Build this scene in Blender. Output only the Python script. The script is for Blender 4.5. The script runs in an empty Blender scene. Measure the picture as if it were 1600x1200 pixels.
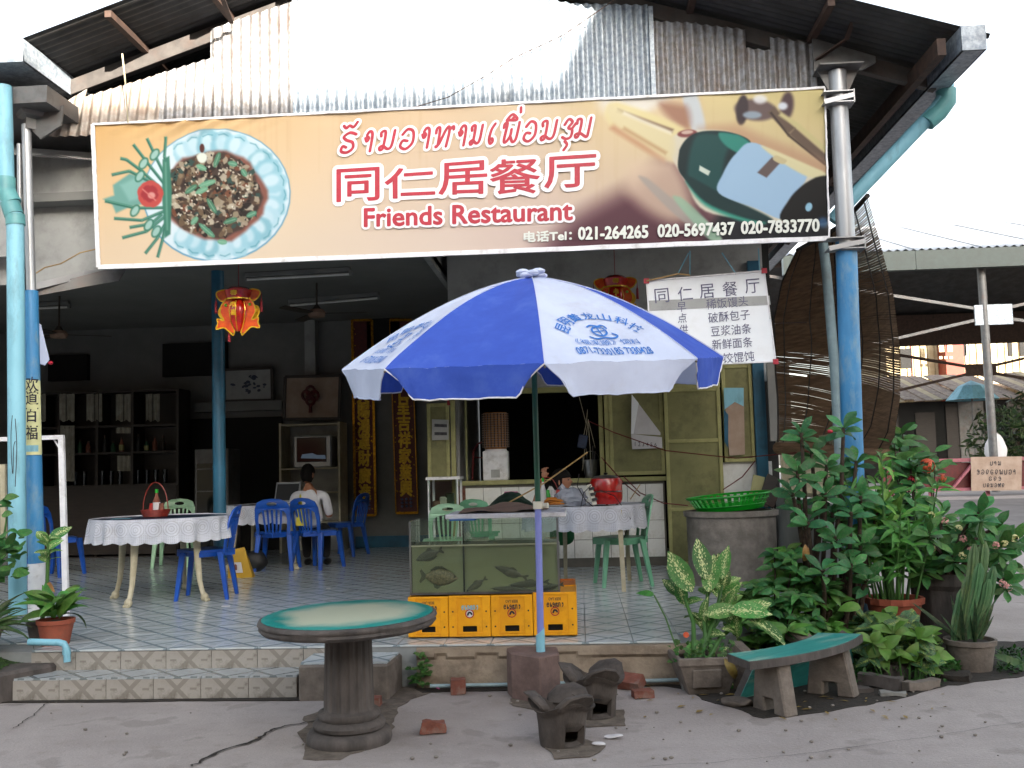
import bpy, bmesh, math, random
import numpy as np
from mathutils import Vector, Matrix, noise
from mathutils.geometry import tessellate_polygon
R_ = math.radians
random.seed(7)
sc = bpy.context.scene
col = sc.collection
# ---------------------------------------------------------------- camera
CAMZ = 1.36; FPX = 1550.0
camrot = Matrix.Rotation(R_(3.7), 3, 'Z') @ Matrix.Rotation(R_(90 + 4.9), 3, 'X') @ Matrix.Rotation(R_(-1.5), 3, 'Z')
cd = bpy.data.cameras.new('camera'); cam = bpy.data.objects.new('camera', cd); col.objects.link(cam)
cam.matrix_world = Matrix.Translation((0, 0, CAMZ)) @ camrot.to_4x4()
cd.sensor_width = 36.0; cd.lens = 36.0 * FPX / 1600.0; cd.clip_start = 0.05; cd.clip_end = 1500
sc.camera = cam
# ---------------------------------------------------------------- light
SUN_E, SUN_A = R_(11), R_(26)
sdir = Vector((math.sin(SUN_A) * math.cos(SUN_E), -math.cos(SUN_A) * math.cos(SUN_E), math.sin(SUN_E)))
w = bpy.data.worlds.new('World'); sc.world = w; w.use_nodes = True
nt = w.node_tree; bg = nt.nodes['Background']
sky = nt.nodes.new('ShaderNodeTexSky'); sky.sky_type = 'NISHITA'; sky.sun_disc = False
sky.sun_elevation = SUN_E; sky.sun_rotation = math.atan2(sdir.x, sdir.y)
sky.air_density = 1.0; sky.dust_density = 3.0; sky.ozone_density = 1.0
hs = nt.nodes.new('ShaderNodeHueSaturation'); hs.inputs['Saturation'].default_value = 0.42
nt.links.new(sky.outputs[0], hs.inputs['Color']); nt.links.new(hs.outputs[0], bg.inputs['Color'])
bg.inputs['Strength'].default_value = 0.15
sl = bpy.data.lights.new('sun', 'SUN'); sl.energy = 5.0; sl.angle = R_(0.5); sl.color = (1, 0.92, 0.80)
so = bpy.data.objects.new('sun', sl); col.objects.link(so); so.rotation_euler = sdir.to_track_quat('Z', 'Y').to_euler()
so.location = sdir * 60
sc.view_settings.view_transform = 'Standard'; sc.view_settings.look = 'None'
sc.view_settings.exposure = 2.5; sc.view_settings.gamma = 1; sc.view_settings.use_curve_mapping = False
sc.render.engine = 'CYCLES'
sc.cycles.use_denoising = True; sc.cycles.max_bounces = 8; sc.cycles.diffuse_bounces = 4
sc.cycles.transparent_max_bounces = 24; sc.cycles.caustics_reflective = False; sc.cycles.caustics_refractive = False
sc.cycles.sample_clamp_indirect = 4
# ---------------------------------------------------------------- placing helpers (measured from the photograph)
def ray(px, py): return camrot @ Vector(((px - 800) / FPX, (600 - py) / FPX, -1))
def P(px, py, Y):
    d = ray(px, py); return Vector((0, 0, CAMZ)) + d * (Y / d.y)
def G(px, py, z=0.0):
    d = ray(px, py); return Vector((0, 0, CAMZ)) + d * ((z - CAMZ) / d.z)
FL = 0.26                                   # height of the restaurant floor
# ---------------------------------------------------------------- mesh helper
def nrm(a): return a.normalized()
class M:
    def __init__(s): s.v = []; s.f = []
    def add(s, vs, fs):
        b = len(s.v); s.v += [tuple(p) for p in vs]; s.f += [tuple(b + i for i in f) for f in fs]; return s
    def box(s, c, d, rz=0, rot=None):
        c = Vector(c); h = Vector(d) / 2
        m = rot if rot is not None else Matrix.Rotation(rz, 3, 'Z')
        vs = [c + m @ Vector((x * h.x, y * h.y, z * h.z)) for x in (-1, 1) for y in (-1, 1) for z in (-1, 1)]
        return s.add(vs, [(0, 1, 3, 2), (4, 6, 7, 5), (0, 4, 5, 1), (2, 3, 7, 6), (0, 2, 6, 4), (1, 5, 7, 3)])
    def b2(s, a, b):
        a = Vector(a); b = Vector(b); return s.box((a + b) / 2, [abs(b[i] - a[i]) for i in range(3)])
    def bar(s, p0, p1, wd, th, up=(0, 0, 1)):
        p0 = Vector(p0); p1 = Vector(p1); d = nrm(p1 - p0); u = Vector(up)
        if abs(d.dot(u)) > .99: u = Vector((0, 1, 0))
        x = nrm(d.cross(u)); z = nrm(x.cross(d))
        return s.box((p0 + p1) / 2, (wd, (p1 - p0).length, th), rot=Matrix((x, d, z)).transposed())
    def tube(s, pts, r, n=8, cap=True, flat=1.0):
        pts = [Vector(p) for p in pts]; k = len(pts)
        rr = r if isinstance(r, (list, tuple)) else [r] * k
        t = [nrm(pts[min(i + 1, k - 1)] - pts[max(i - 1, 0)]) for i in range(k)]
        u = t[0].orthogonal().normalized(); vs = []
        for i in range(k):
            u = nrm(u - t[i] * u.dot(t[i])); w_ = t[i].cross(u)
            for j in range(n):
                a = 2 * math.pi * j / n
                vs.append(pts[i] + u * math.cos(a) * rr[i] + w_ * math.sin(a) * rr[i] * flat)
        fs = [(i * n + j, i * n + (j + 1) % n, (i + 1) * n + (j + 1) % n, (i + 1) * n + j) for i in range(k - 1) for j in range(n)]
        if cap: fs += [tuple(range(n))[::-1], tuple((k - 1) * n + j for j in range(n))]
        return s.add(vs, fs)
    def cyl(s, p0, p1, r0, r1=None, n=20): return s.tube([p0, p1], [r0, r0 if r1 is None else r1], n)
    def lathe(s, prof, c=(0, 0, 0), n=32, f=None, sx=1, sy=1):
        c = Vector(c); vs = []; k = len(prof)
        for (r, z) in prof:
            for j in range(n):
                a = 2 * math.pi * j / n; q = r if f is None else f(r, z, a)
                vs.append(c + Vector((math.cos(a) * q * sx, math.sin(a) * q * sy, z)))
        fs = [(i * n + j, i * n + (j + 1) % n, (i + 1) * n + (j + 1) % n, (i + 1) * n + j) for i in range(k - 1) for j in range(n)]
        return s.add(vs, fs)
    def grid(s, f, nu, nv, cl=False):
        vs = [f(i / nu, j / nv) for j in range(nv + 1) for i in range(nu + 1)]
        return s.add(vs, [(j * (nu + 1) + i, j * (nu + 1) + i + 1, (j + 1) * (nu + 1) + i + 1, (j + 1) * (nu + 1) + i) for j in range(nv) for i in range(nu)])
    def poly(s, pts): return s.add(pts, [tuple(range(len(pts)))])
    def plate(s, loops, th, mp=None):
        mp = mp or (lambda x, y, z: Vector((x, y, z)))
        L = [[Vector((p[0], p[1], 0)) for p in l] for l in loops]
        tr = tessellate_polygon(L); fl = [p for l in L for p in l]; n = len(fl)
        vs = [mp(p.x, p.y, 0) for p in fl] + [mp(p.x, p.y, th) for p in fl]
        fs = [tuple(t) for t in tr] + [tuple(n + i for i in t)[::-1] for t in tr]
        b = 0
        for l in L:
            k = len(l)
            fs += [(b + i, b + (i + 1) % k, n + b + (i + 1) % k, n + b + i) for i in range(k)]
            b += k
        return s.add(vs, fs)
    def sph(s, c, r, nu=16, nv=10, f=None):
        c = Vector(c); r = (r, r, r) if not hasattr(r, '__len__') else r
        def g(u, v):
            a = 2 * math.pi * u; b = math.pi * v; d = Vector((math.sin(b) * math.cos(a), math.sin(b) * math.sin(a), math.cos(b)))
            k = 1 if f is None else f(d)
            return c + Vector((d.x * r[0], d.y * r[1], d.z * r[2])) * k
        return s.grid(g, nu, nv)
    def mesh(s, name, mat=None, smooth=True, ang=35, bevel=0, seg=1, weld=True):
        me = bpy.data.meshes.new(name); me.from_pydata(s.v, [], s.f)
        bm = bmesh.new(); bm.from_mesh(me)
        if weld: bmesh.ops.remove_doubles(bm, verts=bm.verts, dist=1e-5)
        bmesh.ops.recalc_face_normals(bm, faces=bm.faces)
        if bevel:
            ed = [e for e in bm.edges if len(e.link_faces) == 2 and e.calc_face_angle(0) > R_(40)]
            bmesh.ops.bevel(bm, geom=ed, offset=bevel, segments=seg, affect='EDGES', profile=.6, clamp_overlap=True)
        bm.to_mesh(me); bm.free()
        if smooth:
            me.polygons.foreach_set('use_smooth', [True] * len(me.polygons)); me.set_sharp_from_angle(angle=R_(ang))
        if mat: me.materials.append(mat)
        return me
def link(name, me, parent=None, loc=None):
    o = bpy.data.objects.new(name, me); col.objects.link(o)
    if parent is not None: o.parent = parent
    if loc is not None: o.location = loc
    return o
def wl(o):                                   # sum of locations up the chain (nothing turned while building)
    v = Vector((0, 0, 0))
    while o is not None: v = v + o.location; o = o.parent
    return v
def put(name, m, mat, parent=None, label=None, **kw):
    """one mesh object; its vertices are given in world space, or in the space of an unturned parent at the origin"""
    if parent is not None:
        d = wl(parent); m.v = [(x - d.x, y - d.y, z - d.z) for (x, y, z) in m.v]
    o = link(name, m.mesh(name, mat, **kw), parent)
    if label: o['label'] = label
    return o
def tag(o, label=None, cat=None, group=None, kind=None):
    if label: o['label'] = label
    if cat: o['category'] = cat
    if group: o['group'] = group
    if kind: o['kind'] = kind
    return o
def thing(name, label, cat, loc=(0, 0, 0), group=None):
    o = bpy.data.objects.new(name, None); col.objects.link(o); o.location = loc; o.empty_display_size = .1
    return tag(o, label, cat, group)
def single(name, m, mat, label, cat, group=None, base=None, **kw):
    """a thing that is one mesh; its origin goes to the middle of its base"""
    a = np.array(m.v); c = base if base is not None else ((a[:, 0].min() + a[:, 0].max()) / 2, (a[:, 1].min() + a[:, 1].max()) / 2, a[:, 2].min())
    m.v = [(x - c[0], y - c[1], z - c[2]) for (x, y, z) in m.v]
    o = link(name, m.mesh(name, mat, **kw)); o.location = c
    return tag(o, label, cat, group)
def struct(name, m, mat, kind='structure', **kw):
    o = link(name, m.mesh(name, mat, **kw)); o['kind'] = kind; return o
def dup(o, parent=None, keep=True):
    c = o.copy(); col.objects.link(c)
    if parent is not None: c.parent = parent
    for ch in list(o.children): dup(ch, c)
    return c
def copy_to(o, loc, rz=0, label=None, sc_=None):
    c = dup(o); c.location = loc; c.rotation_euler = (0, 0, rz)
    if label: c['label'] = label
    if sc_: c.scale = (sc_,) * 3
    return c
def rough(m, amp, fr=6, seed=0):
    m.v = [tuple(Vector(p) + noise.noise_vector(Vector(p) * fr + Vector((seed, seed * 2, 0))) * amp) for p in m.v]; return m
# ---------------------------------------------------------------- materials
def lin(c):
    if isinstance(c, str):
        c = [int(c[i:i + 2], 16) / 255 for i in (0, 2, 4)]
        c = [x / 12.92 if x <= .04045 else ((x + .055) / 1.055) ** 2.4 for x in c]
    return (*c[:3], 1)
def mat(name, c, rough_=.6, metal=0, c2=None, var=.18, scale=6, bump=.0, bscale=60, dirt=None, damt=.0, dscale=2.5, spec=.5, obj_var=0, stretch=None, coat=0):
    m = bpy.data.materials.new(name); m.use_nodes = True; n = m.node_tree.nodes; l = m.node_tree.links
    b = n['Principled BSDF']; b.inputs['Roughness'].default_value = rough_; b.inputs['Metallic'].default_value = metal
    b.inputs['Specular IOR Level'].default_value = spec
    if coat: b.inputs['Coat Weight'].default_value = coat; b.inputs['Coat Roughness'].default_value = .15
    tc = n.new('ShaderNodeTexCoord'); mp = n.new('ShaderNodeMapping'); l.new(tc.outputs['Object'], mp.inputs[0])
    if stretch: mp.inputs['Scale'].default_value = stretch
    a = lin(c); q = lin(c2) if c2 else tuple([x * (1 - var) for x in a[:3]] + [1])
    nz = n.new('ShaderNodeTexNoise'); nz.inputs['Scale'].default_value = scale; nz.inputs['Detail'].default_value = 6; nz.inputs['Roughness'].default_value = .65
    l.new(mp.outputs[0], nz.inputs['Vector'])
    rp = n.new('ShaderNodeValToRGB'); rp.color_ramp.elements[0].position = .38; rp.color_ramp.elements[1].position = .64
    rp.color_ramp.elements[0].color = q; rp.color_ramp.elements[1].color = a
    l.new(nz.outputs['Fac'], rp.inputs[0]); out = rp.outputs[0]
    if damt:
        n2 = n.new('ShaderNodeTexNoise'); n2.inputs['Scale'].default_value = dscale; n2.inputs['Detail'].default_value = 8; n2.inputs['Roughness'].default_value = .7
        l.new(mp.outputs[0], n2.inputs['Vector'])
        r2 = n.new('ShaderNodeValToRGB'); r2.color_ramp.elements[0].position = .5; r2.color_ramp.elements[1].position = .68
        l.new(n2.outputs['Fac'], r2.inputs[0])
        mm = n.new('ShaderNodeMath'); mm.operation = 'MULTIPLY'; mm.inputs[1].default_value = damt; l.new(r2.outputs[0], mm.inputs[0])
        mx = n.new('ShaderNodeMix'); mx.data_type = 'RGBA'; l.new(mm.outputs[0], mx.inputs[0]); l.new(out, mx.inputs[6]); mx.inputs[7].default_value = lin(dirt or '3a342c'); out = mx.outputs[2]
    if obj_var:
        oi = n.new('ShaderNodeObjectInfo'); h = n.new('ShaderNodeHueSaturation'); mr = n.new('ShaderNodeMapRange')
        mr.inputs[3].default_value = 1 - obj_var; mr.inputs[4].default_value = 1 + obj_var
        l.new(oi.outputs['Random'], mr.inputs[0]); l.new(mr.outputs[0], h.inputs['Value'])
        if obj_var > .2:
            m3 = n.new('ShaderNodeMath'); m3.operation = 'MULTIPLY'; m3.inputs[1].default_value = 7.31; m4 = n.new('ShaderNodeMath'); m4.operation = 'FRACT'; r3 = n.new('ShaderNodeMapRange'); r3.inputs[3].default_value = .462; r3.inputs[4].default_value = .515
            l.new(oi.outputs['Random'], m3.inputs[0]); l.new(m3.outputs[0], m4.inputs[0]); l.new(m4.outputs[0], r3.inputs[0]); l.new(r3.outputs[0], h.inputs['Hue'])
        h.inputs['Saturation'].default_value = .92; l.new(out, h.inputs['Color']); out = h.outputs[0]
        m['hs'] = 1
    l.new(out, b.inputs['Base Color'])
    if bump:
        n3 = n.new('ShaderNodeTexNoise'); n3.inputs['Scale'].default_value = bscale; n3.inputs['Detail'].default_value = 5; l.new(mp.outputs[0], n3.inputs['Vector'])
        bp = n.new('ShaderNodeBump'); bp.inputs['Strength'].default_value = bump; bp.inputs['Distance'].default_value = .01
        l.new(n3.outputs['Fac'], bp.inputs['Height']); l.new(bp.outputs[0], b.inputs['Normal'])
    return m
def leafmat(name, c, c2, spots=None, rough_=.5, edge=None, trans=.25):
    """leaf: tone differs from leaf to leaf; spots = pale flecks along the middle"""
    m = mat(name, c, rough_, c2=c2, scale=5, obj_var=.42, spec=.35, dirt='8a8c5a', damt=.35, dscale=7)
    n = m.node_tree.nodes; l = m.node_tree.links; b = n['Principled BSDF']
    src = b.inputs['Base Color'].links[0].from_socket
    if spots:
        tc = n.new('ShaderNodeTexCoord'); v = n.new('ShaderNodeTexNoise'); v.inputs['Scale'].default_value = 16; v.inputs['Detail'].default_value = 3
        mp = n.new('ShaderNodeMapping'); mp.inputs['Scale'].default_value = (1, 2.2, 1); l.new(tc.outputs['Object'], mp.inputs[0]); l.new(mp.outputs[0], v.inputs['Vector'])
        sp = n.new('ShaderNodeSeparateXYZ'); l.new(tc.outputs['Object'], sp.inputs[0])
        ab = n.new('ShaderNodeMath'); ab.operation = 'ABSOLUTE'; l.new(sp.outputs['Y'], ab.inputs[0])
        r1 = n.new('ShaderNodeMapRange'); r1.inputs[1].default_value = .0; r1.inputs[2].default_value = .2; r1.inputs[3].default_value = .08; r1.inputs[4].default_value = -.12; l.new(ab.outputs[0], r1.inputs[0])
        ad = n.new('ShaderNodeMath'); ad.operation = 'ADD'; l.new(v.outputs['Fac'], ad.inputs[0]); l.new(r1.outputs[0], ad.inputs[1])
        rp = n.new('ShaderNodeValToRGB'); rp.color_ramp.elements[0].position = .57; rp.color_ramp.elements[1].position = .60; l.new(ad.outputs[0], rp.inputs[0])
        mx = n.new('ShaderNodeMix'); mx.data_type = 'RGBA'; l.new(rp.outputs[0], mx.inputs[0]); l.new(src, mx.inputs[6]); mx.inputs[7].default_value = lin(spots); l.new(mx.outputs[2], b.inputs['Base Color']); src = mx.outputs[2]
    tr = n.new('ShaderNodeBsdfTranslucent'); l.new(src, tr.inputs['Color']); ms = n.new('ShaderNodeMixShader'); ms.inputs[0].default_value = trans
    l.new(b.outputs[0], ms.inputs[1]); l.new(tr.outputs[0], ms.inputs[2]); l.new(ms.outputs[0], n['Material Output'].inputs[0])
    return m
def clear(name, tint, fres=.12, rough_=.03, alpha=0.0, body='ffffff'):
    """thin clear sheet: tinted see-through, a mirror share that grows at grazing angles, alpha = milky share"""
    m = bpy.data.materials.new(name); m.use_nodes = True; n = m.node_tree.nodes; l = m.node_tree.links; n.clear()
    o = n.new('ShaderNodeOutputMaterial'); t = n.new('ShaderNodeBsdfTransparent'); t.inputs[0].default_value = lin(tint)
    g = n.new('ShaderNodeBsdfGlossy'); g.inputs['Roughness'].default_value = rough_; d = n.new('ShaderNodeBsdfDiffuse'); d.inputs[0].default_value = lin(body)
    m1 = n.new('ShaderNodeMixShader'); m1.inputs[0].default_value = alpha; l.new(t.outputs[0], m1.inputs[1]); l.new(d.outputs[0], m1.inputs[2])
    lw = n.new('ShaderNodeLayerWeight'); lw.inputs[0].default_value = fres; m2 = n.new('ShaderNodeMixShader')
    l.new(lw.outputs['Fresnel'], m2.inputs[0]); l.new(m1.outputs[0], m2.inputs[1]); l.new(g.outputs[0], m2.inputs[2]); l.new(m2.outputs[0], o.inputs[0])
    return m
def emis(name, c, s):
    m = bpy.data.materials.new(name); m.use_nodes = True; b = m.node_tree.nodes['Principled BSDF']
    b.inputs['Base Color'].default_value = (0, 0, 0, 1); b.inputs['Emission Color'].default_value = lin(c); b.inputs['Emission Strength'].default_value = s; return m
def vcmat(name, rough_=.45):
    m = bpy.data.materials.new(name); m.use_nodes = True; n = m.node_tree.nodes; b = n['Principled BSDF']; a = n.new('ShaderNodeVertexColor'); a.layer_name = 'print'
    m.node_tree.links.new(a.outputs[0], b.inputs['Base Color']); b.inputs['Roughness'].default_value = rough_; b.inputs['Specular IOR Level'].default_value = .15; return m
K = {}
def groundmat():
    m = mat('concrete_ground', '9c9490', .9, c2='8d8581', scale=1.3, bump=.5, bscale=55, dirt='7a726d', damt=.5, dscale=.8); n = m.node_tree.nodes; l = m.node_tree.links; b = n['Principled BSDF']; src = b.inputs['Base Color'].links[0].from_socket
    tc = n.new('ShaderNodeTexCoord')
    for sc2, lo, hi, c_, f_ in ((140, .60, .68, '4d4843', .55), (60, .64, .70, 'b5aca4', .5), (9, .58, .75, '7c736b', .5), (2.6, .62, .66, '5c5650', .35), (300, .6, .7, 'b8b0a8', .4)):
        z = n.new('ShaderNodeTexNoise'); z.inputs['Scale'].default_value = sc2; z.inputs['Detail'].default_value = 4; l.new(tc.outputs['Object'], z.inputs['Vector']); r = n.new('ShaderNodeMapRange'); r.inputs[1].default_value = lo; r.inputs[2].default_value = hi; r.inputs[4].default_value = f_; l.new(z.outputs['Fac'], r.inputs[0])
        x = n.new('ShaderNodeMix'); x.data_type = 'RGBA'; l.new(r.outputs[0], x.inputs[0]); l.new(src, x.inputs[6]); x.inputs[7].default_value = lin(c_); src = x.outputs[2]
    l.new(src, b.inputs['Base Color']); return m
def mt(name, *a, **k): K[name] = mat(name, *a, **k); return K[name]
mt('pipe_grey', '8fa5aa', .5, c2='7f959a', scale=8, dirt='6a6a64', damt=.6)
mt('concrete_ground', '8f8580', .85, c2='80766f', scale=3, bump=.45, bscale=70, dirt='68625d', damt=.5, dscale=1.1)
mt('concrete', '7a7067', .85, c2='5e564e', scale=7, bump=.5, bscale=40, dirt='3b352e', damt=.6, dscale=3)
mt('concrete_dark', '57504c', .8, c2='3e3936', scale=8, bump=.4, bscale=50, dirt='22201e', damt=.6, dscale=3, stretch=(1, 1, .35))
mt('concrete_pink', '75605a', .8, c2='5c4a45', scale=6, bump=.3, bscale=60, dirt='37302b', damt=.5)
mt('concrete_pale', '8d867e', .85, c2='746d66', scale=9, bump=.4, bscale=50, dirt='4a443d', damt=.5)
mt('rafter_dark', '4d4946', .6, c2='3d3937', scale=9, dirt='5a4034', damt=.4)
mt('grout_pale', '8a8e8e', .9)
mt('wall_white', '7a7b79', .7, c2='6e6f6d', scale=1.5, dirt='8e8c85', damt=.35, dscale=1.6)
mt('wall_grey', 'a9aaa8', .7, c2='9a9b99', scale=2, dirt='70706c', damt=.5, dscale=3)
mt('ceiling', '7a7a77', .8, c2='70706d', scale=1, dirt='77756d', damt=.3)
mt('wall_tile', 'e4e4e0', .22, c2='dadad6', scale=9, dirt='a39a86', damt=.4, dscale=6, obj_var=.04)
mt('grout', '6a665f', .9)
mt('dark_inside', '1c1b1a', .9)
mt('wood_dark', '2a201a', .5, c2='1d1612', scale=5, stretch=(1, 1, 6))
mt('galv', 'adb6be', .42, metal=.25, c2='7d8894', scale=28, dirt='6f6a62', damt=.25, dscale=3, bump=.08, bscale=90)
mt('galv_rust', 'a8a29b', .55, metal=.15, c2='8a7a6e', scale=9, dirt='6d5343', damt=.5, dscale=4)
mt('galv_weathered', '94969a', .5, metal=.25, c2='746f6c', scale=22, dirt='6b5243', damt=.55, dscale=3.5)
mt('roof_sheet', '4a4a4a', .6, metal=.2, c2='363635', scale=4, dirt='3a2c24', damt=.4)
mt('steel_grey', '6e6f70', .5, metal=.4, c2='5c5b5a', scale=10, dirt='5b3a26', damt=.5, dscale=5)
mt('steel_rust', '4c382e', .75, c2='352822', scale=12, dirt='2c1d16', damt=.4)
mt('silver_paint', 'b4b6b8', .38, metal=.5, c2='9c9ea1', scale=8, dirt='6d6660', damt=.4, dscale=4, stretch=(1, 1, .3))
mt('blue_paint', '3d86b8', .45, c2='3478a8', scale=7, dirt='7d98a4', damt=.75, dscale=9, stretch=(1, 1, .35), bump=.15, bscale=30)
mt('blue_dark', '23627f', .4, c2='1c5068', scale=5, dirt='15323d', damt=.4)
mt('pipe_pale', '84bccd', .5, c2='76aec0', scale=5, dirt='5a7f8a', damt=.7, dscale=8, stretch=(1, 1, .3))
mt('pipe_joint', '5c9a9c', .45, c2='4f8a8e', scale=8)
mt('white_paint', 'e6e6e8', .4, c2='d6d6da', scale=10, dirt='8a8178', damt=.5, dscale=8)
mt('cream_leg', 'b9b198', .45, c2='a59c82', scale=9, dirt='7d7460', damt=.4)
mt('olive', 'a19e68', .5, c2='918f5c', scale=4, dirt='5e5a3a', damt=.5, dscale=5)
mt('olive_dark', '7f7d50', .55, c2='717046', scale=4, dirt='44422b', damt=.5, dscale=5)
mt('teal', '2f9189', .38, c2='187b74', scale=7, dirt='6f8f86', damt=.4, dscale=7, bump=.1)
mt('blue_plastic', '1450b0', .32, c2='10459c', scale=6, dirt='3a5f9c', damt=.25, dscale=8)
mt('green_plastic', '7ab795', .35, c2='6aa987', scale=6, dirt='4d7862', damt=.3)
mt('mint_plastic', '9fc6a6', .35, c2='90b898', scale=6)
mt('crate_yellow', 'e8a40c', .4, c2='dd9606', scale=5, dirt='a86a10', damt=.45, dscale=9)
mt('crate_orange', 'd07410', .45, c2='bd6408', scale=5, dirt='8a4a10', damt=.4)
mt('black', '0d0d0e', .5); mt('black_rubber', '1a1a1b', .6)
mt('ink_blue', '2a6fc0', .7); mt('ink_dark', '2b2c36', .8); mt('ink_violet', '4a4866', .8, c2='6a6a84', scale=30)
mt('print_red', 'ac1c34', .5, c2='a0162c', scale=30); mt('print_white', 'e6e4e8', .45, var=.04)
mt('print_grey', 'd5d8d0', .45, var=.04)
mt('cloth_blue', '3a5cc4', .8, c2='3352b6', scale=3, dirt='5a73bc', damt=.45, dscale=3, bump=.08, bscale=200)
mt('cloth_white', 'cfd8ee', .8, c2='c4cde4', scale=3, dirt='a49d98', damt=.28, dscale=2.5, bump=.08, bscale=200)
mt('green_pole', '12503c', .35); mt('lavender_pole', '7c84c4', .4, c2='6f77b8', dirt='585c88', damt=.3)
mt('ivory', 'd8d4c4', .5)
mt('red_enamel', 'a81410', .28, c2='92100c', scale=5, coat=.4)
mt('steel', '9a9a9a', .28, metal=.9); mt('bamboo', 'a5895a', .6, c2='8a6f45', scale=10)
mt('wicker', 'a06a30', .6, c2='7a4c20', scale=20); mt('wicker_red', '8a2a1c', .5, c2='6a1f16', scale=20)
mt('skin', '9a6a50', .55, var=.1); mt('hair', '0c0908', .8, spec=.2)
mt('shirt_white', 'c9cbd2', .8, c2='bcbec6', scale=4); mt('shirt_yellow', 'c6b93a', .8); mt('trousers', '17161a', .8)
mt('shirt_green', '1c6a3a', .8)
mt('paper', 'c9c7c8', .7, c2='bcbabc', scale=5); mt('paper_brown', 'a89484', .8, c2='96806f', scale=4)
mt('board', 'eef1f4', .55, c2='e6eaee', scale=3, dirt='c4c6c2', damt=.4, dscale=3)
mt('terracotta', '9a4f38', .8, c2='834230', scale=6, dirt='5f4a3c', damt=.5, dscale=5, bump=.2)
mt('brick', '80493a', .9, c2='6a4034', scale=14, dirt='7d756c', damt=.85, dscale=8, bump=.5)
mt('stone', '8b8a85', .85, c2='74736e', scale=7, dirt='5c5a50', damt=.4, bump=.5)
mt('clay', '544c46', .9, c2='3a3430', scale=8, dirt='26221f', damt=.65, dscale=5, bump=.4, stretch=(1, 1, .5))
mt('soil', '2c251d', .95, c2='1c1813', scale=20, bump=.8, bscale=60)
mt('moss', '2f4a1c', .95, c2='1e3212', scale=30, bump=.8, bscale=120)
mt('silvery_soil', '6a6056', .95, c2='50473e', scale=14, bump=.6)
mt('stem_brown', '4a3a2e', .85, c2='2f251d', scale=30, bump=.6); K['concrete_ground'] = groundmat()
mt('stem_green', '3f6a2c', .6, c2='31561f')
mt('blind', '8f6d4e', .7, c2='6f5238', scale=5, stretch=(1, 1, 8), obj_var=.1)
mt('hall_roof', 'a9adb2', .45, metal=.3, c2='9da1a6', scale=2, dirt='8a8278', damt=.3)
mt('hall_gutter', '2c3d3b', .5, c2='253432'); mt('house_wall', 'b3a283', .8, c2='a3916f', scale=3)
mt('house_red', '7a2d1a', .7, c2='682414'); mt('pink_rail', 'a2606a', .6, c2='8a4c55')
mt('rust_roof', '9a8a78', .7, c2='6e5442', scale=9, dirt='4a3426', damt=.6)
mt('gold', 'c8921c', .3, metal=.8, c2='8a5a0c', scale=40); mt('scroll_red', '5a0d0c', .5, c2='480808', scale=20)
mt('gold_print', 'c9a52a', .35, metal=.5, c2='a5801c', scale=30)
mt('lantern_red', 'c81808', .25, c2='a01006', scale=12, coat=.5); mt('lantern_orange', 'e05a08', .25, c2='c83a06', scale=14, coat=.5)
mt('lantern_gold', 'e8c020', .25, metal=.3, c2='d09810', scale=20, coat=.4); mt('lantern_green', '7ac020', .3)
mt('tassel', '8a1420', .7)
mt('table_blue', '1f3350', .3, c2='152238', scale=14); mt('bag_yellow', 'b8900c', .5)
mt('basin_green', '18a028', .35, c2='129020', scale=4)
mt('fish_grey', '5d5a48', .4, c2='3f3d30', scale=25); mt('fish_dark', '3a3a2e', .35, c2='4d4b3a', scale=12)
mt('fish_tan', '8a7a5c', .4, c2='5f5540', scale=60)
mt('algae', '9ea45c', .8, c2='8a9050', scale=3, dirt='6d7440', damt=.35, dscale=3)
mt('cardboard', '8a7060', .8, c2='7a6252'); mt('fried', 'c07a1c', .6, c2='a05c10', scale=20); mt('plate_white', 'd8d8d4', .2)
mt('banana_leaf', '17482c', .5, c2='0f3820', scale=8); mt('frame_grey', '8f9092', .4, metal=.3)
mt('curtain', 'a09c90', .8, c2='878378', scale=9); mt('fan_brown', '3a3128', .5)
mt('petal_pink', 'd8a8a0', .6, c2='c88a84'); mt('petal_cream', 'd8cf9a', .6, c2='b8b878'); mt('petal_orange', 'c85a2c', .6, c2='b04020')
mt('asphalt_far', '6f6a68', .9, c2='5f5a58', scale=2, dirt='4f4b48', damt=.4)
mt('cable_red', '6a1a1c', .5); mt('pink_lid', 'c05a90', .4); mt('sack', '5f5750', .9, c2='4a433d', scale=10)
LF = dict(dief=leafmat('leaf_dieffenbachia', '468c38', '2f6f28', spots='c8cf92'), broad=leafmat('leaf_broad', '44882a', '2f6a1e'),
          milii=leafmat('leaf_rosette', '357d45', '276538'), bush=leafmat('leaf_bush', '2f7a38', '225f2b'),
          bamboo=leafmat('leaf_bamboo', '559a32', '3d7c26'), ixora=leafmat('leaf_ixora', '357a32', '256026'),
          ade=leafmat('leaf_adenium', '3a8238', '2c6a2c'), croton=leafmat('leaf_croton', '3a6a42', '22452a', spots='94a350'),
          snake=leafmat('leaf_snake', '31522e', '1d3a20'), weed=leafmat('leaf_weed', '2c6a1c', '1c4a14'), cactus=leafmat('cactus_skin', '4d7548', '3a5e38', trans=.02),
          grass=leafmat('leaf_strap', '3c5f28', '2a4a1c'), dry=leafmat('leaf_dry', 'a88a3a', '806020'), far=leafmat('leaf_far', '24401c', '162a12'))
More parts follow.
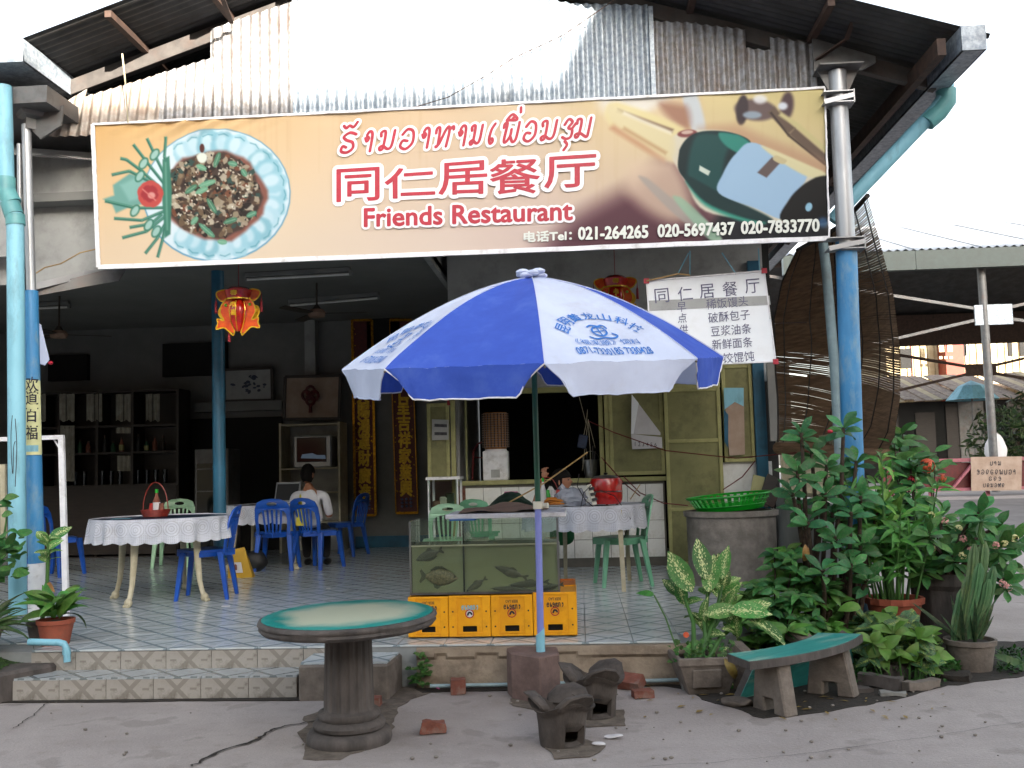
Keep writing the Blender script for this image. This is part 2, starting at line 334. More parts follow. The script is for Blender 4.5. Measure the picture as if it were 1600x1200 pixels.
for k_ in ('cloth_blue', 'cloth_white'):         # thin cloth lets some light through
    m_ = K[k_]; n_ = m_.node_tree.nodes; l_ = m_.node_tree.links; b_ = n_['Principled BSDF']; t_ = n_.new('ShaderNodeBsdfTranslucent'); l_.new(b_.inputs['Base Color'].links[0].from_socket, t_.inputs[0])
    x_ = n_.new('ShaderNodeMixShader'); x_.inputs[0].default_value = .22; l_.new(b_.outputs[0], x_.inputs[1]); l_.new(t_.outputs[0], x_.inputs[2]); l_.new(x_.outputs[0], n_['Material Output'].inputs[0])
# ---------------------------------------------------------------- flat lettering
def glyphs(body, offset=0.0):
    c = bpy.data.curves.new('t', 'FONT'); c.body = body; c.offset = offset; c.resolution_u = 3
    o = bpy.data.objects.new('t', c); col.objects.link(o); bpy.context.view_layer.update()
    me = bpy.data.meshes.new_from_object(o.evaluated_get(bpy.context.evaluated_depsgraph_get()))
    v = [(p.co.x, p.co.y) for p in me.vertices]; f = [tuple(p.vertices) for p in me.polygons]
    bpy.data.objects.remove(o); bpy.data.curves.remove(c); bpy.data.meshes.remove(me)
    return v, f
def textm(body, mp, offset=0.0, m=None, box=None):
    """lettering as flat geometry; mp(s,t) takes 0..1 across and 0..1 up to a world point"""
    v0, _ = glyphs(body); v, f = glyphs(body, offset)
    xs = [p[0] for p in v0]; ys = [p[1] for p in v0]
    x0, x1, y0, y1 = box or (min(xs), max(xs), min(ys), max(ys))
    m = m or M()
    return m.add([mp((x - x0) / (x1 - x0), (y - y0) / (y1 - y0)) for x, y in v], f)
def quadmap(tl, tr, br, bl, Y, dy=0.0):
    """photo-pixel corners on the plane at depth Y"""
    a, b, c, d = [P(*q, Y) for q in (tl, tr, br, bl)]
    def f(s, t):
        p = (d * (1 - s) + c * s) * (1 - t) + (a * (1 - s) + b * s) * t
        return Vector((p.x, p.y - dy, p.z))
    return f
def smoothline(pts, k=5):
    if len(pts) < 3: return [Vector((p[0], p[1], 0)) for p in pts]
    q = [Vector((p[0], p[1], 0)) for p in pts]; q = [q[0]] + q + [q[-1]]; o = []
    for i in range(1, len(q) - 2):
        a, b, c, d = q[i - 1:i + 3]
        for j in range(k):
            t = j / k; o.append(.5 * ((2 * b) + (c - a) * t + (2 * a - 5 * b + 4 * c - d) * t * t + (3 * b - a - 3 * c + d) * t ** 3))
    return o + [q[-2]]
_sk = [0]
def stroke(m, pts, wd, mp, k=5):
    _sk[0] = (_sk[0] + 1) % 24; base_ = _sk[0] * 6e-5
    """ribbon of constant width with round ends along a smooth line"""
    p = smoothline(pts, k); n = len(p); L = []; Rr = []
    for i in range(n):
        t = p[min(i + 1, n - 1)] - p[max(i - 1, 0)]
        t = t.normalized() if t.length > 1e-9 else Vector((1, 0, 0)); s = Vector((-t.y, t.x, 0))
        L.append(p[i] + s * wd); Rr.append(p[i] - s * wd)
    def cap(c, d, s):
        return [c + s * wd * math.cos(a) + d * wd * math.sin(a) for a in (math.pi * q / 5 for q in range(1, 5))]
    d0 = (p[0] - p[1]).normalized(); s0 = (L[0] - p[0]).normalized(); d1 = (p[-1] - p[-2]).normalized(); s1 = (L[-1] - p[-1]).normalized()
    vs = L + Rr; fs = [(i, i + 1, n + i + 1, n + i) for i in range(n - 1)]
    a = cap(p[0], d0, s0); b = cap(p[-1], d1, s1)
    vs += a; fs.append(tuple([0] + [2 * n + i for i in range(4)] + [n])); vs += b; fs.append(tuple([n - 1] + [2 * n + 4 + i for i in range(4)] + [2 * n - 1]))
    oo = [i * 6e-6 for i in range(n)] * 2 + [0] * 4 + [n * 6e-6] * 4
    return m.add([mp(q.x, q.y) - Vector((0, base_ + e, 0)) for q, e in zip(vs, oo)], fs)
LAO = {'N': [[(.08, .72), (.05, .9), (.2, .98), (.28, .82), (.26, .14), (.14, .02), (.08, .14), (.24, .22), (.5, .06), (.68, .22), (.72, .98)]],
       'A': [[(.2, .62), (.08, .7), (.2, .5), (.3, .66), (.16, .8), (.3, 1), (.5, .84), (.52, 0)]],
       'R': [[(.72, .9), (.4, 1), (.12, .8), (.3, .62), (.6, .5), (.66, .2), (.4, 0), (.1, .08), (.14, .32), (.32, .26)]],
       'O': [[(.12, .74), (.36, 1), (.66, .84), (.7, .3), (.4, 0), (.1, .14), (.18, .42), (.42, .4)]],
       'H': [[(.06, .7), (.08, .94), (.22, .92), (.24, .1), (.14, .02), (.3, .16), (.5, .8), (.64, 1), (.7, .7), (.66, 0)], [(.7, .84), (.86, 1), (.9, .84)]],
       'E': [[(.34, 1), (.12, .7), (.06, .24), (.2, 0), (.36, .1), (.28, .26), (.14, .18)]],
       'P': [[(.05, .76), (.06, .95), (.2, .96), (.16, .16), (.26, .02), (.44, .3), (.46, .66)], [(.46, .3), (.62, .02), (.78, .2), (.82, 1)]],
       'S': [[(.1, .72), (.3, 1), (.56, .84), (.36, .56), (.62, .44), (.6, .1), (.34, 0), (.08, .1)], [(.6, .5), (.8, .78)]],
       'M': [[(.06, .74), (.06, .94), (.2, .97), (.28, .8), (.24, .16), (.12, .04), (.06, .18), (.3, .24), (.66, .04), (.72, .3), (.74, 1)]],
       'J': [[(.12, .7), (.35, 1), (.62, .8), (.62, .2), (.4, 0), (.18, .1)], [(.3, .5), (.62, .5)]],
       'D': [[(.3, .5), (.2, .62), (.12, .4), (.3, .02), (.3, .02), (.56, .3), (.66, .8), (.4, 1), (.12, .82)]],
       'L': [[(.7, .8), (.4, 1), (.12, .7), (.14, .2), (.4, 0), (.66, .16), (.6, .44), (.36, .42)]],
       'B': [[(.1, .9), (.16, .1), (.4, 0), (.66, .14), (.7, 1)]],
       'ue': [[(.1, 1.14), (.36, 1.42), (.66, 1.14), (.12, 1.14)], [(.4, 1.2), (.5, 1.3)]], 'ek': [[(.56, 1.5), (.52, 1.74)]],
       'tho': [[(.02, 1.36), (.16, 1.24), (.3, 1.36), (.5, 1.28), (.66, 1.52)]], 'u': [[(.4, -.12), (.56, -.3), (.42, -.56)]]}
def lao(m, seq, mp, wd):
    """seq = [(key, x, y, width, height)] in the units of mp"""
    z = 0
    for key, x, y, w_, h_ in seq:
        for s in LAO[key]:
            stroke(m, [(x + a * w_, y + b * h_) for a, b in s], wd, mp)
    return m
# ---------------------------------------------------------------- behind the camera, the shops opposite and two added shade blockers: what keeps the low sun off everything but the gable
ta_, te_ = math.tan(SUN_A), math.tan(SUN_E) / math.cos(SUN_A)
def shade_from(p, Yb):                      # where the sun ray through p crosses the plane y = Yb
    t = p.y - Yb; return (p.x + t * ta_, p.z + t * te_)
Yb = -15
ztop = shade_from(P(500, 150, 7.5), Yb)[1]
O = thing('shop_row', 'long flat topped row of shops across the street', 'building', (0, Yb, 0))
put('wall', M().b2((-60, Yb - 8, -.1), (60, Yb, ztop - .3)), K['house_wall'], O)
put('parapet', M().b2((-60.1, Yb - 8.1, ztop - .3), (60.1, Yb + .1, ztop)), K['concrete'], O)
for i in range(14): put('shop_door', M().b2((-56 + i * 8.2, Yb - .02, 0), (-52 + i * 8.2, Yb + .05, 3)), K['house_red'], O)
Yt = -1.0
a = shade_from(P(945, 0, 7.5), Yt); b_ = shade_from(P(868, 150, 7.5), Yt); c_ = shade_from(P(1500, 0, 7.5), Yt)
dx = (a[0] - b_[0]) / (a[1] - b_[1])
T = thing('gable_shade_blocker', 'unseen slanted blocker on four posts, added to shade one side of the gable', 'building', (8, Yt, 0))  # unseen and added: its slanted edge casts the shadow across the gable
zt_ = a[1] + 1.2; zb_ = b_[1] - 1.0
pl = [(a[0] + dx * (zb_ - a[1]), zb_), (a[0] + dx * (zt_ - a[1]), zt_), (9.4, zt_), (10.2, zb_)]
put('roof', M().plate([pl], .12, lambda x, y, z: Vector((x, Yt - z, y))), K['terracotta'], T)  # thin upright sheet whose outline shapes the cast shadow
for xx_ in (pl[0][0] + .5, pl[3][0] - .4):
    for yy_ in (Yt - .3, Yt - .6): put('post', M().b2((xx_ - .1, yy_ - .1, -.1), (xx_ + .1, yy_ + .1, zb_)), K['house_red'], T)

A_ = thing('hall_shade_block', 'unseen tall plain block added to keep the sun off the market hall front', 'building', (31, Yb, 0))  # added out of view, its height set to shade the market hall
put('wall', M().b2((19, Yb - 8.2, -.1), (47, Yb - .1, 15.0)), K['concrete_pale'], A_); put('parapet', M().b2((18.9, Yb - 8.3, 15.01), (47.1, Yb, 15.35)), K['concrete'], A_)
for i in range(9):
    for j in range(4): put('window', M().b2((20.5 + i * 2.9, Yb - .13, 1.6 + j * 3.4), (22 + i * 2.9, Yb - .05, 3.2 + j * 3.4)), K['dark_inside'], A_)
# ================================================================ SETTING
def sstep(a, b, x):
    t = max(0, min(1, (x - a) / (b - a))); return t * t * (3 - 2 * t)
def gz(x, y): return .5 * sstep(12, 25, y) * sstep(3.0, 6.0, x)
g = M()
xs = [-120, -60, -30, -15, -9] + [-8 + .5 * i for i in range(29)] + [7, 8, 10, 13, 18, 25, 40, 70, 140]
ys = [-60, -30, -15, -6, 0] + [1 + .5 * i for i in range(18)] + [10 + i for i in range(1, 18)] + [30, 36, 45, 60, 90, 150, 260]
g.grid(lambda u, v: Vector((xs[round(u * (len(xs) - 1))], ys[round(v * (len(ys) - 1))], gz(xs[round(u * (len(xs) - 1))], ys[round(v * (len(ys) - 1))]))), len(xs) - 1, len(ys) - 1)
ground = struct('ground', g, K['concrete_ground'])
def blob(name, pts, mat_, z=.004, amp=.03, seed=1, kind='structure', step=.06, h=0):
    """irregular flat patch: outline given as world xy"""
    q = smoothline([(p[0], p[1]) for p in pts] + [(pts[0][0], pts[0][1])], 1); o = []
    for i in range(len(q) - 1):
        n = max(1, int((q[i + 1] - q[i]).length / step))
        for j in range(n):
            p = q[i].lerp(q[i + 1], j / n); nn = noise.noise_vector(Vector((p.x * 5, p.y * 5, seed))) * amp + noise.noise_vector(Vector((p.x * 17, p.y * 17, seed))) * amp * .5
            o.append((p.x + nn.x, p.y + nn.y))
    m = M(); m.plate([o], .003, lambda x, y, zz: Vector((x, y, z - .003 + zz + gz(x, y))))
    return struct(name, m, mat_, kind, smooth=False)
def gxy(px, py, z=0): p = G(px, py, z); return (p.x, p.y)
# dark damp soil along the walls, under the benches and round the table foot
blob('soil_patch', [gxy(1000, 1066), gxy(1060, 1076), gxy(1110, 1098), gxy(1190, 1122), gxy(1300, 1112), gxy(1400, 1094), gxy(1480, 1072), gxy(1600, 1058), (4.0, 7.6), (2.3, 7.7), (.6, 6.45)], K['soil'], amp=.05)
blob('damp_patch', [gxy(480, 1120), gxy(570, 1085), gxy(640, 1067), gxy(690, 1070), gxy(670, 1082), gxy(625, 1105), gxy(615, 1140), gxy(590, 1165), gxy(530, 1192), gxy(470, 1186), gxy(470, 1165), gxy(470, 1150)], K['silvery_soil'], amp=.05, seed=4)
blob('moss_strip', [(-3.6, 6.12), (-1.7, 6.1), (-1.66, 6.02), (-2.4, 6.04), (-3.0, 6.03), (-3.6, 6.05)], K['soil'], amp=.012, seed=7, z=.006)
blob('moss_strip', [(-1.06, 6.3), (.7, 6.42), (.7, 6.3), (0, 6.28), (-.4, 6.24), (-1.0, 6.2)], K['soil'], amp=.02, seed=9, z=.006)
ck = M()
def crack(pts, w0, seed):
    p = smoothline([(q[0], q[1]) for q in pts], 8); n = len(p); a = []; b = []
    for i, q in enumerate(p):
        t = (p[min(i + 1, n - 1)] - p[max(i - 1, 0)]).normalized(); s = Vector((-t.y, t.x, 0))
        j = noise.noise(Vector((i * .7, seed, 0))) * .03; w_ = w0 * (.35 + .9 * abs(noise.noise(Vector((i * .9, seed, 5)))))
        a.append((q.x + s.x * (j + w_), q.y + s.y * (j + w_), .007)); b.append((q.x + s.x * (j - w_), q.y + s.y * (j - w_), .007))
    ck.add(a + b, [(i, i + 1, n + i + 1, n + i) for i in range(n - 1)])
crack([gxy(300, 1199), gxy(345, 1175), gxy(400, 1158), gxy(430, 1140), gxy(500, 1127)], .018, 1)
crack([gxy(0, 1104), gxy(60, 1100), gxy(120, 1092)], .006, 2)
crack([gxy(20, 1140), gxy(50, 1120), gxy(75, 1098)], .006, 3)
crack([gxy(1000, 1200), gxy(1150, 1190), gxy(1330, 1170), gxy(1600, 1130)], .003, 6)
struct('ground_crack', ck, K['soil'], smooth=False)
# pebbles, chips and dry scraps scattered over the yard
pb = M()
rnd = random.Random(3)
for i in range(95):
    if i < 60: c = G(rnd.uniform(640, 1560), rnd.uniform(1060, 1195))
    else: c = G(rnd.uniform(0, 1600), rnd.uniform(1085, 1199))
    if 6.2 < c.y and c.x < .6: continue
    r = rnd.uniform(.004, .013); pb.sph((c.x, c.y, r * .4 + .004), (r, r * rnd.uniform(.5, 1), r * .6), 6, 4)
struct('pebbles', pb, K['concrete_pale'], 'stuff')
lt = M()
for i in range(60):
    c = G(rnd.uniform(900, 1500), rnd.uniform(1060, 1130)); a = rnd.uniform(0, 6); s = rnd.uniform(.01, .04)
    d = Vector((math.cos(a), math.sin(a), 0)); e = Vector((-d.y, d.x, 0))
    lt.poly([c + Vector((0, 0, .01)) + d * s, c + Vector((0, 0, .014)) + e * s * .4, c + Vector((0, 0, .009)) - d * s, c + Vector((0, 0, .012)) - e * s * .3])
struct('leaf_litter', lt, LF['dry'], 'stuff')
# ---------------------------------------------------------------- restaurant floor with its tiles
def tilemat(dirt='6d6a60', damt=.45, ds=3, base='c3cacc', base2='b2babd', band_c='6b7d84'):
    m = mat('floor_tile', base, .2, c2=base2, scale=3, dirt=dirt, damt=damt, dscale=ds)
    n = m.node_tree.nodes; l = m.node_tree.links; b = n['Principled BSDF']; src = b.inputs['Base Color'].links[0].from_socket
    tc = n.new('ShaderNodeTexCoord'); s = n.new('ShaderNodeSeparateXYZ'); l.new(tc.outputs['Object'], s.inputs[0])
    def mth(op, a, b_=None):
        q = n.new('ShaderNodeMath'); q.operation = op
        for i, x in enumerate((a, b_)):
            if x is None: continue
            if isinstance(x, (int, float)): q.inputs[i].default_value = x
            else: l.new(x, q.inputs[i])
        return q.outputs[0]
    def cell(x): return mth('SUBTRACT', mth('FRACT', mth('ADD', mth('DIVIDE', x, .3), .5)), .5)
    u = cell(s.outputs[0]); v = cell(mth('ADD', s.outputs[1], s.outputs[2]))
    d1 = mth('ABSOLUTE', mth('SUBTRACT', mth('ABSOLUTE', u), mth('ABSOLUTE', v)))
    band = mth('LESS_THAN', d1, .062)
    d2 = mth('MULTIPLY', mth('LESS_THAN', mth('ABSOLUTE', mth('SUBTRACT', mth('ABSOLUTE', u), .34)), .07), mth('LESS_THAN', mth('ABSOLUTE', v), .022))
    bb = mth('MAXIMUM', band, d2)
    mx = n.new('ShaderNodeMix'); mx.data_type = 'RGBA'; l.new(mth('MULTIPLY', bb, .75), mx.inputs[0]); l.new(src, mx.inputs[6]); mx.inputs[7].default_value = lin(band_c); l.new(mx.outputs[2], b.inputs['Base Color'])
    return m
TM = tilemat(); TMD = tilemat('5f564d', 1, 6, 'aaa69e', '938d85', '7d776f'); TMS = tilemat('7a736a', .85, 5, 'a8aeb0', '949a9c', '56605f')
EX0 = G(695.6, 1004, FL).x
EY0 = 6.36
fl = M(); fl.plate([[(-9.2, EY0 + .01), (.62, EY0 + .01), (2.24, 7.6), (2.24, 14.8), (-9.2, 14.8)]], FL + .092, lambda x, y, z: Vector((x, y, z - .1)))
floor = struct('restaurant_floor', fl, K['grout_pale'], smooth=False)
tm = M(); tm.box((0, 0, -.006), (.296, .296, .012)); tme = tm.mesh('tile', TM, bevel=.002, smooth=False)
def tile_at(x, y, z, par, me=None, rz=0):
    o = link('tile', me or tme, par); o.location = (x, y, z); return o
rest = M()
for j in range(28):
    for i in range(-27, 11):
        x = EX0 + (i + .5) * .3; y = EY0 + (j + .5) * .3
        if x > 2.15 or x < -9.1 or (x > .5 and y < EY0 + (x + .15 - .62) * .77 + .13): continue
        if j == 0 and x < -3.45: continue
        if j < 6 and -5.5 < x < 1.9:
            tile_at(x, y, FL + .004 + random.uniform(-.0008, .0008), floor)
        else: rest.box((x - (EX0 + .15), y - (EY0 + .15), 0), (.297, .297, .012))
o = link('tile_field', rest.mesh('tile_field', TM, smooth=False), floor); o.location = (EX0 + .15, EY0 + .15, FL - .002); o['kind'] = 'stuff'
# riser under the left front edge, one step, its tiles
rm = M(); rm.box((0, .005, 0), (.296, .01, .118)); rme = rm.mesh('riser_tile', TMD, smooth=False)
for i in range(-9, -2):
    x = EX0 + (i + .5) * .3
    if x < -3.5: continue
    o = link('riser_tile', rme, floor); o.location = (x, EY0 - .004, .19)
st = M(); st.b2((-3.56, 6.1, -.05), (-1.76, EY0 + .02, .125)); step = struct('step', st, K['concrete'], smooth=False)
rm2 = M(); rm2.box((0, .128, -.006), (.296, .252, .012)); rme2 = rm2.mesh('tile', TMS, smooth=False)
for i in range(6):
    o = link('tile', rme2, step); o.location = (-3.41 + i * .3, 6.1, .137)
    o = link('riser_tile', rme, step); o.location = (-3.41 + i * .3, 6.093, .066)
# tiled landing with a chamfered corner
q = [gxy(468, 1036, .22), gxy(606, 1036, .22), gxy(634, 1012, .22)]
lx0 = q[0][0]; lp = [(lx0, 6.02), (q[1][0], 6.02), (q[2][0], 6.36), (q[2][0], 6.5), (lx0, 6.5)]
ld = M(); ld.plate([lp], .23, lambda x, y, z: Vector((x, y, z - .02))); landing = struct('landing', ld, K['concrete'], bevel=.012, smooth=False)
lt2 = M(); lt2.plate([[(lx0 + .01, 6.035), (q[1][0] - .01, 6.035), (q[2][0] - .015, 6.345), (lx0 + .01, 6.345)]], .012, lambda x, y, z: Vector((x - lx0, y - 6.03, z)))
o = link('tile', lt2.mesh('tile', TM, smooth=False), landing); o.location = (lx0, 6.03, .212)
# rough rendered front of the floor slab, with a bitten lip
fw = M()
def fwf(u, v):
    x = -1.06 + u * 1.70; z = v * FL; n_ = noise.noise(Vector((x * 3, z * 6, 1))) * .018 + noise.noise(Vector((x * 11, z * 20, 4))) * .008
    lip = .02 if z > .19 + .03 * noise.noise(Vector((x * 4, 0, 8))) else 0
    return Vector((x, EY0 - .012 - lip - n_ - .02 * (1 - v) , z - (0.012 if v >= 1 else 0)))
fw.grid(fwf, 120, 12); fw.add([fwf(i / 120, 1) for i in range(121)] + [fwf(i / 120, 1) + Vector((0, .12, 0)) for i in range(121)], [(i, i + 1, 122 + i, 121 + i) for i in range(120)])
struct('floor_front', fw, mt('plaster_front', '958775', .9, c2='7c6e5f', scale=5, bump=.6, bscale=30, dirt='4a4036', damt=.75, dscale=4))
# planting bed at the left with a low kerb
pbm = M(); pbm.plate([[(-5.6, 5.98), (-3.62, 5.98), (-3.62, 6.02), (-3.42, 6.3), (-3.42, 6.44), (-5.6, 6.44)]], .2, lambda x, y, z: Vector((x, y, z - .02)))
rough(pbm, .012); struct('planting_bed', pbm, K['concrete_dark'], bevel=.02, smooth=False)
ms = M()
def msf(u, v):
    x = -5.5 + u * 1.9; y = 6.05 + v * .36; e = min(u, 1 - u, v, 1 - v) * 8
    return Vector((x + .04 * noise.noise(Vector((x * 6, y * 6, 0))), y, .17 + .05 * min(1, e) * (1 + .8 * noise.noise(Vector((x * 9, y * 9, 3))))))
ms.grid(msf, 60, 16)
struct('moss', ms, K['moss'], 'stuff')
for i in range(2600):
    pass
mg = M(); rr = random.Random(11)
for i in range(2600):
    u, v = rr.random(), rr.random(); p = msf(u, v); s = rr.uniform(.008, .022); a = rr.uniform(0, 6.3)
    d = Vector((math.cos(a), math.sin(a), .5)) * s; e = Vector((-d.y, d.x, 0)) * .4
    mg.add([p + e, p - e, p + d], [(0, 1, 2)])
struct('moss_leaves', mg, LF['weed'], 'stuff', smooth=False)
# ---------------------------------------------------------------- the restaurant
B = thing('restaurant_building', 'open fronted restaurant with corrugated gable, tiled porch and dark dining room', 'building', (-1, 7.5, 0))
def bp(name, m, mat_, **kw): return put(name, m, mat_, B, **kw)
def bx(name, a, b, mat_, **kw): m = M(); m.b2(a, b); return bp(name, m, mat_, **kw)
RX, RZ, RS = -1.08, 5.479, .327
def rz_(x): return RZ - RS * abs(x - RX)
YW = 7.5
# corrugated gable sheets: x range from photo pixels, top and bottom edges
def cz(px, py, Y=YW): return P(px, py, Y)
def corr(x0, x1, top, bot, y0, name, mat_, ph=0, lean=0):
    n = max(4, int((x1 - x0) / .077 * 10)); vs = []; k = 5
    for j in range(k):
        for i in range(n + 1):
            x = x0 + (x1 - x0) * i / n; zt = top(x); zb = bot(x); z = zb + (zt - zb) * j / (k - 1)
            vs.append((x + lean * (z - 4.2), y0 + .013 * math.sin(2 * math.pi * x / .077 + ph) + .004 * noise.noise(Vector((x * 2, z * 2, 1))), z))
    m = M(); m.add(vs, [(j * (n + 1) + i, j * (n + 1) + i + 1, (j + 1) * (n + 1) + i + 1, (j + 1) * (n + 1) + i) for j in range(k - 1) for i in range(n)])
    return bp(name, m, mat_, ang=80)
def L2(a, b):
    p, q = cz(*a), cz(*b); return lambda x: p.z + (q.z - p.z) * (x - p.x) / (q.x - p.x)
bz = lambda x: 4.10
for (xa, xb, ta, tb, mm, dy, ln) in [(86, 128, (100, 160), (130, 140), 'galv_rust', -.03, .22), (120, 250, (100, 162), (325, 92), 'galv_rust', -.02, .12), (240, 332, (100, 162), (325, 92), 'galv_weathered', -.012, .04),
        (328, 462, (330, 45), (462, 0), 'galv_weathered', 0, 0), (458, 640, (458, -10), (640, -55), 'galv', -.012, 0), (636, 800, (640, -60), (800, -52), 'galv', 0, 0),
        (796, 900, (790, -12), (900, 8), 'galv', -.014, 0), (896, 1016, (880, 5), (1016, 8), 'galv', 0, 0), (1020, 1092, (1020, 34), (1168, 40), 'galv_weathered', -.012, 0), (1088, 1168, (1020, 30), (1168, 46), 'galv_weathered', 0, 0),
        (1164, 1208, (1165, 76), (1205, 80), 'galv_weathered', -.012, 0), (1206, 1276, (1206, 58), (1275, 68), 'galv_weathered', 0, 0)]:
    x0 = cz(xa, 120).x; x1 = cz(xb, 120).x; f = L2(ta, tb)
    corr(x0, x1, (lambda x, f=f: f(x) + .012 * math.sin(2 * math.pi * x / .077)), bz, YW + dy, 'gable_sheet', K[mm], lean=ln)
bx('gable_post', (cz(1014, 50).x, YW - .03, 4.1), (cz(1021, 50).x, YW + .03, rz_(cz(1018, 50).x)), K['galv'])
# rafters, purlins, roof
for Y in (7.56, 10.2, 12.8):
    for s in (-1, 1):
        m = M(); e = (-4.15 if s < 0 else 2.82)
        m.bar((RX, Y, RZ), (e, Y, rz_(e)), .07, .12, up=(0, 0, 1)); bp('rafter', m, K['rafter_dark'] if Y < 8 else K['steel_rust'], bevel=.004)
for s, e in ((-1, -4.2), (1, 2.95)):
    n = 4
    for i in range(n + 1):
        x = RX + (e - RX) * (.06 + .9 * i / n); m = M(); z = rz_(x) + .075
        m.b2((x - .025, 6.88, z - .03), (x + .025, 15, z + .02)); bp('purlin', m, K['steel_rust'])
    nb = 6
    for b_ in range(nb):
        ya = 6.85 + b_ * 8.2 / nb - (.03 if b_ else 0); yb = 6.85 + (b_ + 1) * 8.2 / nb; ns = max(8, int((yb - ya) / .077 * 8)); vs = []
        for x in (RX, (RX + e) / 2, e):
            for i in range(ns + 1):
                y = ya + (yb - ya) * i / ns; vs.append((x, y, rz_(x) + .115 + .009 * math.sin(2 * math.pi * y / .077) + (.004 if b_ % 2 else 0)))
        m = M(); m.add(vs, [(j * (ns + 1) + i, j * (ns + 1) + i + 1, (j + 1) * (ns + 1) + i + 1, (j + 1) * (ns + 1) + i) for j in range(2) for i in range(ns)])
        bp('roof_sheet', m, K['roof_sheet'], ang=80)
m = M(); m.bar(P(1275, 94, 7.42), P(1322, 62, 7.3), .04, .012); m.bar(P(1322, 62, 7.3), P(1340, 12, 7.1), .035, .012); bp('bent_strut', m, K['steel_rust'])
m = M(); m.bar(P(345, -10, 6.95), P(362, 36, 7.4), .035, .012); bp('bent_strut', m, K['steel_rust'])
# gutters
def gutter(x0, x1, ztop, zb, y0, y1, mat_):
    m = M(); prof = [(x0, ztop), (x0, zb), (x1, zb), (x1, ztop)]
    m.b2((x0, y0, zb), (x0 + .012, y1, ztop)); m.b2((x1 - .012, y0, zb), (x1, y1, ztop)); m.b2((x0, y0, zb), (x1, y1, zb + .012)); m.b2((x0, y0 - .004, zb), (x1, y0 + .01, ztop))
    return bp('gutter', m, mat_, smooth=False)
ga, gb = P(1500, 42, 6.85), P(1541, 78, 6.85)
gutter(ga.x, gb.x, ga.z, gb.z, 6.84, 15, K['galv'])
gutter(-4.9, P(38, 60, 6.85).x, P(30, 62, 6.85).z, P(20, 98, 6.85).z, 6.84, 15, K['galv'])
m = M(); m.bar((gb.x - .28, 6.9, gb.z + .06), (gb.x - .28, 15, gb.z + .06), .06, .12); bp('eave_beam', m, K['steel_rust'])
m = M(); m.b2((-4.9, 7.0, 4.2), (-3.9, 15, 4.33)); bp('eave_beam', m, K['steel_grey'])
# fascia walls and ceiling
bx('fascia', (-3.72, 7.62, 3.1), (1.96, 7.7, 4.2), K['wall_grey'])
bx('fascia', (P(1294, 380, 7.42).x, 7.5, 3.05), (P(1302, 380, 7.42).x, 7.56, 4.15), K['wall_grey'])
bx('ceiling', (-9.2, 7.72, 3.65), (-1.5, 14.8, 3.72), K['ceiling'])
bx('bulkhead', (-1.56, 7.72, 3.6), (-1.5, 14.8, 5.3), K['wall_grey'])
bx('roof_slab', (-9.2, 7.4, 4.35), (-4.2, 15, 4.45), K['roof_sheet'])
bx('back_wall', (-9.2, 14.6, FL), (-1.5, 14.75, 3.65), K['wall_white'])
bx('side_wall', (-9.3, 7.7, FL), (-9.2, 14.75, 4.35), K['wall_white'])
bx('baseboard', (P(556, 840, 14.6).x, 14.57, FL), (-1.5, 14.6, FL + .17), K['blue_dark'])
for s in ((532, 497), (575, 497)): pass
m = M(); p0 = P(574, 490, 14.55); p1 = P(626, 560, 14.55); m.b2((p0.x, 14.5, p1.z), (p1.x, 14.6, p0.z)); bp('wall_vent', m, K['dark_inside'])
for a, b_ in (((78, 556), (138, 594)), ((256, 538), (355, 586))):
    p0 = P(*a, 14.55); p1 = P(*b_, 14.55); m = M(); m.b2((p0.x, 14.5, p1.z), (p1.x, 14.6, p0.z)); bp('wall_vent', m, K['dark_inside'])
p0 = P(478, 520, 14.5); p1 = P(495, 588, 14.5); m = M(); m.b2((p0.x, 14.42, p1.z), (p1.x, 14.6, 3.65)); bp('wall_pier', m, K['wall_grey'])
p0 = P(290, 655, 14.5); p1 = P(440, 800, 14.5); m = M(); m.b2((p0.x, 14.52, FL), (p1.x, 14.6, p0.z)); bp('doorway', m, K['dark_inside'])
p0 = P(345, 628, 14.4); p1 = P(440, 640, 14.4); m = M(); m.b2((p0.x - .4, 14.4, p1.z), (p1.x, 14.6, p0.z)); bp('wall_ledge', m, K['wall_white'])
# kiosk wall
YK = 11.1
kx0 = P(703, 600, YK).x; kx1 = P(1200, 600, YK).x
zs = P(875, 748, YK).z; zh = P(875, 612, YK).z
bx('kiosk_wall', (kx0, YK, zh + .05), (kx1, YK + .12, 5.3), K['wall_grey'])
bx('kiosk_wall', (kx0, YK, FL), (P(1040, 800, YK).x, YK + .12, zs - .05), K['grout'])
kd0 = P(1038, 700, YK).x; kd1 = P(1126, 700, YK).x
bx('kiosk_wall', (kd1, YK, FL), (kx1, YK + .12, P(1150, 722, YK).z), K['wall_tile'])
bx('kiosk_side', (kx0 - .02, YK + .121, FL), (kx0 + .08, 14.6, 5.2), K['wall_grey'])
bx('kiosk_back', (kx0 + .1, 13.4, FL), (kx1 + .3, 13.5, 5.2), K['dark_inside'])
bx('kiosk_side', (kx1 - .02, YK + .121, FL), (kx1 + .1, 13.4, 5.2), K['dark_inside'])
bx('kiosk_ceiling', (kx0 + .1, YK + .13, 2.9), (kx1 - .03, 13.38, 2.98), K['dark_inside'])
bx('kiosk_wall', (kx0, YK + .002, 2.3), (kx0 + .02, YK + .1, 2.4), K['wall_grey'])
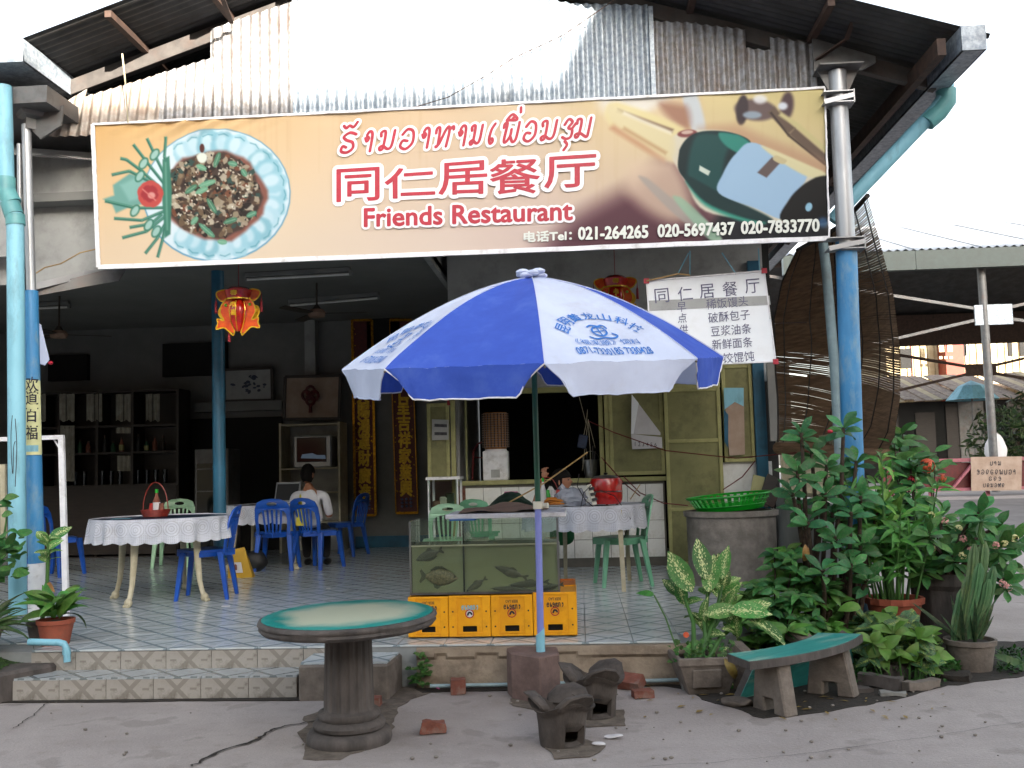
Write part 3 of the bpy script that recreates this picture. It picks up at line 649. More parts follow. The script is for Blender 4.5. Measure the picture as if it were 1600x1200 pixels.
# wall tiles under the kiosk window, 20 cm
tw = .2; m = M(); m.box((0, 0, 0), (tw - .005, .012, tw - .005)); wt = m.mesh('wall_tile', K['wall_tile'], bevel=.002, smooth=False)
x = P(728, 800, YK).x; xr = kd0 - .03
z0 = FL + .1
while x < xr - .06:
    z = z0
    while z < zs - .1:
        h = min(tw, zs - .055 - z); wd = min(tw, xr - x)
        o = link('wall_tile', wt, B); o.location = Vector((x + wd / 2, YK - .006 + random.uniform(-.001, .001), z + h / 2)) - B.location; o.scale = (wd / tw, 1, h / tw)
        z += tw
    x += tw
m = M(); m.b2((P(706, 760, YK).x, YK - .01, FL), (P(727, 760, YK).x, YK, zs - .05))
bp('rough_jamb', m, K['brick'])
# olive window frame: posts, head, sill, shutters
def fr(name, x0, z0_, x1, z1_, y=YK - .03, d=.06, mt_='olive'): return bx(name, (x0, y, z0_), (x1, y + d, z1_), K[mt_], bevel=.004)
px_ = lambda p: P(p, 680, YK).x
fr('frame_post', px_(705), FL, px_(712), zh + .02)
fr('frame_head', px_(703), zh - .01, px_(1128), zh + .05, y=YK - .035)
fr('frame_sill', px_(712), zs - .05, px_(1038), zs + .0, y=YK - .04, d=.1)
fr('frame_post', px_(727), zs, px_(730), zh - .01, mt_='olive_dark')
fr('frame_post', px_(936), zs, px_(943), zh - .01)
fr('frame_post', px_(945), zs, px_(952), zh - .01, y=YK - .05)
def panel_leaf(name, x0, x1, za, zb, y, rails=(), label=None, mtt='olive_dark'):
    r = put(name, M().b2((x0 + .03, y, za + .03), (x1 - .03, y + .02, zb - .03)), K[mtt], B, label=label)
    for a in (x0, x1 - .04): put('stile', M().b2((a, y - .012, za), (a + .04, y + .03, zb)), K['olive'], r, bevel=.003)
    for z in [za, zb - .04] + list(rails): put('rail', M().b2((x0 + .041, y - .010, z), (x1 - .041, y + .03, z + .04)), K['olive'], r, bevel=.003)
    return r
panel_leaf('shutter', px_(952), px_(1037), zs + .02, zh - .01, YK - .045)
panel_leaf('door', px_(1038), px_(1126), FL + .01, zh - .01, YK - .07, rails=(P(1080, 692, YK).z, P(1080, 798, YK).z))
panel_leaf('window', px_(1130), px_(1178), P(1150, 722, YK).z, P(1150, 570, YK).z, YK - .03)
bx('kiosk_wall', (kd1 + .02, YK + .01, P(1150, 570, YK).z), (kx1, YK + .12, zh + .05), K['wall_grey'])
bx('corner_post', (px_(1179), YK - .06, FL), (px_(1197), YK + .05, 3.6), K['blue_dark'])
panel_leaf('shutter', px_(668), px_(703), P(690, 752, YK).z, P(690, 630, YK).z, YK - .02, label='olive shutter with a paper notice beside the scrolls')
bx('fold_panel', (px_(1198), YK - .2, P(1200, 690, YK).z), (px_(1232), YK - .16, P(1200, 570, YK).z), K['wall_white'])
# right side: low wall with a row of pickets
sx = P(1240, 800, 9.6).x
m = M(); sw = [P(1180, 790, 11), P(1200, 780, 10.8)]
wx = 2.16
bx('low_wall', (wx, 8.3, 0), (wx + .07, YK + .1, P(1190, 776, YK).z), K['wall_grey'])
zt = P(1190, 690, YK).z
bx('fence_rail', (wx + .01, 8.3, zt - .05), (wx + .07, YK, zt), K['cream_leg'])
bx('fence_rail', (wx + .02, 8.3, P(1190, 776, YK).z + .03), (wx + .06, YK, P(1190, 776, YK).z + .07), K['cream_leg'])
m = M(); m.box((0, 0, 0), (.02, .03, zt - .1 - P(1190, 776, YK).z)); pk = m.mesh('picket', K['cream_leg'], smooth=False)
for i in range(34):
    o = link('picket', pk, B); o.location = Vector((wx + .045, 8.36 + i * .08, (zt - .05 + P(1190, 776, YK).z + .05) / 2)) - B.location
# posts
def pole(name, pts, rs, mat_, Y, n=24, label=None, par=B):
    return put(name, M().tube([P(*p, Y) for p in pts], rs, n), mat_, par, ang=50, label=label)
YR = 7.36
def pr(w_px, Y): return w_px / 2 / FPX * Y
g0 = G(1340, 1000, 0)
bot = P(1340, 985, YR)
pole('post', [(1322, 378), (1332, 700), (1341, 975)], pr(32, YR), K['blue_paint'], YR)
pole('post', [(1308, 112), (1322, 380)], pr(28, YR), K['silver_paint'], YR)
put('post_cap', M().box(P(1309, 108, YR), (.32, .24, .012)), K['steel_grey'], B)
for s in (-1, 1): put('post_gusset', M().plate([[(s * .06, 0), (s * .15, 0), (s * .06, -.19)]], .01, lambda x, y, z: P(1309, 110, YR) + Vector((x, z - .005, y))), K['steel_grey'], B)
put('post_gusset', M().plate([[(-.16, 0), (.2, 0), (.3, .05), (.3, .1), (-.16, .27)]], .02, lambda x, y, z: P(1309, 106, YR) + Vector((x, .06 + z, y))), K['steel_grey'], B)
def bracket(px, py, w_=.22, h=.1):
    c = P(px, py, YR); m = M(); m.box(c + Vector((-.03, -.04, 0)), (w_, .14, .008)); m.box(c + Vector((-.03, -.04, h * .8)), (w_, .14, .008)); m.box(c + Vector((w_ / 2 - .03, -.04, h * .4)), (.008, .14, h)); m.bar(c + Vector((-w_ / 2 - .03, -.11, 0)), c + Vector((w_ / 2 - .03, -.11, h * .45)), .01, .035)
    m.lathe([(pr(30, YR), -.01), (pr(34, YR), -.01), (pr(34, YR), h * .9), (pr(30, YR), h * .9)], c)
    return put('post_bracket', m, K['silver_paint'], B)
bracket(1312, 166); bracket(1324, 392, .26)
put('downpipe', M().tube([P(1478, 118, 7.6), P(1477, 150, 7.6), P(1462, 172, 7.6), P(1335, 305, 7.7), P(1300, 345, 7.72)], [.06, .06, .055, .055, .05], 16), K['pipe_pale'], B, ang=50)
put('lower_pipe', M().tube([P(1286, 380, 7.9), P(1291, 420, 7.9), P(1304, 573, 7.9), P(1311, 700, 7.9), P(1318, 800, 7.9)], .038, 16), K['pipe_grey'], B, ang=50)
m = M(); m.tube([P(1478, 140, 7.6), P(1478, 158, 7.6), P(1466, 175, 7.6), P(1448, 192, 7.6)], [.075, .075, .072, .066], 16); put('pipe_elbow', m, K['pipe_joint'], B, ang=50)
YL = 7.2
pole('column', [(47, 455), (52, 700), (57, 880)], pr(25, YL), K['blue_paint'], YL)
pole('column_base', [(57, 880), (59, 985)], [pr(26, YL), pr(27, YL)], K['white_paint'], YL)
pole('column_top', [(41, 195), (49, 458)], pr(15, YL), K['silver_paint'], YL)
pole('corner_post', [(30, 225), (33, 450)], pr(8, YL), K['silver_paint'], YL + .06)
c = P(47, 183, YL); m = M(); m.lathe([(.02, .13), (.16, .12), (.1, 0), (.05, -.02), (.05, -.1)], c, 4); put('column_head', m, K['steel_grey'], B, smooth=False)
m = M(); m.plate([[(-.08, 0), (.24, .12), (.22, -.04), (.06, -.14)]], .02, lambda x, y, z: P(52, 190, YL) + Vector((x, z, y))); put('head_plate', m, K['steel_grey'], B)
YD = 6.95
put('downpipe', M().tube([P(5, 135, YD), P(9, 290, YD), P(10, 300, YD), P(22, 338, YD), P(24, 350, YD), P(28, 960, YD)], [pr(27, YD)] * 6, 20), K['pipe_pale'], B, ang=60)
for a, b_ in (((9, 278), (9.5, 300)), ((10, 300), (19, 318)), ((15, 316), (22, 336)), ((23.5, 336), (24.5, 352))):
    put('pipe_joint', M().tube([P(*a, YD), P(*b_, YD)], pr(30, YD), 20), K['pipe_joint'], B, ang=50)
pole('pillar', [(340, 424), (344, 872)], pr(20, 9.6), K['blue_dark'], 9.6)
# left return panel of the signboard
lp_ = [P(48, 236, 7.9), P(160, 246, 7.9), P(165, 418, 7.9), P(48, 446, 7.9)]
put('side_panel', M().plate([[(p.x, p.z) for p in lp_]], .04, lambda x, y, z: Vector((x, 7.9 + z, y))), K['wall_grey'], B)
put('panel_frame', M().bar(P(20, 236, 7.6), P(160, 246, 7.85), .03, .06), K['silver_paint'], B)
put('panel_frame', M().bar(P(45, 450, 7.4), P(170, 420, 7.8), .03, .05), K['silver_paint'], B)
put('panel_frame', M().plate([[(0, 0), (1, 0), (.9, .12), (0, .06)]], .02, lambda x, y, z: P(48, 452, 7.45).lerp(P(200, 412, 7.8), x) + Vector((0, z, -y))), K['steel_grey'], B)
bx('side_panel', (-8, 7.9, P(5, 445, 7.9).z), (P(24, 300, 7.9).x, 7.95, 4.36), K['wall_grey'])
bx('side_panel', (-9.2, 7.7, 3.2), (-4.6, 7.74, 4.36), K['wall_grey'])
put('cable', M().tube([P(42, 436, 7.3), P(70, 418, 7.3), P(95, 412, 7.3), P(125, 395, 7.3), P(156, 388, 7.4)], .005, 5), K['bamboo'], B)
put('hanging_wire', M().tube([P(191, 84, 7.2), P(196, 130, 7.2), P(200, 192, 7.3)], .006, 5), K['cream_leg'], B)
put('hanging_wire', M().tube([P(640, 170, 7.44), P(700, 152, 7.44), P(760, 118, 7.44), P(800, 92, 7.44), P(880, 55, 7.42), P(960, 0, 7.3)], .004, 5), K['steel_rust'], B)
# ================================================================ SIGNBOARD
YS = 7.34
TL, TR, BR, BL = (146, 195), (1288, 138), (1295, 373), (155, 418)
S = thing('signboard', 'long printed restaurant signboard with a plate of food, a tilted bottle and red lettering', 'signboard', P(720, 400, YS + .1))
def srgb(h): return np.array([int(h[i:i + 2], 16) / 255 for i in (0, 2, 4)])
NU, NV = 960, 200
tt, ss = np.meshgrid(np.linspace(0, 1, NV + 1), np.linspace(0, 1, NU + 1), indexing='ij')
tt = 1 - tt                                      # first row = bottom
def bil(i): return (TL[i] * (1 - ss) + TR[i] * ss) * (1 - (1 - tt) * 0 - (1 - tt)) + (BL[i] * (1 - ss) + BR[i] * ss) * (1 - tt)
PX = bil(0); PY = bil(1)
def ramp(x, stops):
    xs_ = [s_[0] for s_ in stops]; cs = np.array([srgb(s_[1]) for s_ in stops]); return np.stack([np.interp(x, xs_, cs[:, k]) for k in range(3)], -1)
vv = 1 - tt                                       # 0 bottom .. 1 top
up = 1 - (1 - tt)
img = ramp(PX, [(146, 'e3b675'), (330, 'e9c28a'), (520, 'e6c79c'), (700, 'e2c6a2'), (850, 'e6d0ae'), (950, 'ead2a0'), (1290, 'e8d892')])
lowc = ramp(PX, [(146, 'e8cfae'), (450, 'ead6bc'), (700, 'e6d2c2'), (850, 'e0c8bc'), (1290, 'd8bc9c')])
kk = np.clip(1.15 * (1 - vv if False else (1 - tt) * 0 + 1 - tt), 0, 1)[..., None]
img = img * (1 - kk) + lowc * kk
if True:
    rs = np.random.RandomState(5)
def seg_d(x, y, a, b):
    dx, dy = b[0] - a[0], b[1] - a[1]; t = np.clip(((x - a[0]) * dx + (y - a[1]) * dy) / (dx * dx + dy * dy + 1e-9), 0, 1)
    return np.hypot(x - a[0] - t * dx, y - a[1] - t * dy)
def paint(pts, c, soft=1.2, al=1.0, tex=0):
    """filled outline in print pixels with an edge blurred over soft pixels"""
    xs_ = [p[0] for p in pts]; ys_ = [p[1] for p in pts]; m_ = soft * 2 + 2
    y0, y1, x0, x1 = min(ys_) - m_, max(ys_) + m_, min(xs_) - m_, max(xs_) + m_
    sel = (PX > x0) & (PX < x1) & (PY > y0) & (PY < y1)
    if not sel.any(): return
    x = PX[sel]; y = PY[sel]; ins = np.zeros(x.shape, bool); d = np.full(x.shape, 1e9)
    for i in range(len(pts)):
        a = pts[i]; b = pts[(i + 1) % len(pts)]; d = np.minimum(d, seg_d(x, y, a, b))
        cr = ((a[1] > y) != (b[1] > y)); xi = (b[0] - a[0]) * (y - a[1]) / (b[1] - a[1] + 1e-9) + a[0]; ins ^= cr & (x < xi)
    sd = np.where(ins, d, -d); k = np.clip(.5 + sd / (2 * soft), 0, 1); k = (k * k * (3 - 2 * k) * al)[:, None]
    cc = srgb(c)[None] * (1 + tex * (rs.rand(x.size)[:, None] - .5)) if tex else srgb(c)[None]
    img[sel] = img[sel] * (1 - k) + cc * k
def spaint(pts, *a, **k):
    q = smoothline([(x, y) for x, y in list(pts) + list(pts[:2])], 6); n = len(q); paint([(p.x, p.y) for p in q[6:]], *a, **k)
def line(pts, wd, c, soft=1, al=1.0):
    for a, b in zip(pts[:-1], pts[1:]):
        l_ = math.hypot(b[0] - a[0], b[1] - a[1]) + 1e-6; nx, ny = -(b[1] - a[1]) / l_ * wd / 2, (b[0] - a[0]) / l_ * wd / 2
        paint([(a[0] + nx, a[1] + ny), (b[0] + nx, b[1] + ny), (b[0] - nx, b[1] - ny), (a[0] - nx, a[1] - ny)], c, soft, al)
def ell(cx, cy, rx, ry, rot=0, n=36, wob=0, seed=0):
    o = []; q = random.Random(seed)
    ph = [q.uniform(0, 6.3) for _ in range(4)]
    for i in range(n):
        a = 2 * math.pi * i / n; k = 1 + wob * (math.sin(5 * a + ph[0]) * .5 + math.sin(9 * a + ph[1]) * .35 + math.sin(14 * a + ph[2]) * .25)
        x, y = rx * k * math.cos(a), ry * k * math.sin(a); o.append((cx + x * math.cos(rot) - y * math.sin(rot), cy + x * math.sin(rot) + y * math.cos(rot)))
    return o
# streaks where rain ran down
for i in range(70):
    x = rs.uniform(150, 1280); line([(x, rs.uniform(140, 190)), (x + rs.uniform(-2, 2), rs.uniform(200, 330))], rs.uniform(1, 4), 'c9a878', 2.5, .10)
# plate
paint(ell(346, 305, 119, 104, -.05), '5f9fc0', 1.5); paint(ell(346, 304.5, 117, 102, -.05), 'd9ecf6', 1.2)
for i in range(26):
    a = i / 26 * 6.28; 
    if 2.3 < a < 3.9: continue
    cx, cy = 346 + 93 * math.cos(a), 305 + 79 * math.sin(a)
    paint(ell(cx, cy, 21 + rs.uniform(-3, 4), 17 + rs.uniform(-3, 4), a, wob=.08, seed=i), ['8ec8dc', '9fd2e4', 'b5dcec', '86c0d2'][i % 4], 3, .9)
    paint(ell(cx - 3, cy - 4, 13, 9, a, seed=i), ['c9e6f2', 'd8eef8'][i % 2], 4, .8)
    line([(cx + 15 * math.cos(a) - 8 * math.sin(a), cy + 14 * math.sin(a) + 8 * math.cos(a)), (cx + 18 * math.cos(a), cy + 17 * math.sin(a)), (cx + 15 * math.cos(a) + 9 * math.sin(a), cy + 14 * math.sin(a) - 9 * math.cos(a))], 1.6, '4f98a4', 1.2, .7)
paint(ell(344, 306, 82, 70, .05, wob=.06, seed=3), '8a4a3a', 4, .9)
paint(ell(340, 305, 77, 66, .05, wob=.06, seed=4), '4a3a33', 3)
pal = ['5a4636', '8f7a60', 'a89a84', 'c2b8a2', '2e2622', '3d3029', '6f5a44', 'b5ab98', '7a4a34', '26201d', '9b8d74', '35504a']
for i in range(420):
    a = rs.uniform(0, 6.28); r = math.sqrt(rs.rand()); cx, cy = 340 + 74 * r * math.cos(a), 304 + 64 * r * math.sin(a)
    paint(ell(cx, cy, rs.uniform(2.5, 9), rs.uniform(2, 5.5), rs.uniform(0, 3.1), 9, wob=.3, seed=i), pal[rs.randint(len(pal))], .9, .95)
for i in range(150):
    a = rs.uniform(0, 6.28); r = math.sqrt(rs.rand()); cx, cy = 340 + 72 * r * math.cos(a), 304 + 62 * r * math.sin(a)
    paint(ell(cx, cy, rs.uniform(1, 3), rs.uniform(.8, 1.6), rs.uniform(0, 3.1), 7), ['f0ead8', 'd9cfb8', '1a1614'][rs.randint(3)], .7, .9)
for x, y, l_, a in [(322, 262, 9, .4), (347, 250, 13, -1.2), (372, 256, 8, .2), (305, 296, 12, -.6), (322, 298, 11, -.4), (331, 287, 15, -.3), (338, 322, 14, 1.0), (368, 345, 12, -.3), (330, 360, 17, .7), (402, 335, 9, -.4), (390, 270, 7, 1), (355, 378, 8, .1), (310, 345, 8, -.8)]:
    paint(ell(x, y, l_, 4.4, a, 12, wob=.05), ['5c9a7c', '6fae8c', '4d8468'][int(x) % 3], 1, .95); line([(x - l_ * .7 * math.cos(a), y - l_ * .7 * math.sin(a)), (x + l_ * .7 * math.cos(a), y + l_ * .7 * math.sin(a))], 1.4, '9cccae', 1, .6)
paint(ell(323, 247, 8, 8), 'e4ece0', 1.5); paint(ell(323, 232, 4, 7), '5a2f28', 1.2)
# leaf garnish
paint([(178, 290), (205, 272), (235, 280), (236, 318), (205, 324), (183, 334), (176, 318), (162, 312), (180, 306)], '6aa69e', 2.5, .95)
paint([(190, 290), (215, 278), (232, 285), (230, 310), (205, 315)], '8cc0b8', 4, .8)
for p_ in [[(262, 300), (225, 268), (200, 250), (190, 248)], [(265, 292), (240, 262), (211, 226)], [(268, 285), (250, 250), (233, 216)], [(268, 280), (262, 245), (264, 214)], [(240, 285), (205, 268), (176, 274)], [(262, 330), (225, 345), (180, 342)], [(266, 336), (232, 362), (193, 372)], [(268, 340), (250, 372), (230, 396)], [(266, 340), (258, 375), (250, 402)], [(262, 325), (215, 326), (165, 315)], [(258, 335), (240, 350), (205, 356)]]:
    line(p_, 4.6, '2f6f5e', 1.4); line([(x + 1, y - 1) for x, y in p_], 1.5, '6fae98', 1, .8)
for cx, cy in ((228, 256), (246, 242), (222, 276), (214, 330), (236, 352), (248, 362)):
    paint(ell(cx, cy, 7, 11, .6), '3c7f6a', 1.3, .9); paint(ell(cx, cy, 4.4, 8, .6), 'a8d0c8', 1.3, .9)
paint([(259, 250), (270, 244), (274, 300), (271, 366), (262, 372), (258, 310)], '3f7f6c', 1.6); line([(264, 254), (266, 360)], 3, '6aa48e', 1.5, .8)
paint(ell(239, 304, 21, 21, 0, wob=.05, seed=9), 'c8504a', 1.4); paint(ell(238, 303, 14, 13, 0, wob=.1, seed=2), 'a8343a', 2); paint(ell(241, 306, 6, 5), 'e09890', 1.8); line([(226, 296), (248, 314)], 2, 'dc8078', 1.4)
# bottle scene
spaint([(820, 420), (905, 345), (1000, 290), (1075, 240), (1130, 330), (1300, 380), (1300, 425), (780, 430)], '5c3440', 26, .95)
spaint([(1110, 430), (1130, 330), (1240, 330), (1300, 360), (1300, 430)], '141820', 12, .95)
spaint([(950, 150), (1075, 140), (1065, 205), (985, 195)], 'f2efe6', 14, .9)
spaint([(1000, 195), (1060, 150), (1100, 150), (1098, 210), (1050, 215)], 'e6c898', 10, .8)
spaint([(1075, 145), (1095, 145), (1110, 200), (1100, 212), (1085, 195)], 'd4dfe8', 4, .9); spaint([(1040, 160), (1080, 165), (1085, 200), (1060, 190)], 'a4705c', 9, .8)
spaint([(960, 165), (975, 158), (1075, 200), (1080, 245), (1050, 252), (965, 195)], 'efe0a4', 5, .95); line([(975, 172), (1060, 205)], 6, '6a4a3c', 3, .9); line([(968, 196), (1050, 250)], 12, 'c88a68', 6, .8)
spaint([(1000, 255), (1060, 250), (1090, 330), (1050, 345), (990, 300)], 'e8ccb0', 16, .8)
paint(ell(1185, 172, 32, 17, .1), '6e5a58', 4); paint(ell(1165, 172, 9, 24, .1), '3c2f34', 3); paint(ell(1232, 166, 10, 22, .1), '594448', 4); paint(ell(1226, 166, 7, 6), 'e8f0fa', 3)
paint(ell(1192, 155, 10, 7), 'f4f6f8', 4, .9); paint(ell(1180, 180, 14, 6), '9fb4c4', 3, .9); line([(1208, 172), (1240, 205), (1292, 252)], 14, '6e5a4c', 3); line([(1222, 178), (1250, 198), (1292, 236)], 7, 'd8cc90', 3); line([(1208, 176), (1235, 212), (1290, 258)], 3, '3a2c28', 2)
spaint([(1100, 205), (1150, 195), (1200, 215), (1290, 255), (1290, 285), (1200, 250)], 'c89878', 12, .7)
spaint([(1062, 212), (1085, 204), (1140, 205), (1170, 220), (1200, 240), (1296, 285), (1296, 345), (1250, 350), (1200, 345), (1110, 330), (1080, 285), (1060, 250), (1054, 228)], 'e4dcc4', 2.5)
spaint([(1060, 212), (1015, 190), (968, 163), (960, 176), (972, 196), (1010, 222), (1056, 250)], 'eadcae', 6, .9); line([(985, 176), (1058, 208)], 5, 'fbf4dc', 4, .9); line([(985, 200), (1050, 240)], 5, 'c49a6c', 4, .8)
paint(ell(1082, 209, 15, 6, -.1), '8a4848', 2); paint(ell(1082, 207, 9, 3, -.1), 'd8b8a8', 1.5)
spaint([(1068, 262), (1070, 235), (1086, 213), (1112, 205), (1150, 208), (1178, 224), (1150, 250), (1136, 290), (1130, 306), (1098, 300), (1078, 280)], '10282c', 1.6)
spaint([(1094, 214), (1130, 210), (1150, 222), (1140, 245), (1128, 300), (1100, 300), (1082, 278)], '17504f', 5, .9)
spaint([(1130, 208), (1158, 211), (1178, 226), (1162, 240), (1138, 226)], '2d9080', 2.5)
spaint([(1080, 284), (1100, 302), (1140, 320), (1200, 345), (1178, 350), (1110, 322)], '35a088', 4)
spaint([(1078, 274), (1132, 302), (1210, 342), (1180, 344), (1110, 316)], '123436', 3)
paint([(1101, 259), (1117, 268), (1114, 275), (1100, 267)], 'dce8d8', 1.2)
spaint([(1186, 224), (1262, 268), (1232, 318), (1224, 342), (1186, 326), (1130, 302), (1136, 272), (1156, 240)], 'a9cdec', 1.6)
spaint([(1196, 228), (1286, 268), (1290, 282), (1262, 276), (1222, 252)], 'ece2b0', 2.5); paint([(1210, 246), (1224, 253), (1202, 278), (1188, 270)], '6a5a58', 1.5); spaint([(1216, 243), (1232, 250), (1226, 257), (1212, 250)], 'd8c898', 1.5)
spaint([(1256, 290), (1275, 278), (1298, 282), (1298, 345), (1225, 345), (1236, 312)], '07080b', 2)
paint(ell(1265, 324, 5, 7, .3), '9cd0ea', 1.2); paint(ell(1286, 348, 8, 8, .3), '3c6a9a', 5, .8)
spaint([(1010, 280), (1020, 278), (1062, 312), (1112, 345), (1135, 372), (1122, 376), (1064, 336)], 'b0a8a0', 3, .8); spaint([(1062, 312), (1072, 308), (1106, 338), (1134, 372), (1118, 376)], '9cc8a8', 3, .8)
grey_ = img.mean(-1, keepdims=True); img[:] = np.clip(img * .93 + grey_ * .05 + .015, 0, 1); linc = np.where(img <= .04045, img / 12.92, ((img + .055) / 1.055) ** 2.4) * .66
print('print painted')
pa, pb_, pc, pd = [P(*q_, YS) for q_ in (TL, TR, BR, BL)]
up_ = (1 - (1 - tt))
u3 = ss[..., None]; v3 = tt[..., None]
A4 = [np.array(q_) for q_ in (pa, pb_, pc, pd)]
pos = (A4[0] * (1 - u3) + A4[1] * u3) * v3 + (A4[3] * (1 - u3) + A4[2] * u3) * (1 - v3)
fold = np.clip(1 - np.hypot((PX - 300) / 160, (PY - 195) / 26), 0, 1); wr = .03 * fold * np.sin(PX / 7.0 + PY / 5.0) * .6 + .006 * np.sin(PX / 26.0 + 2 * np.sin(PY / 50)) * np.clip((v3[..., 0] - .75) * 4, 0, 1) + .004 * np.sin(PX / 61 + PY / 40)
pos[..., 1] += wr
sv = pos - np.array(S.location)
idx = np.arange((NU + 1) * (NV + 1)).reshape(NV + 1, NU + 1)
fc = np.stack([idx[:-1, :-1], idx[:-1, 1:], idx[1:, 1:], idx[1:, :-1]], -1).reshape(-1, 4)
me = bpy.data.meshes.new('printed_sheet'); me.vertices.add(sv.size // 3); me.vertices.foreach_set('co', sv.reshape(-1).astype('f'))
me.loops.add(fc.size); me.loops.foreach_set('vertex_index', fc.reshape(-1).astype('i')); me.polygons.add(len(fc)); me.polygons.foreach_set('loop_start', np.arange(0, fc.size, 4).astype('i'))
try: me.polygons.foreach_set('loop_total', np.full(len(fc), 4, 'i'))
except Exception: pass
me.update(calc_edges=True)
ca = me.color_attributes.new('print', 'FLOAT_COLOR', 'POINT'); ca.data.foreach_set('color', np.concatenate([linc.reshape(-1, 3), np.ones((linc.shape[0] * linc.shape[1], 1))], 1).reshape(-1).astype('f'))
me.polygons.foreach_set('use_smooth', [True] * len(me.polygons)); me.materials.append(vcmat('printed_vinyl')); link('printed_sheet', me, S)
# board body, pale hem all round
m = M()
put('board_back', M().plate([[(p.x, p.z) for p in (pa, pb_, pc, pd)]], .06, lambda x, y, z: Vector((x, YS + .02 + z, y))), K['white_paint'], S, smooth=False)
for a, b_, w_ in ((pa, pb_, .018), (pd, pc, .035), (pa, pd, .03), (pb_, pc, .012)):
    hm = M(); pts = [a.lerp(b_, i / 30) + Vector((0, -.012, 0)) + noise.noise_vector(Vector((i * .9, a.x, b_.z))) * .004 for i in range(31)]
    for q0, q1 in zip(pts[:-1], pts[1:]): hm.bar(q0, q1, w_ if abs(a.x - b_.x) < 1 else .012, .012 if abs(a.x - b_.x) < 1 else w_, up=(0, 0, 1) if abs(a.x - b_.x) > 1 else (0, 1, 0))
    put('hem', hm, K['white_paint'], S)
# lettering
def fat(body, f, r, n=10, shrink=1.0):
    """heavier lettering: the glyphs struck several times round a small circle, each a hair in front of the last"""
    m = textm(body, f)
    for i in range(n if r else 0):
        a = 2 * math.pi * i / n; e = f(.5, .5); dx = Vector((math.cos(a) * r, -(i + 1) * .00012, math.sin(a) * r))
        textm(body, lambda s, t: f(s, t) + dx, m=m)
    return m
def word(body, q, red, white=None, off=.02, woff=.09, m_='print_red', par=S, dy=.014, Y=YS, name='lettering'):
    h = (q[3][1] - q[0][1]) / FPX * Y
    if white: put(name + '_outline', fat(body, quadmap(*q, Y, dy - .004), woff * h * 1.25, 16), K['print_white'], par, weld=False, smooth=False)
    return put(name, fat(body, quadmap(*q, Y, dy), off * h * 1.4, 8), K[m_], par, weld=False, smooth=False)
for ch, q in zip('同仁居餐厅', [((527, 266), (593, 262), (593, 313), (527, 316)), ((602, 266), (680, 260), (680, 308), (602, 311)), ((686, 257), (761, 251), (761, 303), (686, 305)), ((766, 252), (843, 247), (843, 302), (766, 304)), ((851, 247), (931, 242), (931, 291), (851, 295))]):
    word(ch, q, 1, True, .012, .12)
word('Friends Restaurant', ((570, 327), (894, 315), (894, 344), (570, 355)), 1, True, .030, .14)
word('电话Tel：', ((819, 363), (893, 360), (893, 376), (819, 379)), 0, None, .03, m_='print_grey')
for b_, q in (('021-264265', ((904, 356), (1012, 353), (1012, 372), (904, 375))), ('020-5697437', ((1028, 352), (1147, 348), (1147, 367), (1028, 371))), ('020-7833770', ((1158, 347), (1279, 343), (1279, 362), (1158, 366)))):
    word(b_, q, 0, None, .035, m_='print_grey')
SEQ = [('R', 530, 31), ('A', 566, 24), ('N', 590, 31), ('O', 622, 30), ('A', 655, 24), ('H', 676, 32), ('A', 712, 24), ('N', 732, 24), ('E', 762, 20), ('P', 782, 30), ('O', 815, 27), ('N', 842, 32), ('S', 876, 25), ('M', 896, 30)]
def lmap(dy):
    def f(x, y):
        bl = 240 - (x - 530) * .062; return P(x + (y) * .18, bl - y, YS) + Vector((0, -dy, 0))
    return f
sq = [(k, x, 0, w_, 31) for k, x, w_ in SEQ] + [('tho', 530, 0, 32, 31), ('ue', 783, 0, 29, 31), ('ek', 789, 0, 30, 31), ('u', 872, 0, 28, 31)]
put('lettering_outline', lao(M(), sq, lmap(.011), 6.2), K['print_white'], S, weld=False, smooth=False)
put('lettering', lao(M(), sq, lmap(.014), 2.3), K['print_red'], S, weld=False, smooth=False)
# ================================================================ HANGING MENU BOARD
YM = 7.66
MB_ = thing('menu_board', 'white breakfast menu board with hand cut Chinese lettering hanging from the roof by strings', 'menu board', P(1110, 570, YM))
mq = [(1010, 439), (1194, 423), (1212, 565), (1020, 572)]
put('panel', M().plate([[(P(*q, YM).x, P(*q, YM).z) for q in mq]], .02, lambda x, y, z: Vector((x, YM + z, y))), K['board'], MB_, bevel=.003)
for a, b_ in ((mq[0], mq[1]), (mq[1], mq[2]), (mq[2], mq[3]), (mq[3], mq[0])): put('edge_strip', M().bar(P(*a, YM - .004), P(*b_, YM - .004), .01, .012, up=(0, 1, 0)), K['white_paint'], MB_)
for q in (mq[0], mq[1], mq[2]): put('corner_cap', M().box(P(*q, YM - .012), (.04, .012, .04)), K['print_red'], MB_)
for a in ((1010, 439, 1060, 428), (1060, 428, 1078, 430)): put('top_stick', M().bar(P(a[0], a[1], YM - .02), P(a[2], a[3], YM - .02), .012, .012), K['bamboo'], MB_)
for a in ((1078, 430, 1078, 392), (1187, 424, 1185, 388), (1058, 430, 1076, 395), (1150, 428, 1128, 395)): put('hanging_cord', M().tube([P(a[0], a[1], YM), P(a[2], a[3], YM - .1)], .005, 5), K['pipe_pale'], MB_)
for i, (ch, q) in enumerate(zip('同仁居餐厅', [((1022, 452), (1044, 450), (1046, 472), (1024, 474)), ((1058, 449), (1081, 447), (1083, 469), (1060, 471)), ((1092, 445), (1115, 443), (1117, 465), (1094, 467)), ((1128, 441), (1151, 439), (1153, 462), (1130, 464)), ((1163, 437), (1186, 435), (1188, 457), (1165, 459))])):
    word(ch, q, 0, None, .0, m_='ink_violet', par=MB_, dy=.004, Y=YM)
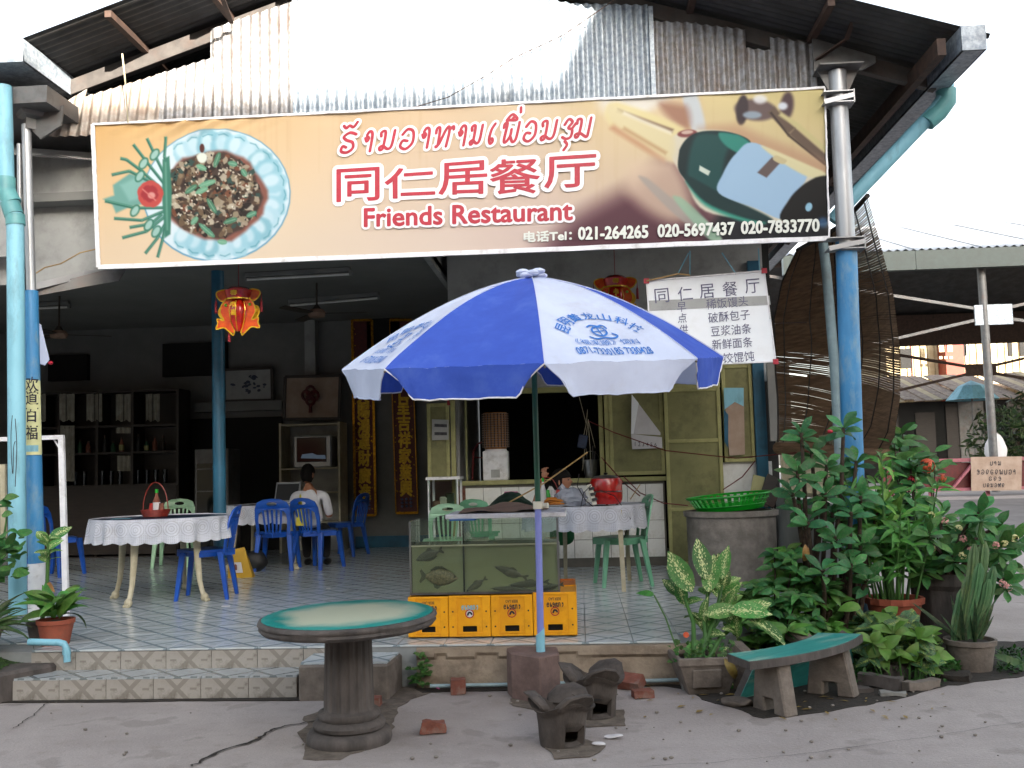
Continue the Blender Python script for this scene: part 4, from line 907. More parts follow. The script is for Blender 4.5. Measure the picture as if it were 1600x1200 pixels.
for ch, x, y in (('早', 1065, 480), ('点', 1066, 497), ('供', 1068, 515), ('水', 1120, 559)):
    word(ch, ((x - 7, y - 7), (x + 7, y - 8), (x + 7, y + 7), (x - 7, y + 8)), 0, None, 0, m_='ink_violet', par=MB_, dy=.004, Y=YM)
for i, (b_, xa, xb, ya, yb) in enumerate((('稀饭馒头', 1103, 1168, 476, 470), ('破酥包子', 1106, 1171, 497, 491), ('豆浆油条', 1110, 1173, 518, 513), ('新鲜面条', 1112, 1175, 539, 534), ('饺馄饨', 1129, 1178, 560, 556))):
    word(b_, ((xa, ya - 8), (xb, yb - 8), (xb + 1, yb + 8), (xa + 1, ya + 8)), 0, None, 0, m_='ink_violet', par=MB_, dy=.004, Y=YM)
put('paper_strip', M().plate([[(P(*q, YM).x, P(*q, YM).z) for q in ((1013, 470), (1202, 462), (1204, 476), (1014, 486))]], .0015, lambda x, y, z: Vector((x, YM - .0035 + z, y))), K['wall_grey'], MB_)
# ================================================================ PARASOL
UC = Vector((-.295, 6.04, 0)); cxp = P(838, 700, UC.y).x; UC.x = cxp
U = thing('parasol', 'big blue and white beer garden parasol standing in a brown concrete block', 'parasol', UC)
za = P(838, 434, UC.y).z; zr = 2.0; RU = 1.17
N0 = R_(5)
def uz(r): return zr + (za - zr) * (1 - r ** 1.62)
def tilt(p): return Vector((p.x, p.y, p.z + .108 * (p.y - UC.y)))
def upt(k, s, r, out=0):
    """panel k, s 0..1 across, r 0..1 from the top to the rim"""
    a0 = N0 + R_(45) * (k - 1); a1 = N0 + R_(45) * k
    p0 = Vector((math.sin(a0), -math.cos(a0), 0)); p1 = Vector((math.sin(a1), -math.cos(a1), 0)); p = p0.lerp(p1, s) * (r * RU)
    sag = -.026 * math.sin(math.pi * s) * math.sin(math.pi * min(1, r)) + .010 * noise.noise(Vector((s * 5, r * 3, k * 3))) * r + .005 * noise.noise(Vector((s * 16, r * 6, k * 3))) * r; n = (p0 + p1).normalized() * .5 + Vector((0, 0, .85))
    return tilt(UC + p + Vector((0, 0, uz(r) + sag)) + n * out)
for k in range(-3, 5):
    mt_ = K['cloth_blue'] if k % 2 == 0 else K['cloth_white']
    o = put('canopy_panel', M().grid(lambda u, v: upt(k, u, .02 + .98 * v), 24, 24), mt_, U, ang=60)
    def val(u, v, k=k):
        e = min(u, 1 - u) * 2; rd = min(1, (e * 7)) ** .5
        ins = .055 * v * (1 - 2 * u) * (1.0 if v > 0 else 0)
        drop = .165 * v * (.55 + .45 * rd) 
        p = upt(k, min(1, max(0, u + ins * (2.2 if e < .25 else 1.2))), 1.0); c = (p - UC); c.z = 0
        wv = .012 * math.sin(u * 9 + k * 2) * v + .006 * noise.noise(Vector((u * 12, v * 2, k)))
        return p + c.normalized() * (wv - .02 * v) + Vector((0, 0, -drop))
    put('valance', M().grid(val, 28, 5), mt_, U, ang=60)
    put('piping', M().tube([val(0, v / 5) for v in range(6)] + [val(u / 28, 1) for u in range(1, 28)] + [val(1, v / 5) for v in range(5, -1, -1)], .0045, 5), K['white_paint'] if k % 2 == 0 else K['cloth_white'], U)
    a = N0 + R_(45) * k; d = Vector((math.sin(a), -math.cos(a), 0))
    put('seam', M().tube([tilt(UC + d * RU * r + Vector((0, 0, uz(r) + .003))) for r in [i / 14 for i in range(15)]], .004, 4), K['cloth_white'], U)
    put('rib', M().tube([tilt(UC + d * RU * r + Vector((0, 0, uz(r) - .018))) for r in [.02 + .98 * i / 8 for i in range(9)]], .006, 5), K['steel_grey'], U)
    put('strut', M().tube([UC + d * .03 + Vector((0, 0, uz(0) - .5)), tilt(UC + d * RU * .52 + Vector((0, 0, uz(.52) - .02)))], .005, 5), K['steel_grey'], U)
put('runner', M().lathe([(.022, -.03), (.035, -.03), (.035, .03), (.022, .03)], UC + Vector((0, 0, uz(0) - .5)), 12), K['black'], U)
cap = M()
for i in range(9):
    a = i * .7; c = UC + Vector((math.cos(a) * .055, math.sin(a) * .04, uz(0) + .012 + .012 * (i % 3))); cap.sph(c, (.045, .035, .02), 8, 6)
o = put('top_cap', cap, K['cloth_white'], U); o['kind'] = 'stuff'
zj = P(838, 790, UC.y).z
put('pole', M().cyl(UC + Vector((0, 0, zj)), UC + Vector((0, 0, za - .01)), .0175, n=16), K['green_pole'], U)
put('lower_pole', M().cyl(UC + Vector((-.006, 0, .33)), UC + Vector((0, 0, zj)), .0205, n=16), K['lavender_pole'], U)
j = put('clamp', M().cyl(UC + Vector((0, 0, zj - .02)), UC + Vector((0, 0, zj + .025)), .03, n=16), K['ivory'], U)
put('clamp_knob', M().cyl(UC + Vector((.03, 0, zj)), UC + Vector((.062, -.01, zj)), .014, .017, 10), K['ivory'], j)
so_ = M(); z0 = .255; z1 = P(836, 985, UC.y).z
so_.tube([UC + Vector((-.008, 0, z0)), UC + Vector((-.008, 0, z1))], .027, 16); so_.v[16:32] = [(x, y, z + (x - UC.x) * .9) for x, y, z in so_.v[16:32]]
put('socket_pipe', so_, K['pipe_pale'], U)
hb = [(G(801, 1090).x, 6.0), (G(845, 1107).x, 5.86), (G(877, 1080).x, 5.98), (G(874, 1060).x, 6.18), (G(815, 1055).x, 6.24), (G(801, 1060).x, 6.16)]
put('base', rough(M().plate([hb], .27, lambda x, y, z: Vector((x, y, z))), .006), K['concrete_pink'], U, bevel=.008, smooth=False)
# printing on the white panels
def uprint(k):
    def on(cx, cy, w_, h_, rot=0):
        def f(s, t):
            x = (s - .5) * w_; y = (t - .5) * h_; x, y = x * math.cos(rot) - y * math.sin(rot), x * math.sin(rot) + y * math.cos(rot)
            r = 1 - ((cy + y) * .86 - .02); hw = r * .78 / 2; return upt(k, .49 + (cx + x) * .86 / (2 * hw) * .98, r, .006)
        return f
    pr_ = []
    for ch, a in zip('昆明黄龙山科技', [-66, -44, -22, 0, 22, 46, 68]):
        A = R_(a); cx = .25 * math.sin(A); cy = .20 + .24 * math.cos(A) * 1.0
        pr_.append(textm(ch, on(cx + .015, cy, .078, .078, -A * .8), .01))
    pr_.append(textm('《福来顺》饲料', on(0, .175, .40, .048), .0)); pr_.append(textm('0871-7330185 7330428', on(0, .10, .46, .055), .012))
    for m_ in pr_: put('printed_text', m_, K['ink_blue'], U, weld=False, smooth=False)
    lg = M(); F = on(0, .275, 1, 1)
    def L(pts, w_=.006): stroke(lg, pts, w_, lambda x, y: F(x + .5, y + .5))
    L([(.042 * math.cos(a), .042 * math.sin(a)) for a in [i * .52 for i in range(13)]]); L([(-.03, .0), (.03, .0)], .004); L([(0, .03), (0, -.035)], .004)
    L([(-.05, .05), (-.02, .062), (.01, .05)]); L([(.02, .05), (.05, .06), (.06, .03)]); L([(-.08, -.045), (-.05, -.065), (0, -.06), (.05, -.07), (.09, -.045), (.07, -.02)])
    put('printed_emblem', lg, K['ink_blue'], U, weld=False, smooth=False)
for k in (1, -1, 3, -3): uprint(k)
# ================================================================ LANTERNS
def lantern(c, s, label):
    L = thing('lantern', label, 'lantern', c, 'red and gold paper lanterns hanging under the signboard')
    hh = .21 * s
    def bodyf(r, z, a): return r * (1 + .10 * math.cos(a * 6))
    put('lantern_body', M().lathe([(0, -.19 * s), (.035 * s, -.18 * s), (.07 * s, -.10 * s), (.085 * s, 0), (.07 * s, .07 * s), (.055 * s, .09 * s)], c, 36, f=bodyf), K['lantern_red'], L, ang=50)
    put('lantern_hat', M().lathe([(.075 * s, .09 * s), (.10 * s, .10 * s), (.115 * s, .17 * s), (.07 * s, .20 * s), (0, .215 * s)], c, 24, f=lambda r, z, a: r * (1 + .06 * math.cos(a * 5))), K['lantern_red'], L)
    put('gold_band', M().lathe([(.082 * s, .088 * s), (.106 * s, .088 * s), (.106 * s, .10 * s), (.082 * s, .10 * s)], c, 24), K['lantern_gold'], L)
    fish = [(.03, .10), (.09, .11), (.14, .05), (.155, -.02), (.12, -.09), (.18, -.07), (.175, -.11), (.19, -.16), (.12, -.15), (.07, -.19), (.03, -.20)]
    wing = [(.07, .10), (.09, .17), (.14, .18), (.19, .16), (.185, .12), (.14, .08)]
    loop_ = [(.13, .04), (.165, .03), (.18, -.02), (.15, -.07), (.12, -.08), (.155, -.02)]
    for kx in (-1, 1):
        for nm, sh, mm, yy in (('fish_panel', fish, 'lantern_orange', -.02), ('wing_panel', wing, 'lantern_orange', -.01), ('scroll_panel', loop_, 'lantern_gold', .01)):
            put(nm, M().plate([[(x * s * kx, z * s) for x, z in sh]], .008, lambda x, y, z, yy=yy: c + Vector((x, yy * s + z, y))), K[mm], L)
            gm = M(); stroke(gm, [(x * s * kx, z * s) for x, z in sh + sh[:1]], .0055 * s, lambda x, y, yy=yy: c + Vector((x, yy * s - .004, y)), 3)
            put('gold_edge', gm, K['lantern_gold'], L, weld=False, smooth=False)
        put('fish_eye', M().sph(c + Vector((kx * .105 * s, -.03 * s, .045 * s)), (.013 * s, .008, .013 * s), 10, 6), K['lantern_green'], L)
        a = c + Vector((kx * .20 * s, 0, .09 * s)); t = put('tassel', M().tube([a + Vector((0, 0, .06 * s)), a, a + Vector((0, 0, -.02 * s)), a + Vector((0, 0, -.11 * s))], [.002, .004, .011 * s, .013 * s], 8), K['tassel'], L)
    put('tassel', M().tube([c + Vector((-.085 * s, 0, -.19 * s)), c + Vector((-.085 * s, 0, -.27 * s))], [.009 * s, .013 * s], 8), K['tassel'], L)
    def gl(x, z, w_, h_): return lambda p, q: c + Vector(((x + (p - .5) * w_) * s, -.14 * s + .02 * s * abs(z) * 4, (z + (q - .5) * h_) * s))
    put('gold_character', textm('恭', gl(0, .03, .05, .05), .02), K['lantern_gold'], L, weld=False, smooth=False); put('gold_character', textm('喜', gl(0, -.035, .05, .05), .02), K['lantern_gold'], L, weld=False, smooth=False)
    put('gold_character', textm('春', gl(0, .135, .06, .045), .02), K['lantern_gold'], L, weld=False, smooth=False)
    for i in range(6):
        a = (i + .5) * math.pi / 3
        put('gold_rib', M().tube([c + Vector((math.cos(a) * r * .93 * s, math.sin(a) * r * .93 * s, z * s)) for r, z in ((.036, -.185), (.072, -.10), (.088, 0), (.072, .075))], .004 * s, 5), K['lantern_gold'], L)
    put('hook_string', M().tube([c + Vector((0, 0, .21 * s)), Vector((c.x, c.y, 3.62))], .003, 5), K['tassel'], L)
    return L
lantern(P(373, 485, 7.9), .95, 'red and gold fish lantern hanging beside the blue pillar')
lantern(P(962, 465, 8.6), .95, 'red and gold fish lantern half hidden by the parasol beside the menu board')
# ================================================================ FURNITURE
def chair(name, label, group, m_, color):
    t = thing(name, label, 'chair', (0, 0, 0), group)
    # seat: rounded slab, dished
    def rr_(w_, d_, r, n=5):
        o = []
        for cx, cy, a0 in ((w_ - r, d_ - r, 0), (-w_ + r, d_ - r, 90), (-w_ + r, -d_ + r, 180), (w_ - r, -d_ + r, 270)):
            for i in range(n + 1): a = R_(a0 + 90 * i / n); o.append((cx + r * math.cos(a), cy + r * math.sin(a)))
        return o
    put('seat', M().plate([rr_(.205, .20, .06)], .022, lambda x, y, z: Vector((x, y, .425 + z - .012 * (1 - (x / .2) ** 2) * (1 - (y / .2) ** 2)))), m_, t, bevel=.006)
    put('apron', M().lathe([(1, .385), (1, .428), (.94, .428), (.94, .385)], (0, 0, 0), 4, sx=.27, sy=.262), m_, t, smooth=False).rotation_euler = (0, 0, 0)
    t.children[-1].data.transform(Matrix.Rotation(R_(45), 4, 'Z')); 
    for sx_ in (-1, 1):
        for sy_ in (-1, 1):
            top = Vector((sx_ * .175, sy_ * .165, .425)); ft = Vector((sx_ * .215, sy_ * .215 + (.02 if sy_ > 0 else 0), 0)); m = M()
            def lf(u, v, top=top, ft=ft, sx_=sx_, sy_=sy_):
                c = top.lerp(ft, v); w1 = .034 - .012 * v; a = u * 2 * math.pi
                q = [(-1, -1), (1, -1), (1, 1), (-1, 1), (-1, -1)]; i = int(u * 4 + .001); p = q[min(i, 4)]
                return c + Vector((p[0] * w1 * .9, p[1] * w1 * .75, 0))
            m.grid(lf, 4, 6); m.add([lf(i / 4, 1) for i in range(4)], [(0, 1, 2, 3)]); put('leg', m, m_, t, bevel=.005)
    def bk(x, z, d): return Vector((x * (1 + .04 * (z - .42)), .185 + .16 * (z - .42) + .12 * max(0, z - .42) ** 2 + .10 * (1 - (x / .2) ** 2) * .25 - .0 + d, z))
    out = [(-.19, .42), (-.205, .60), (-.20, .72), (-.17, .79), (-.10, .825), (0, .835), (.10, .825), (.17, .79), (.20, .72), (.205, .60), (.19, .42)]
    inn = [(-.155, .42), (-.165, .58), (-.155, .66), (-.11, .70), (0, .715), (.11, .70), (.155, .66), (.165, .58), (.155, .42)]
    hole = [(.06 * math.cos(a), .772 + .020 * math.sin(a)) for a in [i * math.pi / 6 for i in range(12)]]
    put('backrest', M().plate([out + inn[::-1], hole], .018, bk), m_, t, bevel=.004)
    for i in range(-2, 3):
        xb, xt = i * .038, i * .052; put('slat', M().plate([[(xb - .009, .425), (xb + .009, .425), (xt * .9 + .011, .56), (xt + .012, .705), (xt - .012, .705), (xt * .9 - .011, .56)]], .010, lambda x, y, z: bk(x, y, z + .004)), m_, t)
    return t
gB = 'blue moulded plastic chairs in the dining room'
def place(t, px, py, deg, label=None, first=False, s=1.0, z=FL):
    p = G(px, py, z); o = t if first else dup(t); o.location = p; o.rotation_euler = (0, 0, R_(deg)); o.scale = (s, s, s)
    if label: o['label'] = label
    return o
bc = chair('plastic_chair', 'x', gB, K['blue_plastic'], 'blue')
place(bc, 322, 934, -82, 'blue plastic chair pushed sideways against the round table nearest the pillar', True)
place(bc, 434, 890, 184, 'blue plastic chair with its back to the street, before the laptop table')
place(bc, 497, 888, 157, 'blue plastic chair turned half round that the man in white sits on')
place(bc, 540, 868, -105, 'blue plastic chair seen side on beside the red and gold scroll')
place(bc, 88, 900, 80, 'blue plastic chair half hidden behind the white gate frame and potted plants')
gc = chair('plastic_chair', 'x', 'green moulded plastic chairs', K['green_plastic'], 'green')
place(gc, 972, 914, -80, 'sea green plastic chair at the red cooker end of the lace table', True)
place(gc, 758, 888, 160, 'sea green plastic chair back showing behind the white board on the fish tank', s=.94)
mc = chair('plastic_chair', 'x', 'green moulded plastic chairs', K['mint_plastic'], 'mint')
place(mc, 700, 905, 190, 'pale mint plastic chair behind the glass fish tank near the scrolls', True, .93)
place(mc, 272, 885, 10, 'pale mint plastic chair behind the round table with the basket')
# ---------------------------------------------------------------- tables with lace cloths
def lace_mat():
    m = mat('lace', 'c6c9d2', .85, c2='b4b7c2', scale=8, dirt='8d8a84', damt=.4, dscale=5); n = m.node_tree.nodes; l = m.node_tree.links; b = n['Principled BSDF']
    uv = n.new('ShaderNodeUVMap'); s = n.new('ShaderNodeSeparateXYZ'); l.new(uv.outputs[0], s.inputs[0])
    def mth(op, *a):
        q = n.new('ShaderNodeMath'); q.operation = op
        for i, x in enumerate(a):
            if isinstance(x, (int, float)): q.inputs[i].default_value = x
            else: l.new(x, q.inputs[i])
        return q.outputs[0]
    u, v = s.outputs[0], s.outputs[1]
    cu = mth('SUBTRACT', mth('FRACT', mth('DIVIDE', u, .14)), .5); cv = mth('SUBTRACT', mth('DIVIDE', v, .14), .62)
    r = mth('SQRT', mth('ADD', mth('MULTIPLY', cu, cu), mth('MULTIPLY', cv, cv)))
    rings = mth('LESS_THAN', mth('ABSOLUTE', mth('SUBTRACT', mth('FRACT', mth('MULTIPLY', r, 6.5)), .5)), .33)
    gx = mth('GREATER_THAN', mth('ABSOLUTE', mth('SUBTRACT', mth('FRACT', mth('DIVIDE', u, .014)), .5)), .22); gy = mth('GREATER_THAN', mth('ABSOLUTE', mth('SUBTRACT', mth('FRACT', mth('DIVIDE', v, .014)), .5)), .22)
    net = mth('MAXIMUM', gx, gy); inr = mth('LESS_THAN', r, .48)
    solid = mth('ADD', mth('MULTIPLY', inr, rings), mth('MULTIPLY', mth('SUBTRACT', 1.0, inr), net))
    fl_ = mth('MINIMUM', 1.0, mth('ADD', mth('MULTIPLY', solid, .26), .74)); 
    tr = n.new('ShaderNodeBsdfTransparent'); ms = n.new('ShaderNodeMixShader'); l.new(fl_, ms.inputs[0]); l.new(tr.outputs[0], ms.inputs[1]); l.new(b.outputs[0], ms.inputs[2]); l.new(ms.outputs[0], n['Material Output'].inputs[0])
    return m
K['lace'] = lace_mat()
def lace_cloth(name, c, r, zt, drop, label, nf=26, seed=0, tilt_=0.0, dfun=None):
    """round cloth: flat on top, waving skirt with a scalloped hem; uv in metres along the hem"""
    t = thing(name, label, 'tablecloth', (c[0], c[1], zt), 'white lace tablecloths')
    N = 240; ML = M(); rows = 14; uvs = []
    for j in range(rows + 1):
        v = j / rows
        for i in range(N + 1):
            a = 2 * math.pi * i / N; sc_ = abs(math.sin(a * r / .14 * math.pi)) ** .7
            d = (drop if dfun is None else dfun(a)) + .012 * noise.noise(Vector((math.cos(a) * 3, math.sin(a) * 3, seed)))
            dd = d * v + (.022 * sc_ * v if v > .5 else 0)
            f = .024 * math.sin(a * nf / 2 + seed + 1.3 * math.sin(a * 3)) + .014 * math.sin(a * nf + seed * 2)
            rr2 = r + .008 + f * v ** .8 + .01 * v
            ML.v.append((c[0] + rr2 * math.cos(a), c[1] + rr2 * math.sin(a), zt + .004 - dd)); uvs.append((a * r, dd))
    for j in range(rows):
        for i in range(N): ML.f.append((j * (N + 1) + i, j * (N + 1) + i + 1, (j + 1) * (N + 1) + i + 1, (j + 1) * (N + 1) + i))
    dl = wl(t); ML.v = [(x - dl.x, y - dl.y, z - dl.z) for x, y, z in ML.v]
    me = bpy.data.meshes.new('skirt'); me.from_pydata(ML.v, [], ML.f); ul = me.uv_layers.new(name='UVMap')
    for lp in me.loops: ul.data[lp.index].uv = uvs[lp.vertex_index]
    me.polygons.foreach_set('use_smooth', [True] * len(me.polygons)); me.materials.append(K['lace']); link('skirt', me, t)
    return t
def cabriole(c, a, r0, r1, ztop, m_, par):
    d = Vector((math.cos(a), math.sin(a), 0)); pts = []; rs_ = []
    for (q, z, w_) in ((0, 1, .035), (.12, .9, .038), (.25, .75, .036), (.32, .5, .03), (.45, .25, .024), (.62, .12, .022), (.75, .06, .026)):
        pts.append(Vector((c[0], c[1], FL)) + d * (r0 + (r1 - r0) * q) + Vector((0, 0, (ztop - FL) * z))); rs_.append(w_)
    l_ = put('leg', M().tube(pts, rs_, 10, flat=.8), m_, par)
    m = M(); f = pts[-1]; m.sph((f.x, f.y, FL + .04), (.036, .036, .04), 10, 8)
    m.v = [(x, y, max(z, FL)) for x, y, z in m.v]
    put('paw', m, m_, l_)
    for k in (-1, 0, 1):
        e = Vector((-d.y, d.x, 0)); q = f + d * .03 + e * k * .02; put('toe', M().sph((q.x, q.y, FL + .016), (.014, .014, .016), 8, 6), m_, l_)
def round_table(name, label, c, r, legs, top_m, zt=FL + .745, lm='cream_leg', straight=False):
    t = thing(name, label, 'table', (c[0], c[1], FL), 'round dining tables')
    put('tabletop', M().lathe([(0, zt - .025), (r - .01, zt - .025), (r, zt - .018), (r, zt - .004), (r - .005, zt), (0, zt)], (c[0], c[1], 0), 64), top_m, t, ang=40)
    put('underframe', M().lathe([(r * .62, zt - .09), (r * .66, zt - .09), (r * .66, zt - .026), (r * .62, zt - .026)], (c[0], c[1], 0), 32), K[lm], t)
    for (x, y) in legs:
        a = math.atan2(y - c[1], x - c[0]); rr3 = math.hypot(x - c[0], y - c[1])
        if straight: put('leg', M().tube([(x, y, FL), (c[0] + math.cos(a) * rr3 * .95, c[1] + math.sin(a) * rr3 * .95, zt - .03)], [.025, .032], 4), K[lm], t, smooth=False)
        else: cabriole(c, a, rr3 - .13, rr3 + .04, zt - .03, K[lm], t)
    return t
lg = [gxy(200, 950, FL), gxy(320, 940, FL), gxy(180, 936, FL), gxy(290, 922, FL)]
CL = (-3.80, 8.86)
round_table('round_table', 'round table with cream lion paw legs and a dark blue cover near the step', CL, .60, lg, K['table_blue'])
lace_cloth('tablecloth', CL, .60, FL + .75, .19, 'white lace skirt hanging round the table with paw feet', seed=1)
CM = P(425, 790, 11.9); CM = (CM.x, 11.9)
round_table('round_table', 'round table with a laptop on it in front of the seated man', CM, .56, [(CM[0] + .4 * a, CM[1] + .4 * b) for a in (-1, 1) for b in (-1, 1)], K['table_blue'])
lace_cloth('tablecloth', CM, .56, FL + .75, .20, 'white lace skirt hanging round the table under the laptop', seed=3)
CR = (P(912, 800, 9.35).x, 9.35)
round_table('round_table', 'round table with straight beige legs under the red cooker', CR, .56, [gxy(975, 925, FL), gxy(884, 905, FL), (CR[0] + .42, CR[1] + .35), (CR[0] - .45, CR[1] + .3)], K['lace'], straight=True)
lace_cloth('tablecloth', CR, .56, FL + .75, .20, 'grey white lace skirt hanging round the table under the red cooker', seed=5, nf=20)
zT = FL + .752
# basket with bottle on the left table, paper
def basket(name, label, c, r, h, m_, hh=.2, hoop=True):
    t = thing(name, label, 'basket', c)
    for i in range(7):
        z = h * (i + .5) / 7; rr4 = r * (.82 + .18 * i / 6)
        put('wicker_ring', M().tube([c + Vector((rr4 * math.cos(a) * (1 + .02 * (-1) ** k), rr4 * math.sin(a) * (1 + .02 * (-1) ** k), z)) for k, a in enumerate([i2 * math.pi / 14 for i2 in range(29)])], h / 12, 5), m_, t)
    put('basket_wall', M().lathe([(0, .004), (r * .78, .004), (r * .94, h)], c, 24), m_, t)
    if hoop: put('handle', M().tube([c + Vector((r * .95 * math.cos(a), 0, h * .8 + hh * math.sin(a))) for a in [i * math.pi / 12 for i in range(13)]], .005, 5), m_, t)
    return t
def bottle(name, label, c, h, r, body, cap_, lab=None, group=None):
    t = thing(name, label, 'bottle', c, group)
    put('glass', M().lathe([(0, 0), (r, 0), (r, h * .55), (r * .45, h * .75), (r * .38, h * .9), (0, h * .9)], c, 16), body, t)
    put('cap', M().lathe([(r * .46, h * .86), (r * .46, h), (0, h)], c, 12), cap_, t)
    if lab: put('label_band', M().lathe([(r * 1.02, h * .12), (r * 1.02, h * .5)], c, 16), lab, t)
    return t
c0 = P(243, 803, 8.9); c0.z = zT
basket('basket', 'red wicker basket with a tall hoop handle on the near round table', c0, .125, .065, K['wicker_red'], .26)
bottle('sauce_bottle', 'sauce bottle with a green cap standing in the red basket', c0 + Vector((.01, 0, .01)), .24, .032, K['brick'], K['basin_green'], K['paper'])
for i, (dx_, dy_) in enumerate(((-.05, .03), (.06, -.01))): single('sauce_jar', M().lathe([(0, 0), (.025, 0), (.028, .05), (.02, .09), (.02, .11), (0, .11)], c0 + Vector((dx_, dy_, .012)), 12), K[['red_enamel', 'brick'][i]], ['small red sauce jar in the basket on the near table', 'brown sauce jar behind the green capped bottle'][i], 'jar')
single('paper_sheet', M().box(P(190, 812, 8.55) * 1 + Vector((0, 0, zT - P(190, 812, 8.55).z + .003)), (.16, .1, .002), rz=.3), K['pipe_pale'], 'pale blue sheet of paper lying on the near round table', 'paper')
# laptop and person
lc = P(440, 785, 11.75); lc.z = zT
lt_ = thing('laptop', 'open silver laptop with a dark screen in front of the seated man', 'laptop', lc)
put('keyboard_base', M().box(lc + Vector((0, 0, .012)), (.34, .24, .02), rz=-.25), K['silver_paint'], lt_, bevel=.004)
rt = Matrix.Rotation(-.25, 3, 'Z') @ Matrix.Rotation(R_(-14), 3, 'X')
ld_ = lc + Matrix.Rotation(-.25, 3, 'Z') @ Vector((0, .14, .14))
put('screen_lid', M().box(ld_, (.34, .012, .25), rot=rt), K['frame_grey'], lt_, bevel=.004); put('screen', M().box(ld_ + rt @ Vector((0, -.0075, 0)), (.30, .003, .20), rot=rt), K['black'], lt_)
# ---------------------------------------------------------------- people
def skinned(name, J, E, R, mat_, par, sub=2):
    me = bpy.data.meshes.new(name); me.from_pydata([tuple(j) for j in J], E, []); o = bpy.data.objects.new(name, me); col.objects.link(o)
    o.modifiers.new('s', 'SKIN'); me.skin_vertices[0].data[0].use_root = True
    for i, r in enumerate(R): me.skin_vertices[0].data[i].radius = r if hasattr(r, '__len__') else (r, r)
    sb = o.modifiers.new('u', 'SUBSURF'); sb.levels = sub
    bpy.context.view_layer.update(); m2 = bpy.data.meshes.new_from_object(o.evaluated_get(bpy.context.evaluated_depsgraph_get())); bpy.data.objects.remove(o); bpy.data.meshes.remove(me)
    d = wl(par); m2.transform(Matrix.Translation(-d)); m2.materials.clear(); m2.materials.append(mat_); m2.polygons.foreach_set('use_smooth', [True] * len(m2.polygons)); m2.name = name
    return link(name, m2, par)
def head(par, c, yaw, s=1.0, tilt_=0, hair=True):
    """head with brow, nose, lips, chin, ears; hair shell; yaw 0 looks toward -Y"""
    rm = Matrix.Rotation(yaw, 3, 'Z') @ Matrix.Rotation(tilt_, 3, 'X')
    def hf(u, v):
        a = 2 * math.pi * u; b = math.pi * v; d = Vector((math.sin(b) * math.sin(a), -math.sin(b) * math.cos(a), math.cos(b)))
        x, y, z = d.x * .075, d.y * .095, d.z * .115
        if z < 0: x *= 1 - .28 * (-z / .115); y *= 1 - (.08 if d.y < 0 else .3) * (-z / .115)
        f = max(0, -d.y)
        y -= .026 * f * math.exp(-((x / .013) ** 2)) * math.exp(-(((z + .018) / .022) ** 2)); y -= .010 * f * math.exp(-((x / .022) ** 2)) * math.exp(-(((z + .056) / .012) ** 2))
        y -= .012 * f * math.exp(-((x / .03) ** 2)) * math.exp(-(((z + .095) / .018) ** 2)); y += .010 * f * math.exp(-(((abs(x) - .030) / .014) ** 2)) * math.exp(-(((z - .008) / .012) ** 2)); y -= .006 * f * math.exp(-(((z - .03) / .012) ** 2))
        return c + rm @ (Vector((x, y, z)) * s)
    o = put('head', M().grid(hf, 48, 36), K['skin'], par, ang=80)
    for k in (-1, 1):
        put('ear', M().sph(c + rm @ Vector((k * .076 * s, .01 * s, -.01 * s)), (.012 * s, .02 * s, .032 * s), 8, 8), K['skin'], o)
        put('eye', M().sph(c + rm @ Vector((k * .030 * s, -.079 * s, .006 * s)), (.011 * s, .008 * s, .007 * s), 8, 6), K['black'], o)
    return o, rm
# man seated with his back to the street
pc_ = P(492, 800, 11.75)
PM = thing('person', 'person in a white shirt with a yellow patch on its back, seated at the laptop', 'person', (pc_.x, pc_.y, FL))
hx, hy, hz_ = pc_.x, 11.55, FL + .46
Jm = [Vector((hx, hy, hz_)), Vector((hx - .01, hy + .06, hz_ + .18)), Vector((hx - .03, hy + .10, hz_ + .36)), Vector((hx - .05, hy + .13, hz_ + .46)), Vector((hx - .06, hy + .16, hz_ + .53)),
      Vector((hx - .22, hy + .12, hz_ + .40)), Vector((hx - .27, hy + .16, hz_ + .17)), Vector((hx - .33, hy + .42, hz_ + .28)), Vector((hx + .15, hy + .10, hz_ + .40)), Vector((hx + .20, hy + .12, hz_ + .14)), Vector((hx + .06, hy + .38, hz_ + .26))]
skinned('shirt', [Jm[0], Jm[1], Jm[2], Jm[3], Jm[5], Jm[6], Jm[8], Jm[9], Jm[5].lerp(Jm[2], .5), Jm[8].lerp(Jm[2], .5)], [(0, 1), (1, 2), (2, 3), (2, 8), (8, 4), (4, 5), (2, 9), (9, 6), (6, 7)], [(.155, .12), (.15, .11), (.145, .105), (.065, .06), .062, .05, .062, .05, .075, .075], K['shirt_white'], PM)
skinned('body', [Jm[3], Jm[4], Jm[5], Jm[6], Jm[7], Jm[8], Jm[9], Jm[10], Jm[2]], [(0, 1), (8, 0), (8, 2), (2, 3), (3, 4), (8, 5), (5, 6), (6, 7)], [.05, .05, .05, .045, .03, .05, .045, .03, .06], K['skin'], PM)
hd, rm = head(PM, Jm[4] + Vector((-.02, .03, .11)), R_(165), 1.0, .15)
def hairf(u, v):
    a = 2 * math.pi * u; b = math.pi * v * .82; d = Vector((math.sin(b) * math.sin(a), -math.sin(b) * math.cos(a), math.cos(b)))
    k = 1 + .05 * noise.noise(d * 8); back = 1.0 if d.y > -.1 else (.6 if b > .9 else 1)
    z = d.z * .122; 
    if d.y < -.2 and z < .03: z = .03 + (z - .03) * .2
    return Jm[4] + Vector((-.02, .03, .12)) + rm @ Vector((d.x * .083 * k, d.y * .103 * k, z * k))
put('hair', M().grid(hairf, 40, 20), K['hair'], PM, ang=80)
